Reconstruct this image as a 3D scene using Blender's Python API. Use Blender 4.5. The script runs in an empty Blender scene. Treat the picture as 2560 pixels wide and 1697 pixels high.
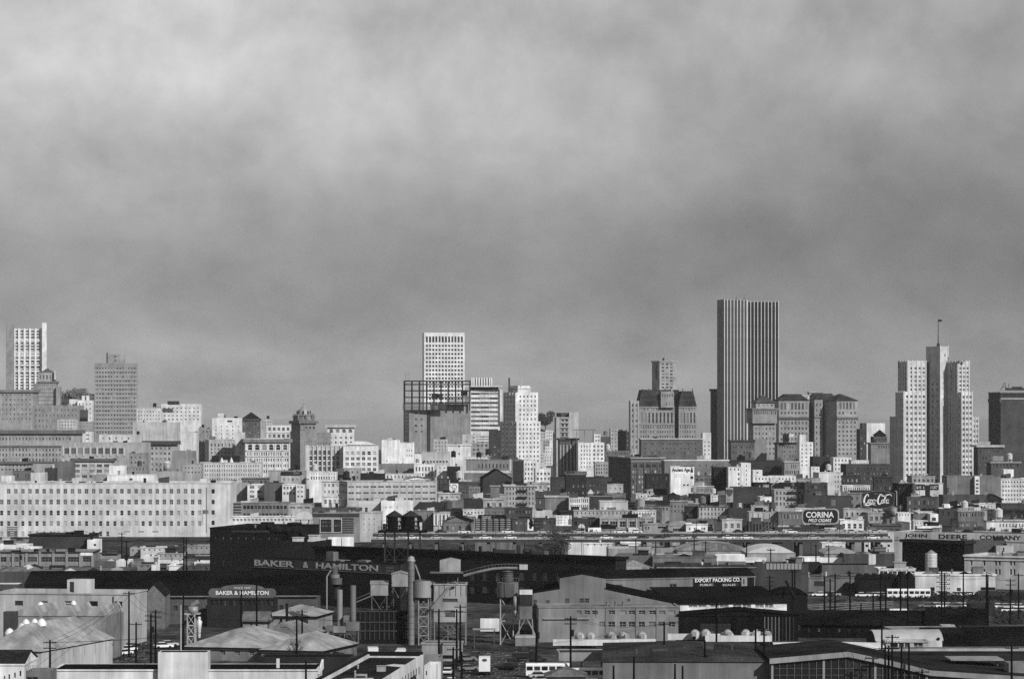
import bpy, math, random
from mathutils import Matrix, Vector
R = math.radians
rnd = random.Random(7)

# ---------------------------------------------------------------- camera, sky, sun, exposure
# Layout is read off the photograph (2560 x 1697): focal length F in its pixels, level horizon HZ, camera H metres up.
F, CX, HZ, H, K = 7680.0, 1280.0, 1040.0, 55.0, 3.697
scene = bpy.context.scene
col = scene.collection
cd = bpy.data.cameras.new('camera'); cam = bpy.data.objects.new('camera', cd); col.objects.link(cam)
cam.location = (0, 0, H); cam.rotation_euler = (R(90), 0, 0)
cd.sensor_width = 36.0; cd.lens = 36.0 * F / 2560.0
cd.shift_y = (HZ - 848.5) / 2560.0
cd.clip_start = 5.0; cd.clip_end = 60000.0
scene.camera = cam

SUN_AZ, SUN_EL = 38.0, 31.0           # degrees to the right of straight behind the camera / above the horizon
world = bpy.data.worlds.new('World'); scene.world = world; world.use_nodes = True
nt = world.node_tree; nt.nodes.clear()
def N(t, **kw):
    n = nt.nodes.new(t)
    for k_, v_ in kw.items(): setattr(n, k_, v_)
    return n
def math_(op, a, b=None, c=None):
    n = N('ShaderNodeMath', operation=op)
    for i, v in enumerate((a, b, c)):
        if v is None: continue
        if isinstance(v, (int, float)): n.inputs[i].default_value = v
        else: nt.links.new(v, n.inputs[i])
    return n.outputs[0]
def maprange(v, a, b, c, d, smooth=False):
    n = N('ShaderNodeMapRange')
    if smooth: n.interpolation_type = 'SMOOTHSTEP'
    nt.links.new(v, n.inputs[0])
    for i, x in enumerate((a, b, c, d)): n.inputs[i + 1].default_value = x
    return n.outputs[0]
tc = N('ShaderNodeTexCoord'); sx = N('ShaderNodeSeparateXYZ'); nt.links.new(tc.outputs['Generated'], sx.inputs[0])
# soft stratus: stretched sideways, flatter towards the horizon
elv = math_('POWER', math_('MAXIMUM', sx.outputs[2], 0.0), 0.75)
cv = N('ShaderNodeCombineXYZ'); nt.links.new(math_('MULTIPLY', sx.outputs[0], 9.0), cv.inputs[0]); nt.links.new(math_('MULTIPLY', elv, 14.0), cv.inputs[1])
nt.links.new(math_('MULTIPLY', sx.outputs[1], 9.0), cv.inputs[2])
def cloud_noise(scale, detail, rough, off, dist=0.0, st=(1, 1, 1)):
    m = N('ShaderNodeMapping'); m.inputs['Location'].default_value = off; m.inputs['Scale'].default_value = st
    nt.links.new(cv.outputs[0], m.inputs[0])
    n = N('ShaderNodeTexNoise'); n.inputs['Scale'].default_value = scale; n.inputs['Detail'].default_value = detail
    n.inputs['Roughness'].default_value = rough; n.inputs['Distortion'].default_value = dist
    nt.links.new(m.outputs[0], n.inputs['Vector']); return n.outputs[0]
CLOUD_OFF = (0.0, 6.3, 1.9)
n1 = cloud_noise(1.5, 7.0, 0.58, (CLOUD_OFF[0], CLOUD_OFF[1], CLOUD_OFF[2]), 0.15, (2.2, 1.1, 2.2))
n2 = cloud_noise(0.62, 3.0, 0.5, (CLOUD_OFF[0] + 3.0, CLOUD_OFF[1] + 5.0, CLOUD_OFF[2] + 1.0), 0.0)
zw = math_('ADD', sx.outputs[2], math_('MULTIPLY', math_('SUBTRACT', n2, 0.5), 0.11))      # ragged underside of the deck
deck = math_('ADD', maprange(zw, 0.0, 0.05, 2.0, 1.18, True), maprange(zw, 0.05, 0.14, 0.0, 1.75, True))
nn = math_('ADD', math_('MULTIPLY', n1, 0.6), math_('MULTIPLY', n2, 0.4))
cl = math_('MULTIPLY', deck, maprange(nn, 0.3, 0.7, 0.56, 1.44))    # grey of the cloud deck
trend = maprange(sx.outputs[0], -0.22, 0.22, 1.5, 0.74)            # thinner cloud over the west
cloud = math_('MULTIPLY', cl, trend)
sky = N('ShaderNodeTexSky'); sky.sky_type = 'NISHITA'; sky.sun_disc = False
sky.sun_elevation = R(SUN_EL); sky.sun_rotation = R(180.0 - SUN_AZ)
bw = N('ShaderNodeRGBToBW'); nt.links.new(sky.outputs[0], bw.inputs[0])
fin = N('ShaderNodeMix'); fin.inputs[0].default_value = 0.88
nt.links.new(bw.outputs[0], fin.inputs[2]); nt.links.new(cloud, fin.inputs[3])
bg = N('ShaderNodeBackground'); bg.inputs['Strength'].default_value = 0.1
nt.links.new(fin.outputs[0], bg.inputs['Color'])
wo = N('ShaderNodeOutputWorld'); nt.links.new(bg.outputs[0], wo.inputs['Surface'])

sl = bpy.data.lights.new('sun', 'SUN'); sl.energy = 5.0; sl.angle = R(0.5); sl.color = (1, 1, 1)
sun = bpy.data.objects.new('sun', sl); col.objects.link(sun)
sdir = Vector((math.sin(R(SUN_AZ)) * math.cos(R(SUN_EL)), -math.cos(R(SUN_AZ)) * math.cos(R(SUN_EL)), math.sin(R(SUN_EL))))
sun.rotation_euler = sdir.to_track_quat('Z', 'Y').to_euler()
sun.location = (300, -300, 600)

scene.view_settings.view_transform = 'Standard'; scene.view_settings.look = 'None'
scene.view_settings.exposure = 0.4; scene.view_settings.gamma = 1.0; scene.view_settings.use_curve_mapping = False
scene.cycles.use_denoising = False
scene.cycles.max_bounces = 4; scene.cycles.diffuse_bounces = 2; scene.cycles.glossy_bounces = 2
scene.cycles.volume_bounces = 0

# ---------------------------------------------------------------- materials (black-and-white place: greys only)
def lin(s): return s / 12.92 if s <= 0.04045 else ((s + 0.055) / 1.055) ** 2.4
LIT = 1.65
_mats = {}
def mat(g, kind='stucco'):
    """g = grey it shows as when squarely sunlit; the base colour follows from it."""
    g = round(g * 50) / 50
    key = (g, kind)
    if key in _mats: return _mats[key]
    a = min(0.85, max(0.005, lin(g) / LIT))
    m = bpy.data.materials.new('%s_%02d' % (kind, int(g * 100))); m.use_nodes = True
    t = m.node_tree; t.nodes.clear()
    out = t.nodes.new('ShaderNodeOutputMaterial'); b = t.nodes.new('ShaderNodeBsdfPrincipled')
    t.links.new(b.outputs[0], out.inputs[0])
    b.inputs['Roughness'].default_value = 0.85; b.inputs['Specular IOR Level'].default_value = 0.08
    tcn = t.nodes.new('ShaderNodeTexCoord')
    def noise(sc, det, stretch=(1, 1, 1), rough=0.6):
        mp = t.nodes.new('ShaderNodeMapping'); mp.inputs['Scale'].default_value = stretch
        t.links.new(tcn.outputs['Object'], mp.inputs[0])
        n = t.nodes.new('ShaderNodeTexNoise'); n.inputs['Scale'].default_value = sc; n.inputs['Detail'].default_value = det
        n.inputs['Roughness'].default_value = rough
        t.links.new(mp.outputs[0], n.inputs['Vector']); return n.outputs[0]
    def mr(v, a0, b0, c0, d0):
        n = t.nodes.new('ShaderNodeMapRange'); t.links.new(v, n.inputs[0])
        for i, x in enumerate((a0, b0, c0, d0)): n.inputs[i + 1].default_value = x
        return n.outputs[0]
    def mul(v, w):
        n = t.nodes.new('ShaderNodeMath'); n.operation = 'MULTIPLY'; t.links.new(v, n.inputs[0])
        if isinstance(w, float): n.inputs[1].default_value = w
        else: t.links.new(w, n.inputs[1])
        return n.outputs[0]
    def bump(v, s, d):
        n = t.nodes.new('ShaderNodeBump'); n.inputs['Strength'].default_value = s; n.inputs['Distance'].default_value = d
        t.links.new(v, n.inputs['Height']); t.links.new(n.outputs[0], b.inputs['Normal'])
    if kind in ('tar', 'earth', 'brick', 'wood', 'leaf'): b.inputs['Specular IOR Level'].default_value = 0.0
    if kind == 'stucco':
        f = mul(mr(noise(0.12, 6), 0.3, 0.7, 0.70, 1.2), mr(noise(0.6, 5, (1, 1, 0.06)), 0.3, 0.7, 0.74, 1.18))
    elif kind == 'brick':
        f = mul(mr(noise(0.10, 6), 0.3, 0.7, 0.65, 1.3), mr(noise(1.6, 3), 0.3, 0.7, 0.75, 1.25))
    elif kind == 'corr':
        f = mul(mr(noise(0.3, 5, (1, 1, 0.12)), 0.3, 0.7, 0.60, 1.25), mr(noise(0.16, 6, (1, 1, 1), .7), 0.35, 0.65, 0.62, 1.15))
        w = t.nodes.new('ShaderNodeTexWave'); w.inputs['Scale'].default_value = 1.3; w.wave_profile = 'SIN'
        t.links.new(tcn.outputs['Object'], w.inputs['Vector']); bump(w.outputs['Fac'], 0.5, 0.06)
        b.inputs['Roughness'].default_value = 0.6
    elif kind == 'tar':
        f = mul(mr(noise(0.07, 6), 0.35, 0.65, 0.5, 1.6), mr(noise(0.9, 4), 0.3, 0.7, 0.7, 1.3))
        bt = t.nodes.new('ShaderNodeTexBrick'); bt.inputs['Scale'].default_value = .22; bt.inputs['Mortar Size'].default_value = .012; bt.inputs['Color1'].default_value = (1, 1, 1, 1); bt.inputs['Color2'].default_value = (.72, .72, .72, 1); bt.inputs['Mortar'].default_value = (1.5, 1.5, 1.5, 1)
        t.links.new(tcn.outputs['Object'], bt.inputs['Vector']); f = mul(f, bt.outputs['Color'])
        b.inputs['Roughness'].default_value = 0.95
    elif kind == 'earth':
        f = mul(mul(mr(noise(0.035, 7), 0.35, 0.65, 0.5, 1.7), mr(noise(0.22, 6, (1, 1, 1), .7), 0.38, 0.66, 0.45, 1.9)), mr(noise(1.3, 4), 0.3, 0.7, 0.6, 1.4))
        b.inputs['Roughness'].default_value = 1.0
    elif kind == 'metal':
        f = mr(noise(0.35, 5, (1, 1, 0.25)), 0.3, 0.7, 0.75, 1.15)
        b.inputs['Roughness'].default_value = 0.55; b.inputs['Metallic'].default_value = 0.25
    elif kind == 'wood':
        f = mr(noise(0.8, 4, (1, 1, 0.1)), 0.3, 0.7, 0.6, 1.3)
    elif kind == 'gloss':
        f = mr(noise(0.5, 2), 0.3, 0.7, 0.9, 1.06)
        b.inputs['Roughness'].default_value = 0.3; b.inputs['Specular IOR Level'].default_value = 0.5
    elif kind == 'leaf':
        f = mr(noise(0.6, 3), 0.3, 0.7, 0.55, 1.5)
    else:
        f = mr(noise(0.6, 4), 0.3, 0.7, 0.92, 1.06)
    cc = t.nodes.new('ShaderNodeCombineColor'); v = mul(f, a)
    for i in range(3): t.links.new(v, cc.inputs[i])
    t.links.new(cc.outputs[0], b.inputs['Base Color'])
    _mats[key] = m
    return m
def glass(kind):
    """window glass; d dark, b some panes with pale blinds, m mostly blinds / whitened panes"""
    key = ('glass', kind)
    if key in _mats: return _mats[key]
    m = bpy.data.materials.new('window_glass_' + kind); m.use_nodes = True
    t = m.node_tree; b = t.nodes['Principled BSDF']
    b.inputs['Roughness'].default_value = 0.25; b.inputs['Specular IOR Level'].default_value = 0.35
    oi = t.nodes.new('ShaderNodeObjectInfo'); n = t.nodes.new('ShaderNodeMapRange')
    t.links.new(oi.outputs['Random'], n.inputs[0])
    lo, hi, c0, c1 = {'d': (0.3, 1.0, 0.006, 0.045), 'b': (0.4, 1.0, 0.010, 0.16), 'm': (0.1, 0.9, 0.04, 0.26), 'g': (0.0, 1.0, 0.03, 0.10)}[kind]
    for i, x in enumerate((lo, hi, c0, c1)): n.inputs[i + 1].default_value = x
    cc = t.nodes.new('ShaderNodeCombineColor')
    for i in range(3): t.links.new(n.outputs[0], cc.inputs[i])
    t.links.new(cc.outputs[0], b.inputs['Base Color'])
    _mats[key] = m
    return m

# ---------------------------------------------------------------- mesh builder
class MB:
    def __init__(s): s.v = []; s.f = []; s.m = []
    def face(s, pts, m=0):
        i = len(s.v); s.v += [tuple(p) for p in pts]; s.f.append(tuple(range(i, i + len(pts)))); s.m.append(m)
    def box(s, x0, y0, z0, x1, y1, z1, m=0):
        i = len(s.v)
        s.v += [(x0, y0, z0), (x1, y0, z0), (x1, y1, z0), (x0, y1, z0), (x0, y0, z1), (x1, y0, z1), (x1, y1, z1), (x0, y1, z1)]
        for q in ((0, 1, 5, 4), (1, 2, 6, 5), (2, 3, 7, 6), (3, 0, 4, 7), (4, 5, 6, 7), (3, 2, 1, 0)):
            s.f.append(tuple(i + k for k in q)); s.m.append(m)
        return s
    def prism(s, poly, y0, y1, m=0, mtop=None):
        """polygon in x,z extruded along y"""
        n = len(poly); i = len(s.v)
        s.v += [(p[0], y0, p[1]) for p in poly] + [(p[0], y1, p[1]) for p in poly]
        s.f.append(tuple(range(i, i + n))); s.m.append(m)
        s.f.append(tuple(range(i + 2 * n - 1, i + n - 1, -1))); s.m.append(m)
        for k in range(n):
            k2 = (k + 1) % n
            s.f.append((i + k, i + n + k, i + n + k2, i + k2)); s.m.append(m)
        return s
    def prismx(s, poly, x0, x1, m=0):
        """polygon in y,z extruded along x"""
        n = len(poly); i = len(s.v)
        s.v += [(x0, p[0], p[1]) for p in poly] + [(x1, p[0], p[1]) for p in poly]
        s.f.append(tuple(range(i, i + n))); s.m.append(m)
        s.f.append(tuple(range(i + 2 * n - 1, i + n - 1, -1))); s.m.append(m)
        for k in range(n):
            k2 = (k + 1) % n
            s.f.append((i + k, i + n + k, i + n + k2, i + k2)); s.m.append(m)
        return s
    def cyl(s, cx, cy, z0, z1, r, n=16, r2=None, m=0, cap=True):
        if r2 is None: r2 = r
        i = len(s.v)
        for k in range(n):
            a = 2 * math.pi * k / n
            s.v.append((cx + r * math.cos(a), cy + r * math.sin(a), z0))
        for k in range(n):
            a = 2 * math.pi * k / n
            s.v.append((cx + r2 * math.cos(a), cy + r2 * math.sin(a), z1))
        for k in range(n):
            k2 = (k + 1) % n
            s.f.append((i + k, i + k2, i + n + k2, i + n + k)); s.m.append(m)
        if cap:
            s.f.append(tuple(range(i + n, i + 2 * n))); s.m.append(m)
            s.f.append(tuple(range(i + n - 1, i - 1, -1))); s.m.append(m)
        return s
    def rod(s, p, q, r, n=6, m=0, r2=None):
        p = Vector(p); q = Vector(q); d = (q - p)
        if d.length < 1e-6: return s
        d.normalize(); a = d.orthogonal().normalized(); b = d.cross(a); i = len(s.v)
        for P_, rr in ((p, r), (q, r if r2 is None else r2)):
            for k in range(n):
                t = 2 * math.pi * k / n
                s.v.append(tuple(P_ + a * (rr * math.cos(t)) + b * (rr * math.sin(t))))
        for k in range(n):
            k2 = (k + 1) % n
            s.f.append((i + k, i + k2, i + n + k2, i + n + k)); s.m.append(m)
        s.f.append(tuple(range(i + n, i + 2 * n))); s.m.append(m); s.f.append(tuple(range(i + n - 1, i - 1, -1))); s.m.append(m)
        return s
    def lathe(s, cx, cy, prof, n=20, m=0):
        i = len(s.v)
        for r, z in prof:
            for k in range(n):
                a = 2 * math.pi * k / n
                s.v.append((cx + r * math.cos(a), cy + r * math.sin(a), z))
        for j in range(len(prof) - 1):
            for k in range(n):
                k2 = (k + 1) % n
                s.f.append((i + j * n + k, i + j * n + k2, i + (j + 1) * n + k2, i + (j + 1) * n + k)); s.m.append(m)
        return s
    def mesh(s, name, mats, smooth=False):
        me = bpy.data.meshes.new(name); me.from_pydata(s.v, [], s.f)
        for m in mats: me.materials.append(m)
        if len(mats) > 1: me.polygons.foreach_set('material_index', s.m)
        if smooth: me.polygons.foreach_set('use_smooth', [True] * len(me.polygons))
        me.update(); return me
I4 = Matrix.Identity(4)
class Thing:
    """a top-level Empty at the thing's base; M is its placement"""
    def __init__(s, name, label, cat, M=I4, group=None, kind=None):
        s.o = bpy.data.objects.new(name, None); col.objects.link(s.o)
        s.o.empty_display_size = 1.0
        s.o['label'] = label; s.o['category'] = cat
        if group: s.o['group'] = group
        if kind: s.o['kind'] = kind
        s.M = M.copy(); s.o.matrix_world = M; s.Mi = M.inverted()
def part(par, name, me, M=None, label=None):
    """M is in world terms; par a Thing or an object"""
    o = bpy.data.objects.new(name, me); col.objects.link(o)
    if isinstance(par, Thing):
        o.parent = par.o
        o.matrix_local = par.Mi @ M if M is not None else I4
    else:
        o.parent = par
        if M is not None: o.matrix_local = M
    if label: o['label'] = label
    return o
def single(name, label, cat, me, M=I4, group=None, kind=None):
    o = bpy.data.objects.new(name, me); col.objects.link(o); o.matrix_world = M
    if label: o['label'] = label
    if cat: o['category'] = cat
    if group: o['group'] = group
    if kind: o['kind'] = kind
    return o

# ---------------------------------------------------------------- photograph to place
TX, TY = 0.0, 0.0
def tile(x, y):
    global TX, TY
    TX, TY = x, y
def X(p): return TX + p / K
def Y(p): return TY + p / K
def kx(x): return (x - CX) / F
def pos(p, D): return kx(X(p)) * D                    # metres across at distance D
def zat(p, D): return H - (Y(p) - HZ) / F * D          # height at distance D
def dist(p, h): return (H - h) * F / (Y(p) - HZ)       # distance at which height h shows at row p
def mp(p, D): return p * D / F / K                     # tile pixels to metres at distance D
def at(px_, py_, D): return Vector((pos(px_, D), D, zat(py_, D)))

# ---------------------------------------------------------------- windows
_wm = {}
def window_mesh(w, h, kind, gl, fg):
    w = max(0.2, round(w * 10) / 10); h = max(0.2, round(h * 10) / 10)
    key = (w, h, kind, gl, fg)
    if key in _wm: return _wm[key]
    b = MB(); x = w / 2; z = h / 2
    if kind == 'p':
        b.box(-x, 0, -z, x, 0.08, z, 0)
        b.box(-x, -0.05, -z, x, -0.001, -z + min(.12, h * .06), 1)
    else:
        b.box(-x, 0, -z, x, 0.08, z, 0)
        t = min(0.14, w * 0.08)
        b.box(-x, -.06, -z, -x + t, -.001, z, 1); b.box(x - t, -.06, -z, x, -.001, z, 1)
        b.box(-x + t, -.06, -z, x - t, -.001, -z + t, 1); b.box(-x + t, -.06, z - t, x - t, -.001, z, 1)
        if kind in ('n', 'a'):
            b.box(-x + t, -.05, -t * .5, x - t, -.002, t * .5, 1)
        if kind == 'm' or kind == 'r':
            nx = max(2, int(round(w / (1.1 if kind == 'm' else 1.6)))); nz = max(2, int(round(h / 1.1))) if kind == 'm' else 1
            for i in range(1, nx):
                xx = -x + w * i / nx; b.box(xx - t * .3, -.05, -z + t, xx + t * .3, -.002, z - t, 1)
            for i in range(1, nz):
                zz = -z + h * i / nz; b.box(-x + t, -.045, zz - t * .3, x - t, -.003, zz + t * .3, 1)
        if kind == 'a':
            rr = x; n = 8; zc = z - rr
            for sg in (-1, 1):
                pts = [(sg * x, -.3, z)]
                for k_ in range(n + 1):
                    a = math.pi / 2 * k_ / n
                    pts.append((sg * rr * math.cos(a), -.3, zc + rr * math.sin(a)))
                if sg > 0: pts = pts[::-1]
                b.face(pts, 2)
    me = b.mesh('window', [glass(gl), mat(fg, 'plain'), mat(fg, 'stucco')])
    _wm[key] = me
    return me

def facade(b, p0, d, L, z0, z1, wins, rec=0.35, m=0):
    """wall sheet with real openings; p0,d in plan, outward is to the right of d turned back"""
    inx, iny = -d[1], d[0]
    def P(x, z, o=0.0): return (p0[0] + d[0] * x + inx * o, p0[1] + d[1] * x + iny * o, z)
    wins = [w for w in wins if w[0] > 0.02 and w[1] < L - 0.02 and w[2] > z0 + 0.02 and w[3] < z1 - 0.02]
    xs = sorted(set([0.0, L] + [round(w[0], 3) for w in wins] + [round(w[1], 3) for w in wins]))
    zs = sorted(set([z0, z1] + [round(w[2], 3) for w in wins] + [round(w[3], 3) for w in wins]))
    xi = {v: i for i, v in enumerate(xs)}; zi = {v: i for i, v in enumerate(zs)}
    hole = set()
    for w in wins:
        for i in range(xi[round(w[0], 3)], xi[round(w[1], 3)]):
            for j in range(zi[round(w[2], 3)], zi[round(w[3], 3)]): hole.add((i, j))
    for j in range(len(zs) - 1):
        i = 0
        while i < len(xs) - 1:
            if (i, j) in hole: i += 1; continue
            k = i
            while k < len(xs) - 1 and (k, j) not in hole: k += 1
            b.face((P(xs[i], zs[j]), P(xs[k], zs[j]), P(xs[k], zs[j + 1]), P(xs[i], zs[j + 1])), m)
            i = k
    for w in wins:
        x0, x1, a, c = w[:4]
        b.face((P(x0, a), P(x0, a, rec), P(x0, c, rec), P(x0, c)), m); b.face((P(x1, a), P(x1, c), P(x1, c, rec), P(x1, a, rec)), m)
        b.face((P(x0, a), P(x1, a), P(x1, a, rec), P(x0, a, rec)), m); b.face((P(x0, c), P(x0, c, rec), P(x1, c, rec), P(x1, c)), m)
    return wins

def G(c, r, y0, y1, wf=.55, hf=.55, f0=0.03, f1=0.97, kind='n', gl=None):
    return ('g', c, r, y0, y1, wf, hf, f0, f1, kind, gl)
def E(x0, x1, y0, y1, kind='n', gl=None):
    return ('e', x0, x1, y0, y1, kind, gl)

def frame(xl, xr, D, yaw, xc, dep):
    th = R(yaw); c, s = math.cos(th), math.sin(th); xl, xr = X(xl), X(xr)
    xc = (xl if yaw >= 0 else xr) if xc is None else X(xc)
    cx = kx(xc) * D
    if yaw >= 0:
        a = (kx(xr) * D - cx) / (c - kx(xr) * s)
        b = (cx - kx(xl) * D) / (s + kx(xl) * c) if xc > xl + .01 and abs(s + kx(xl) * c) > 1e-4 else dep
        O = (cx, D)
    else:
        a = (cx - kx(xl) * D) / (c - kx(xl) * s)
        b = (cx - kx(xr) * D) / (s + kx(xr) * c) if xr > xc + .01 and abs(s + kx(xr) * c) > 1e-4 else dep
        O = (cx - a * c, D - a * s)
    if b <= 0 or b > 140: b = dep
    M = Matrix.Translation((O[0], O[1], 0)) @ Matrix.Rotation(th, 4, 'Z')
    return M, a, b

class Vol: pass
def volume(root, xl, xr, yt, D=None, h=None, yaw=0, xc=None, dep=16, g=.6, k='stucco', win=(), lwin=(), rec=.35, para=.9,
           gl='b', fg=None, roof=.22, corn=0, cornz=0, cg=None, zb=0.0, clutter=0, wall_name='wall', top=True, yb=None, MX=None):
    if MX is None:
        if D is None: D = dist(yt, h)
        M, a, b = frame(xl, xr, D, yaw, xc, dep)
    else:
        M = Matrix.Translation((MX[0], MX[1], 0)) @ Matrix.Rotation(R(MX[2]), 4, 'Z'); a, b = MX[3], MX[4]; yaw = MX[2]; D = MX[1]
    if root is not None and not isinstance(root, Thing):       # (name, label, cat[, group])
        root = Thing(root[0], root[1], root[2], Matrix.Translation((0, 0, zb)) @ M, *(root[3:]))
    z1 = zat(yt, D) if MX is None else MX[5]; z0 = zb if yb is None else zat(yb, D)
    if yb is None and z0 > z1 - 3: z0 = z1 - 14
    if not clutter and 900 < D < 2300 and top and Y(yt) > HZ + 20 and a > 7 and b > 7 and para > .25: clutter = min(10, 3 + int(a * b / 150))
    if not corn and D < 2400 and win and a > 6: corn = .3
    if fg is None: fg = min(.9, g + .05)
    v = Vol(); v.root, v.M, v.a, v.b, v.z0, v.z1, v.D, v.g, v.k = root, M, a, b, z0, z1, D, g, k
    def local_x(px_):
        kk = kx(X(px_)); th = R(yaw); c, s = math.cos(th), math.sin(th); O = M.translation
        return (kk * O.y - O.x) / (c - kk * s)
    def expand(specs, L, front):
        out = []
        for q in specs:
            if q[0] == 'g':
                _, c_, r_, y0, y1, wf, hf, f0, f1, kind, g_ = q
                zt, zb_ = zat(y0, D), zat(y1, D); ph = (zt - zb_) / r_; pw = L * (f1 - f0) / c_
                for j in range(r_):
                    for i in range(c_):
                        cxx = L * f0 + pw * (i + .5); cz = zt - ph * (j + .5)
                        q_ = rnd.random(); gg = g_ or gl
                        if kind in 'nam' and q_ < .24: gg = 'm' if q_ < .09 else 'd' if gg != 'd' else 'g'
                        out.append((cxx - pw * wf / 2, cxx + pw * wf / 2, cz - ph * hf / 2, cz + ph * hf / 2, kind, gg))
            else:
                _, x0, x1, y0, y1, kind, g_ = q
                xa, xb = local_x(x0), local_x(x1); Dl = M.translation.y + (xa + xb) / 2 * math.sin(R(yaw))
                out.append((xa, xb, zat(y1, Dl), zat(y0, Dl), kind, g_ or gl))
        return out
    wb = MB(); side_right = yaw < 0 or (yaw == 0 and kx(X(xr)) < 0)
    jobs = [((0, 0), (1, 0), a, expand(win, a, True), 0.0)]
    fl = expand(lwin, b, False)
    jobs.append(((a, 0), (0, 1), b, fl if side_right else [], 90.0))
    jobs.append(((0, b), (0, -1), b, [] if side_right else fl, -90.0))
    jobs.append(((a, b), (-1, 0), a, [], 180.0))
    placed = []
    for p0, d, L, ws, ang in jobs:
        ok = facade(wb, p0, d, L, z0, z1, ws, rec)
        for w in ok: placed.append((p0, d, ang, w))
    t = min(.35, a * .1, b * .1)
    if top:
        zr = z1 - para
        for q in (((0, 0), (a, 0), (a - t, t), (t, t)), ((a, 0), (a, b), (a - t, b - t), (a - t, t)), ((a, b), (0, b), (t, b - t), (a - t, b - t)), ((0, b), (0, 0), (t, t), (t, b - t))):
            wb.face([(p[0], p[1], z1) for p in q])
            wb.face([(q[3][0], q[3][1], z1), (q[2][0], q[2][1], z1), (q[2][0], q[2][1], zr), (q[3][0], q[3][1], zr)])
    v.wall = part(root, wall_name, wb.mesh('wall', [mat(g, k)]), M)
    if top:
        rb = MB(); rb.face([(t, t, zr), (a - t, t, zr), (a - t, b - t, zr), (t, b - t, zr)])
        v.roof = part(root, 'roof', rb.mesh('roof', [mat(roof, 'tar')]), M)
        v.zr = zr
    if corn:
        cb = MB(); o = corn * .7; zc0 = z1 - corn - cornz; zc1 = z1 - cornz + .02
        cb.box(-o, -o, zc0, a + o, -.003, zc1); cb.box(-o, -.003, zc0, -.003, b + o, zc1); cb.box(a + .003, -.003, zc0, a + o, b + o, zc1)
        part(root, 'cornice', cb.mesh('cornice', [mat(cg if cg is not None else g, k)]), M)
    n = 0; rest = None
    for p0, d, ang, w in placed:
        cx_, cz = (w[0] + w[1]) / 2, (w[2] + w[3]) / 2
        o = rec - .09
        loc = Vector((p0[0] + d[0] * cx_ - d[1] * o, p0[1] + d[1] * cx_ + d[0] * o, cz))
        me = window_mesh(w[1] - w[0], w[3] - w[2], w[4], w[5], fg)
        Mw = M @ Matrix.Translation(loc) @ Matrix.Rotation(R(ang), 4, 'Z')
        n += 1
        if n <= 300: part(root, 'window', me, Mw)
        else:
            if rest is None: rest = MB()
            i = len(rest.v); T_ = M.inverted() @ Mw
            rest.v += [tuple(T_ @ vv.co) for vv in me.vertices]
            for pl in me.polygons: rest.f.append(tuple(i + q for q in pl.vertices)); rest.m.append(0)
    if rest is not None:
        o = part(root, 'window_grid', rest.mesh('window_grid', [glass(gl)]), M); o['kind'] = 'stuff'
    if clutter and top: roof_clutter(v, clutter) if D > 1310 else roof_clutter(v, clutter, ('vent', 'hatch', 'skylight', 'duct', 'pipe_run'))
    return v
_cl = {}
def clutter_mesh(kind, g):
    key = (kind, g)
    if key in _cl: return _cl[key]
    b = MB()
    if kind == 'vent':
        b.cyl(0, 0, 0, 1.1, .3, 10); b.cyl(0, 0, 1.1, 1.5, .5, 10, .15)
    elif kind == 'hatch':
        b.box(-1.5, -1.2, 0, 1.5, 1.2, 1.9); b.box(-1.7, -1.4, 1.9, 1.7, 1.4, 2.05)
    elif kind == 'skylight':
        b.prism([(-2, 0), (2, 0), (2, .35), (0, 1.2), (-2, .35)], -1.4, 1.4)
    elif kind == 'stair_house':
        b.prism([(-2, 0), (2, 0), (2, 3.0), (-2, 2.4)], -1.6, 1.6)
    elif kind == 'roof_tank':
        for s in (-1, 1):
            for q in (-1, 1): b.box(s - .1, q - .1, 0, s + .1, q + .1, 2.0)
        b.cyl(0, 0, 2.0, 4.6, 1.6, 14); b.cyl(0, 0, 4.6, 5.6, 1.75, 14, .05)
    elif kind == 'chimney':
        b.box(-.5, -.5, 0, .5, .5, 2.2); b.box(-.62, -.62, 2.2, .62, .62, 2.5)
    elif kind == 'duct':
        b.box(-2.2, -.4, .5, 2.2, .4, 1.2); b.box(-2.2, -.4, 0, -1.6, .4, .5); b.box(1.6, -.4, 0, 2.2, .4, .5)
    elif kind == 'antenna':
        b.rod((0, 0, 0), (0, 0, 4.5), .07, 5)
        for z in (2.8, 3.4, 4.0): b.rod((-.9, 0, z), (.9, 0, z), .045, 4)
    elif kind == 'pipe_run':
        b.rod((-3, 0, .4), (3, 0, .4), .16, 6); b.rod((3, 0, .4), (3, 0, 1.8), .16, 6); b.rod((-3, 0, 0), (-3, 0, .4), .16, 6)
    _cl[key] = b.mesh(kind, [mat(g, 'stucco')])
    return _cl[key]
def roof_clutter(v, n, kinds=('vent', 'hatch', 'skylight', 'stair_house', 'chimney', 'duct', 'vent', 'antenna', 'pipe_run', 'chimney', 'roof_tank')):
    for i in range(n):
        kd = rnd.choice(kinds); g = rnd.choice((.1, .16, .3, .45, .6, .78))
        if kd == 'roof_tank' and rnd.random() < .6: kd = 'vent'
        if v.a < 7 or v.b < 7: kd = rnd.choice(('vent', 'chimney'))
        x = v.a * rnd.uniform(.12, .88); y = v.b * rnd.uniform(.15, .8)
        part(v.root, kd, clutter_mesh(kd, g), v.M @ Matrix.Translation((x, y, v.zr)) @ Matrix.Scale(rnd.uniform(.8, 1.3), 4))
def bld(label, xl, xr, yt, name='building', cat='building', **kw):
    grp = kw.pop('group', None)
    return volume((name, label, cat, grp) if False else (name, label, cat), xl, xr, yt, **kw)
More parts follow.
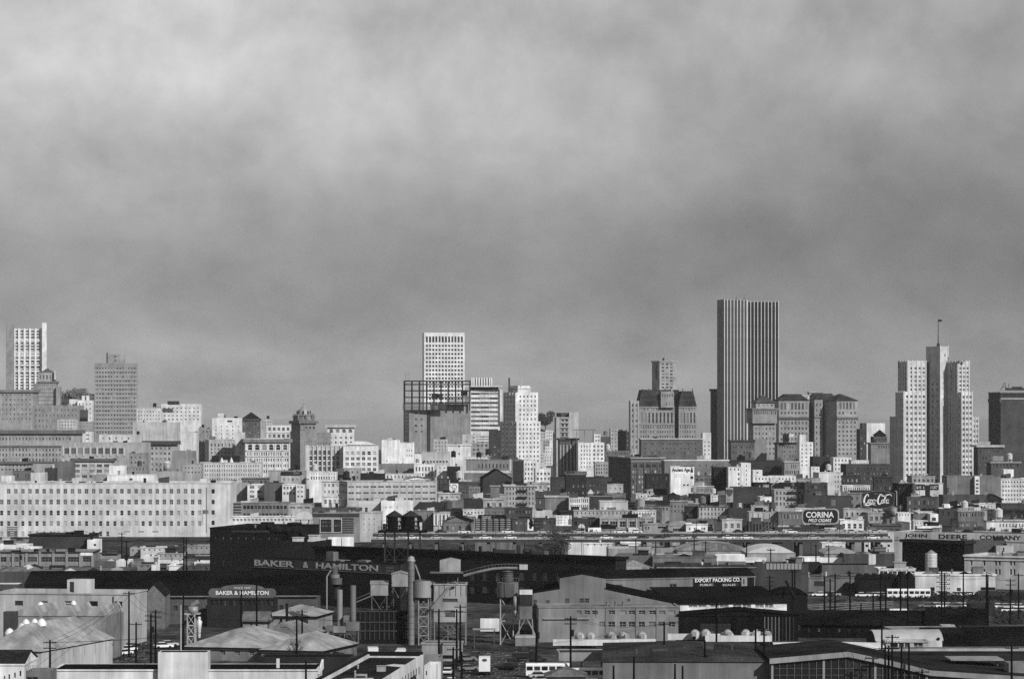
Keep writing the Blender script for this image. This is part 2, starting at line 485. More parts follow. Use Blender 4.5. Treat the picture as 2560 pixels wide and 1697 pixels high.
def piers(v, n, w, d, y0=None, y1=None, g=None, name='pilaster', f0=0.0, f1=1.0, side='f', k=None):
    """upright strips standing proud of the front (f), or of the visible left side (l)"""
    z1 = v.z1 if y0 is None else zat(y0, v.D); z0 = v.z0 if y1 is None else zat(y1, v.D)
    b = MB(); b.box(-w / 2, -d, z0, w / 2, -.004, z1)
    me = b.mesh(name, [mat(v.g if g is None else g, k or v.k)])
    L = v.a if side == 'f' else v.b
    for i in range(n):
        x = L * (f0 + (f1 - f0) * (i / (n - 1) if n > 1 else .5)); x = min(max(x, w / 2 + .003), L - w / 2 - .003)
        Mx = v.M @ Matrix.Translation((x, 0, 0)) if side == 'f' else v.M @ Matrix.Translation((0, L - x, 0)) @ Matrix.Rotation(R(-90), 4, 'Z')
        part(v.root, name, me, Mx)
def bands(v, ys, hh, d=.25, g=None, name='ledge', f0=0., f1=1., k=None):
    """level strips proud of the front; ys rows in the photograph, hh height in metres"""
    b = MB(); b.box(v.a * f0 + .004, -d, -hh / 2, v.a * f1 - .004, -.004, hh / 2)
    me = b.mesh(name, [mat(v.g if g is None else g, k or v.k)])
    for y in ys: part(v.root, name, me, v.M @ Matrix.Translation((0, 0, zat(y, v.D))))
def cap_gable(v, rise, axis='x', over=.6, g=.15, k='tar', name='gable_roof', wallk=None):
    """pitched roof on a volume: ridge along x (parallel to the front) or y"""
    a, b_, z = v.a, v.b, v.z1; t = .25; m = MB(); w = MB()
    if axis == 'x':
        s = rise / (b_ / 2)
        m.prismx([(-over, z - over * s), (b_ / 2, z + rise), (b_ + over, z - over * s), (b_ + over, z - over * s + t), (b_ / 2, z + rise + t), (-over, z - over * s + t)], -over, a + over)
        for x in (0.0, a): w.face([(x, 0, z - .005), (x, b_, z - .005), (x, b_ / 2, z + rise - .005)])
    else:
        s = rise / (a / 2)
        m.prism([(-over, z - over * s), (a / 2, z + rise), (a + over, z - over * s), (a + over, z - over * s + t), (a / 2, z + rise + t), (-over, z - over * s + t)], -over, b_ + over)
        for y in (0.0, b_): w.face([(0, y, z - .005), (a, y, z - .005), (a / 2, y, z + rise - .005)])
    part(v.root, 'gable_wall', w.mesh('gable_wall', [mat(v.g, v.k)]), v.M)
    return part(v.root, name, m.mesh(name, [mat(g, k)]), v.M)
def cap_hip(v, rise, over=.6, g=.15, k='tar', ridge=None, name='hip_roof', zoff=0.0):
    a, b_, z = v.a, v.b, v.z1 + zoff; m = MB()
    e = [(-over, -over, z), (a + over, -over, z), (a + over, b_ + over, z), (-over, b_ + over, z)]
    if ridge is None: ridge = 'x' if a >= b_ else 'y'
    if ridge == 'p': r0 = r1 = (a / 2, b_ / 2, z + rise)
    elif ridge == 'x':
        q = min(b_ / 2, a * .45); r0, r1 = (q, b_ / 2, z + rise), (a - q, b_ / 2, z + rise)
    else:
        q = min(a / 2, b_ * .45); r0, r1 = (a / 2, q, z + rise), (a / 2, b_ - q, z + rise)
    if ridge == 'p':
        for i in range(4): m.face([e[i], e[(i + 1) % 4], r0])
    elif ridge == 'x':
        m.face([e[0], e[1], r1, r0]); m.face([e[1], e[2], r1]); m.face([e[2], e[3], r0, r1]); m.face([e[3], e[0], r0])
    else:
        m.face([e[0], e[1], r0]); m.face([e[1], e[2], r1, r0]); m.face([e[2], e[3], r1]); m.face([e[3], e[0], r0, r1])
    m.face(e[::-1])
    return part(v.root, name, m.mesh(name, [mat(g, k)]), v.M)
def cap_mansard(v, rise, ins, over=.3, g=.15, k='tar', name='mansard_roof'):
    a, b_, z = v.a, v.b, v.z1; m = MB()
    e = [(-over, -over, z), (a + over, -over, z), (a + over, b_ + over, z), (-over, b_ + over, z)]
    t = [(ins, ins, z + rise), (a - ins, ins, z + rise), (a - ins, b_ - ins, z + rise), (ins, b_ - ins, z + rise)]
    for i in range(4): m.face([e[i], e[(i + 1) % 4], t[(i + 1) % 4], t[i]])
    m.face(t); m.face(e[::-1])
    for i in range(4):
        p, q = Vector(t[i]), Vector(t[(i + 1) % 4]); m.rod(p, q, .35, 5)
    return part(v.root, name, m.mesh(name, [mat(g, k)]), v.M)
def cap_vault(v, rise, axis='x', over=.3, g=.5, k='metal', name='vault_roof', n=14):
    """barrel roof; axis = direction of the barrel"""
    a, b_, z = v.a, v.b, v.z1; m = MB(); L = a if axis == 'y' else b_
    rad = (rise * rise + (L / 2) ** 2) / (2 * rise); ha = math.asin(min(1, (L / 2) / rad))
    pts = [(L / 2 + rad * math.sin(-ha + 2 * ha * i / n), z + rad * math.cos(-ha + 2 * ha * i / n) - (rad - rise)) for i in range(n + 1)]
    if axis == 'y': m.prism(pts[::-1], -over, b_ + over)
    else: m.prismx(pts, -over, a + over)
    return part(v.root, name, m.mesh(name, [mat(g, k)]), v.M)

# ---------------------------------------------------------------- lettering
def text_mesh(txt, w, h, g=.85, th=.06, bold=0.0, shear=0.0, k='plain'):
    cu = bpy.data.curves.new('lettering', 'FONT'); cu.body = txt; cu.align_x = 'CENTER'; cu.offset = bold; cu.extrude = 0.05; cu.shear = shear
    cu.resolution_u = 3
    o = bpy.data.objects.new('lettering_tmp', cu)
    me = bpy.data.meshes.new_from_object(o); me.name = 'lettering'
    bpy.data.objects.remove(o); bpy.data.curves.remove(cu)
    xs = [v.co.x for v in me.vertices]; ys = [v.co.y for v in me.vertices]
    x0, x1, y0, y1 = min(xs), max(xs), min(ys), max(ys)
    for v in me.vertices:
        x, y, z = v.co
        v.co = ((x - (x0 + x1) / 2) / (x1 - x0) * w, -th if z > 0 else 0.0, (y - (y0 + y1) / 2) / (y1 - y0) * h)
    me.materials.clear(); me.materials.append(mat(g, k)); me.update()
    return me
def write_on(v, txt, x0, x1, y0, y1, g=.85, bold=0.0, shear=0.0, name='lettering', off=0.0):
    """letters on the front of a volume; box given in the photograph"""
    th = R(math.degrees(math.atan2(v.M[1][0], v.M[0][0]))); c, s = math.cos(th), math.sin(th); O = v.M.translation
    def lx(p):
        kk = kx(X(p)); return (kk * O.y - O.x) / (c - kk * s)
    a, b = lx(x0), lx(x1); Dl = O.y + (a + b) / 2 * s; zc = (zat(y0, Dl) + zat(y1, Dl)) / 2
    me = text_mesh(txt, b - a, zat(y0, Dl) - zat(y1, Dl), g, bold=bold, shear=shear)
    return part(v.root, name, me, v.M @ Matrix.Translation(((a + b) / 2, -.02 - off, zc)))
def ribbon(b, pts, w, y=-.05, m=0):
    """flat brush stroke through pts (x,z,width factor)"""
    P_ = []
    n = len(pts)
    for i in range(n - 1):
        p0 = pts[max(i - 1, 0)]; p1 = pts[i]; p2 = pts[i + 1]; p3 = pts[min(i + 2, n - 1)]
        for s_ in range(6):
            t = s_ / 6
            P_.append(tuple(.5 * ((2 * p1[q]) + (-p0[q] + p2[q]) * t + (2 * p0[q] - 5 * p1[q] + 4 * p2[q] - p3[q]) * t * t + (-p0[q] + 3 * p1[q] - 3 * p2[q] + p3[q]) * t ** 3) for q in range(3)))
    P_.append(pts[-1])
    L = []
    for i, p in enumerate(P_):
        q = P_[min(i + 1, len(P_) - 1)]; r = P_[max(i - 1, 0)]
        dx, dz = q[0] - r[0], q[1] - r[1]; l = math.hypot(dx, dz) or 1
        ww = w * p[2] / 2
        L.append(((p[0] - dz / l * ww, y, p[1] + dx / l * ww), (p[0] + dz / l * ww, y, p[1] - dx / l * ww)))
    for i in range(len(L) - 1): b.face((L[i][0], L[i][1], L[i + 1][1], L[i + 1][0]), m)

def scribble_on(v, x0, x1, y0, y1, g=.4, n=8, seed=1, off=0.0):
    """a line of lettering too blurred to read: uneven upright dabs"""
    th = math.atan2(v.M[1][0], v.M[0][0]); c, s = math.cos(th), math.sin(th); O = v.M.translation
    def lx(p):
        kk = kx(X(p)); return (kk * O.y - O.x) / (c - kk * s)
    a, b = lx(x0), lx(x1); Dl = O.y + (a + b) / 2 * s; zt, zb_ = zat(y0, Dl), zat(y1, Dl); hh = zt - zb_
    m = MB(); r = random.Random(seed); w = (b - a) / n
    for i in range(n):
        if r.random() < .12: continue
        x = a + w * (i + .5); t = w * .16
        m.box(x - w * .32, -.06, zb_, x - w * .32 + t, -.01, zt)
        if r.random() < .7: m.box(x + w * .2, -.061, zb_, x + w * .2 + t, -.011, zb_ + hh * r.uniform(.5, 1))
        if r.random() < .8: m.box(x - w * .3, -.062, zb_ + hh * r.choice((0, .4, .8)), x + w * .3, -.012, zb_ + hh * r.choice((0, .4, .8)) + hh * .2)
    return part(v.root, 'lettering', m.mesh('lettering', [mat(g, 'plain')]), v.M @ Matrix.Translation((0, -off, 0)))

ORD = 'first second third fourth fifth sixth seventh eighth ninth tenth eleventh twelfth thirteenth fourteenth fifteenth sixteenth seventeenth eighteenth nineteenth twentieth'.split()
# ---------------------------------------------------------------- ground and hills
def hillz(x, y):
    z = 88 * math.exp(-((x + 620) / 120) ** 4 - ((y - 4300) / 480) ** 2)
    z += 40 * math.exp(-((x - 50) / 45) ** 2 - ((y - 4450) / 200) ** 2)
    return z
gb = MB()
xs = [-40000, -4000, -1500] + [-1200 + 40 * i for i in range(43)] + [1000, 4000, 40000]
ys = [-2000, 200, 600, 1000, 2000, 3000] + [3300 + 80 * i for i in range(24)] + [6000, 12000, 55000]
for y in ys:
    for x in xs: gb.v.append((x, y, hillz(x, y) if 3200 < y < 5400 else 0.0))
for j in range(len(ys) - 1):
    for i in range(len(xs) - 1):
        n = j * len(xs) + i; gb.f.append((n, n + 1, n + 1 + len(xs), n + len(xs))); gb.m.append(0)
single('ground', 'dark city ground of streets and yards', None, gb.mesh('ground', [mat(.24, 'earth')], True), kind='structure')

wm_ = bpy.data.materials.new('water'); wm_.use_nodes = True
_b = wm_.node_tree.nodes['Principled BSDF']; _b.inputs['Base Color'].default_value = (.03, .03, .03, 1); _b.inputs['Roughness'].default_value = .08; _b.inputs['IOR'].default_value = 1.33
wb_ = MB(); wb_.face([(-40000, 5000, .3), (40000, 5000, .3), (40000, 54000, .3), (-40000, 54000, .3)])
single('bay_water', 'pale bay water beyond the city', None, wb_.mesh('bay_water', [wm_]), kind='structure')
def leaf_crown(seed, w, h, n=900, ls=.5, lobes=9, dens=1.0):
    r = random.Random(seed); b = MB(); cs = []
    for i in range(lobes):
        cs.append((r.uniform(-.32, .32) * w, r.uniform(-.32, .32) * w, h * (.30 + .55 * r.random()), r.uniform(.16, .30) * w))
    for i in range(n):
        c = r.choice(cs); t = r.uniform(0, 6.283); u = r.uniform(-1, 1); q = math.sqrt(1 - u * u); rr = c[3] * (r.random() ** .4)
        p = Vector((c[0] + rr * q * math.cos(t), c[1] + rr * q * math.sin(t), c[2] + rr * u * .85))
        a = Vector((r.uniform(-1, 1), r.uniform(-1, 1), r.uniform(-1, 1))).normalized(); d = a.orthogonal().normalized() * ls * r.uniform(.6, 1.4); a = a * ls * r.uniform(.6, 1.4)
        b.face([p - a, p - d * .6, p + a, p + d * .6])
    return b
def tree(label, M, w, h, seed, g=.3, n=900, ls=.6, group=None, name='tree', cat='tree', bare=False):
    t = Thing(name, label, cat, M, group); r = random.Random(seed)
    tb = MB(); tr = max(.15, w * .03)
    tb.rod((0, 0, -.5), (0, 0, h * .45), tr, 8, r2=tr * .6)
    for i in range(14 if bare else 6):
        a = r.uniform(0, 6.283); z0 = h * r.uniform(.2, .45)
        e = Vector((math.cos(a) * w * .3, math.sin(a) * w * .3, h * r.uniform(.55, .9)))
        tb.rod((0, 0, z0), e, tr * .45, 5, r2=tr * .15)
        if bare:
            for k_ in range(5): tb.rod(e * .8 + Vector((0, 0, 0)), e * .8 + Vector((r.uniform(-1, 1), r.uniform(-1, 1), r.uniform(.2, 1.2))) * w * .2, tr * .18, 4, r2=tr * .06)
    part(t, 'trunk', tb.mesh('trunk', [mat(.2, 'wood')]), M)
    if n: part(t, 'crown', leaf_crown(seed, w, h, n, ls).mesh('crown', [mat(g, 'leaf')]), M)
    return t

# ---------------------------------------------------------------- hilltop and far skyline, left
tile(0, 780)
v = bld('pale hilltop hotel tower with white grid of piers at far left', 55, 430, 155, D=3900, yaw=9, xc=125, g=.82, gl='g', rec=.9, zb=40, name='hotel_tower',
        win=[G(6, 20, 165, 720, .62, .62, .02, .98, 'p', 'g')])
piers(v, 7, 2.4, 1.6, 150, 760, g=.9)
bands(v, [262, 375, 400, 440, 490, 545], 1.6, 1.3, g=.88)
volume(v.root, 388, 432, 98, D=3899, yaw=9, dep=10, g=.88, zb=40, wall_name='lift_tower')
volume(v.root, 55, 124, 118, D=3885, yaw=3, dep=10, g=.56, zb=40, wall_name='side_wing')
v = bld('broad grey hotel with dark cornice below the grid-fronted hilltop tower', -40, 305, 718, D=3700, yaw=-4, dep=30, g=.62, corn=3, cg=.5, zb=20, gl='g', win=[G(9, 6, 745, 1010, .35, .4)])
v = bld('grey brick hotel tower with hipped crown and side wings on the hill', 345, 520, 640, D=3800, yaw=4, dep=26, g=.60, corn=2, cg=.45, zb=30, gl='d', name='hotel_tower', win=[G(9, 10, 660, 1010, .4, .45)])
volume(v.root, 310, 347, 660, D=3796, yaw=4, dep=20, g=.5, zb=30, wall_name='side_wing'); volume(v.root, 518, 556, 690, D=3796, yaw=4, dep=20, g=.56, zb=30, wall_name='side_wing')
u = volume(v.root, 352, 515, 560, D=3806, yaw=4, dep=20, g=.62, zb=90, wall_name='crown_storey', win=[G(5, 1, 575, 625, .5, .8, kind='a')], gl='g', top=True)
cap_hip(u, mp(40, 3800), over=-2, g=.34)
volume(v.root, 500, 520, 545, D=3803, yaw=4, dep=5, g=.75, zb=100, wall_name='turret')
for i, (a, w, hh) in enumerate(((600, 26, 20), (660, 24, 23), (720, 26, 26), (770, 24, 19), (815, 22, 17))):
    M = Matrix.Translation((pos(a, 4150), 4150, 62))
    tree(['dark rounded tree beside the crowned hotel tower', 'second dark tree from the crowned hotel tower on the hill', 'tallest dark tree on the hill behind white houses',
          'dark tree above the stepped white apartment house', 'low dark tree behind the tall grey slab'][i], M, w, hh + 6, 20 + i, g=.44, n=700, ls=1.4, group='trees on the hill')
bld('small white house with window row below the hill trees', 640, 712, 805, D=3650, dep=12, g=.85, zb=30, win=[G(3, 2, 812, 850, .6, .4)])
v = bld('stepped white apartment house with two chimney stacks left of grey slab', 715, 852, 815, D=3640, dep=14, g=.86, zb=25, win=[G(4, 4, 830, 1000, .35, .45)])
for a in (768, 808): volume(v.root, a - 12, a + 14, 772, D=3642, dep=5, g=.86, zb=60, wall_name='chimney_stack')
bld('wide plain grey block with scattered windows below the hotel tower', 300, 730, 862, D=3500, yaw=-3, dep=30, g=.58, zb=20, clutter=5, gl='g', win=[G(12, 4, 880, 1080, .3, .4)])
bld('low pale block with small window grid before the plain grey block', 530, 702, 992, D=3300, dep=15, g=.74, zb=10, gl='g', win=[G(6, 3, 1000, 1090, .45, .5)])
bld('narrow dark block beside the tall grey slab', 736, 800, 902, D=3450, dep=12, g=.34, zb=15, win=[G(2, 4, 915, 1000, .3, .4)])
bld('narrow light block with dark base against the tall slab', 720, 856, 1010, D=3320, dep=12, g=.60, zb=0, win=[G(4, 2, 1015, 1070, .4, .3)])
v = bld('tall grey slab with many small windows and roof mast', 858, 1268, 472, D=3350, yaw=6, xc=872, dep=18, g=.57, zb=5, gl='d', name='office_slab', win=[G(14, 16, 500, 1130, .5, .40)])
bands(v, [500 + 39.4 * i for i in range(1, 16)], .9, .3, g=.68)
volume(v.root, 1000, 1155, 392, D=3355, yaw=6, dep=10, g=.60, zb=60, wall_name='penthouse', win=[E(1060, 1075, 405, 420, 'p', 'd'), E(1060, 1075, 440, 455, 'p', 'd')])
mb = MB(); mb.cyl(0, 0, 0, mp(96, 3353), .7, 8); part(v.root, 'mast', mb.mesh('mast', [mat(.2)]), Matrix.Translation((pos(990, 3353), 3353, zat(472, 3353))))
bld('white block with four window rows right of the grey slab', 1262, 1490, 888, D=3150, yaw=-2, dep=20, g=.82, clutter=4, win=[G(8, 4, 905, 1040, .4, .4)])
v = bld('white office block with dark roof sign right of the paler white block', 1490, 1860, 848, D=3160, yaw=3, dep=25, g=.84, win=[G(9, 4, 870, 1010, .42, .4)])
mb = MB(); mb.box(0, 0, 0, mp(110, 3150), .6, mp(34, 3150)); part(v.root, 'roof_sign', mb.mesh('roof_sign', [mat(.22)]), Matrix.Translation((pos(1548, 3150), 3150, zat(848, 3150) - .9)))
v = bld('wide blank pale wall block with two dark windows below the white offices', 1226, 1635, 1018, D=2900, yaw=-2, dep=22, g=.74, win=[E(1225, 1252, 1100, 1132, 'p', 'd'), E(1262, 1290, 1100, 1132, 'p', 'd')], clutter=3)
v = bld('white round-backed annexe beside the blank pale block', 1690, 1822, 1110, D=2850, dep=16, g=.82); cap_vault(v, mp(70, 2850), 'y', g=.85, k='stucco')
bld('long white two-storey roof house left of the blank pale block', 915, 1226, 1132, D=2750, dep=14, g=.82, win=[G(5, 1, 1150, 1185, .3, .6)], clutter=2)
bld('pale six-bay block with dark cornice under the blank pale wall', 1340, 1642, 1190, D=2550, yaw=-10, xc=1590, dep=20, g=.70, corn=3, cg=.3, win=[G(6, 5, 1235, 1480, .5, .45)], lwin=[G(3, 5, 1235, 1480, .4, .4)])
bld('white cube house with two by two windows above the long classical block', 690, 852, 1106, D=2760, dep=10, g=.86, win=[G(2, 2, 1120, 1190, .4, .4)], gl='d')
v = bld('long classical grey building with dark cornice at left edge', -40, 682, 1090, D=2700, yaw=-3, dep=40, g=.63, corn=3.2, cg=.42, win=[G(22, 1, 1150, 1190, .5, .7, kind='a'), G(22, 3, 1250, 1390, .5, .5)], gl='b', name='classical_building')
bands(v, [1240, 1385], 1.6, .8, g=.42)
v = bld('grey building with white pilasters and grouped upper windows at left', 570, 1342, 1205, D=2480, yaw=-2, dep=30, g=.66, win=[G(9, 1, 1255, 1312, .7, .95, 0.02, .75, 'm')], clutter=4)
piers(v, 10, 1.3, .6, 1245, 1330, g=.8, f0=.02, f1=.75)
v = bld('light grey five-bay block with flat dark cornice above the huge white warehouse', 668, 1030, 1352, D=2180, yaw=2, dep=24, g=.72, corn=2.0, cg=.35, clutter=3, win=[G(5, 3, 1395, 1545, .72, .55, kind='m')])
bld('grey corniced block with small windows at left picture edge', -40, 252, 1380, D=2250, yaw=-3, dep=20, g=.64, corn=1.8, cg=.4, win=[G(8, 2, 1395, 1475, .5, .5)])
bld('plain party wall, dark grey put in for shade, left of the five-bay block', 500, 668, 1378, D=2150, yaw=0, dep=14, g=.42, clutter=2)  # shade of this side is put into the wall colour
bld('grey block with windowed wall below the roof house', 1190, 1352, 1302, D=2300, yaw=0, dep=14, g=.55, clutter=3, win=[G(4, 3, 1320, 1460, .4, .4)])
bld('blank dark grey gable wall right of the pale six-bay block', 1590, 1790, 1282, D=2240, dep=20, g=.54, clutter=2)
bld('dark grey low shed on the skyline side of the white warehouse', 118, 282, 1465, D=1900, dep=14, g=.42, k='brick', win=[G(6, 1, 1480, 1540, .35, .6)], clutter=2)
bld('pale low shed beside the dark shed behind white warehouse', 284, 412, 1482, D=1880, dep=12, g=.76, clutter=2)
bld('dark narrow stack house behind the white warehouse', 414, 505, 1440, D=1920, dep=12, g=.26, k='brick', clutter=2)
bld('little white box house behind the white warehouse at left edge', 12, 112, 1512, D=1850, dep=10, g=.84, clutter=1)
bld('small bright white cube below the flat-corniced block', 1008, 1150, 1418, D=1950, dep=12, g=.90, clutter=1)
bld('grey building with dark top floor right of the bright cube', 1150, 1345, 1432, D=2000, dep=12, g=.56, clutter=3, win=[G(6, 1, 1440, 1465, .5, .6, gl='d')])
bld('grey low house behind the white warehouse roof', 850, 992, 1502, D=1700, dep=12, g=.55, clutter=1)
bld('long bright white penthouse standing behind the white warehouse parapet', 990, 1428, 1502, D=1690, dep=14, g=.90, clutter=2, win=[E(1195, 1225, 1535, 1556, 'p', 'd')])
bld('low grey house with roof ledge right of the long penthouse', 1430, 1690, 1470, D=1760, dep=12, g=.62, clutter=4)
bld('grey saw-edged house stepping behind the warehouse roof', 1690, 1860, 1400, D=1980, dep=14, g=.64, clutter=4, win=[G(5, 2, 1420, 1500, .4, .4)])
t = Thing('storage_tank', 'small white-capped round tank on a grey roof', 'tank', Matrix.Translation((pos(1545, 1790), 1790, zat(1470, 1790) - .5)))
mb = MB(); mb.cyl(0, 0, 0, zat(1385, 1790) - zat(1470, 1790), 2.2, 18); part(t, 'shell', mb.mesh('shell', [mat(.6, 'metal')], True), t.M)
mb = MB(); mb.cyl(0, 0, 0, .9, 2.35, 18, .5); part(t, 'lid', mb.mesh('lid', [mat(.85)]), t.M @ Matrix.Translation((0, 0, zat(1385, 1790) - zat(1470, 1790))))

# ---------------------------------------------------------------- second tile of the skyline
tile(480, 780)
v = bld('white block with penthouse cube left of the pyramid-roofed dark tower', 186, 462, 978, D=2900, yaw=4, dep=20, g=.86, clutter=3, win=[E(325, 372, 1000, 1018, 'p', 'd'), G(5, 4, 1040, 1180, .2, .4)])
volume(v.root, 240, 292, 936, D=2904, yaw=4, dep=8, g=.88, zb=60, wall_name='penthouse')
v = bld('dark brick tower with black pyramid roof', 462, 632, 988, D=2920, yaw=5, dep=20, g=.36, k='brick', corn=1.6, cg=.3, gl='b', name='brick_tower', win=[G(6, 1, 1015, 1055, .45, .6), G(6, 3, 1065, 1160, .4, .4)])
cap_hip(v, mp(66, 2920), over=.9, g=.14, ridge='p', name='pyramid_roof')
bld('little pale block right of the pyramid-roofed tower', 636, 742, 992, D=2950, dep=14, g=.72, clutter=2, win=[G(4, 3, 1005, 1080, .4, .5)])
v = bld('white two-row block between pyramid-roofed tower and domed tower', 688, 915, 1046, D=2800, yaw=2, dep=16, g=.84, win=[G(5, 1, 1062, 1100, .62, .75), G(5, 1, 1125, 1165, .62, .8, gl='d')]); bands(v, [1112], 1.0, .4, g=.8)
v = bld('pale grey block with round-headed upper windows below white penthouse block', 120, 402, 1180, D=2450, yaw=8, xc=156, dep=18, g=.68, win=[G(7, 1, 1210, 1245, .42, .8, kind='a'), G(7, 3, 1250, 1350, .42, .55)], clutter=3)
bld('narrow white block with single window column', 400, 486, 1112, D=2420, yaw=3, dep=16, g=.80, win=[G(1, 5, 1180, 1420, .25, .3, gl='d')], clutter=1)
v = bld('ornate white six-bay block with arched top windows and heavy cornice', 452, 906, 1172, D=2400, yaw=8, xc=492, dep=24, g=.84, corn=2.6, cg=.5, name='classical_building',
        win=[G(6, 1, 1218, 1280, .62, .85, kind='a', gl='b'), G(18, 4, 1285, 1500, .6, .5)])
piers(v, 7, 1.0, .5, 1212, 1520, g=.86); bands(v, [1283, 1335], .8, .5, g=.7)
v = bld('grey tower with ornate domed crown and shaded left flank', 908, 1152, 1100, D=2500, yaw=26, xc=1000, dep=24, g=.52, k='brick', name='domed_tower', win=[G(7, 2, 1180, 1240, .25, .5, f0=.2)], lwin=[G(4, 9, 1120, 1430, .4, .45)])
u = volume(v.root, 918, 1148, 1005, D=2503, yaw=26, xc=1000, dep=20, g=.5, zb=30, corn=2.2, cg=.42, wall_name='upper_storeys', win=[G(4, 2, 1015, 1085, .5, .7, kind='a')], lwin=[G(3, 2, 1015, 1085, .4, .7)])
c = u.M @ Vector((u.a / 2, u.b / 2, 0)); zc = u.z1; rr = mp(95, 2500)
def dm(p): return mp(p, 2500)
mb = MB(); mb.lathe(0, 0, [(rr * 1.04, -.3), (rr * 1.04, dm(14)), (rr * .92, dm(16)), (rr * .92, dm(46)), (rr, dm(50)), (rr * .85, dm(58))], 16); part(v.root, 'drum', mb.mesh('drum', [mat(.5)]), Matrix.Translation((c.x, c.y, zc)))
mb = MB(); mb.lathe(0, 0, [(rr * .66, 0), (rr * .62, dm(25)), (rr * .5, dm(48)), (rr * .3, dm(62)), (rr * .18, dm(66)), (rr * .18, dm(80)), (.05, dm(90))], 20); part(v.root, 'dome', mb.mesh('dome', [mat(.60, 'metal')], True), Matrix.Translation((c.x, c.y, zc + dm(56))))
mb = MB(); mb.rod((0, 0, 0), (0, 0, dm(16)), .2); part(v.root, 'finial', mb.mesh('finial', [mat(.3)]), Matrix.Translation((c.x, c.y, zc + dm(144))))
for k_ in range(8):
    a = k_ * math.pi / 4 + .3; mb = MB(); mb.lathe(0, 0, [(.9, 0), (.9, dm(30)), (1.2, dm(33)), (.6, dm(46)), (.05, dm(60))], 8)
    part(v.root, 'corner_turret', mb.mesh('corner_turret', [mat(.44)]), Matrix.Translation((c.x + math.cos(a) * rr, c.y + math.sin(a) * rr, zc + dm(10))))
for k_ in range(8):
    a = k_ * math.pi / 4; mb = MB(); mb.lathe(0, 0, [(.8, 0), (.8, dm(26)), (.1, dm(40))], 8); part(v.root, 'dormer', mb.mesh('dormer', [mat(.25)]), Matrix.Translation((c.x + math.cos(a) * rr * .62, c.y + math.sin(a) * rr * .62, zc + dm(58))))
bld('blank grey side wall block right of the domed tower', 1150, 1285, 1112, D=2530, yaw=4, dep=20, g=.54, k='brick', win=[G(5, 1, 1195, 1230, .2, .7, gl='d')])
v = bld('white corniced block with arched window row right of the domed tower', 1250, 1500, 1040, D=2560, yaw=3, dep=22, g=.86, corn=2.4, cg=.7, win=[G(4, 1, 1080, 1115, .6, .9, kind='a'), G(5, 3, 1140, 1270, .4, .5, gl='d')])
v = bld('pale block with slender gothic piers and dark windows', 1050, 1398, 1238, D=2330, yaw=3, dep=22, g=.74, gl='d', name='pier_fronted_building', win=[G(7, 1, 1275, 1320, .66, .9, .08, .92, 'a'), G(7, 4, 1325, 1520, .66, .72, .08, .92)])
piers(v, 8, .8, .9, 1225, 1540, g=.8, f0=.08, f1=.92); piers(v, 2, 2.2, 1.0, 1228, 1540, g=.8)
v = bld('white six-bay block with arched top row and hipped skylight', 1398, 1722, 1235, D=2320, yaw=2, dep=22, g=.88, name='classical_building', win=[G(6, 1, 1280, 1325, .62, .8, kind='a', gl='m'), G(6, 3, 1330, 1480, .66, .6, kind='m')])
u = volume(v.root, 1425, 1690, 1226, D=2332, yaw=2, dep=14, g=.8, zb=20, wall_name='roof_house', win=[G(8, 1, 1226, 1250, .5, .8)]); cap_hip(u, mp(32, 2332), g=.88, k='stucco', over=.6)
v = bld('big blank white block stepping down right of the skylight block', 1752, 1922, 1180, D=2360, yaw=2, dep=20, g=.90, clutter=3, win=[E(1795, 1806, 1370, 1380, 'p', 'd')])
volume(v.root, 1922, 2054, 1204, D=2362, yaw=2, dep=20, g=.90, wall_name='middle_step', win=[G(3, 2, 1255, 1350, .35, .3, .42, .9, 'p', 'd')], clutter=2)
volume(v.root, 2054, 2122, 1312, D=2362, yaw=2, dep=18, g=.88, wall_name='lower_step', win=[E(2070, 2092, 1372, 1392, 'a', 'd')])
mb = MB(); mb.rod((0, 0, 0), (0, 0, mp(150, 2358)), .25, 6, r2=.15); part(v.root, 'flagpole', mb.mesh('flagpole', [mat(.5)]), Matrix.Translation((pos(1748, 2358), 2358, zat(1300, 2358))))
bld('long blank grey wall below the stepping white block', 1724, 2052, 1402, D=2120, yaw=1, dep=16, g=.48, clutter=4)
v = bld('small white block with six tall dark windows beside blank grey wall', 2052, 2240, 1402, D=2100, yaw=1, dep=16, g=.88, gl='d', win=[G(6, 1, 1425, 1475, .5, .8), G(6, 1, 1485, 1515, .5, .8)])
bld('plain grey flank building with four slit windows near the domed tower', 704, 1050, 1464, D=1980, yaw=2, dep=18, g=.60, clutter=4, win=[G(4, 1, 1510, 1545, .15, .8, .22, .55, gl='d')])
bld('low bright white building with a ribbon of windows', 1085, 1332, 1478, D=1960, dep=16, g=.90, win=[G(10, 1, 1490, 1505, .4, .6), G(10, 1, 1515, 1550, .5, .8, gl='d')])
bld('grey cube building with three by two windows', 1408, 1556, 1442, D=1990, dep=14, g=.62, win=[G(3, 2, 1455, 1550, .3, .4, gl='d')], clutter=2)
bld('dark gap house between the white ribbon building and grey cube', 1332, 1410, 1446, D=2010, dep=12, g=.36)
bld('low row of white dormers right of the grey cube building', 1780, 2110, 1492, D=1900, dep=12, g=.82, win=[G(9, 1, 1500, 1545, .4, .6, kind='a')], roof=.1, clutter=4)
bld('black flat-roofed shed right of the grey cube building', 1556, 1780, 1490, D=1890, dep=16, g=.16, roof=.1, clutter=5)
v = bld('long pale office building with four rows of tiny windows', 72, 640, 1388, D=2000, yaw=2, dep=24, g=.76, clutter=4, win=[G(24, 4, 1402, 1565, .4, .5, gl='b')])
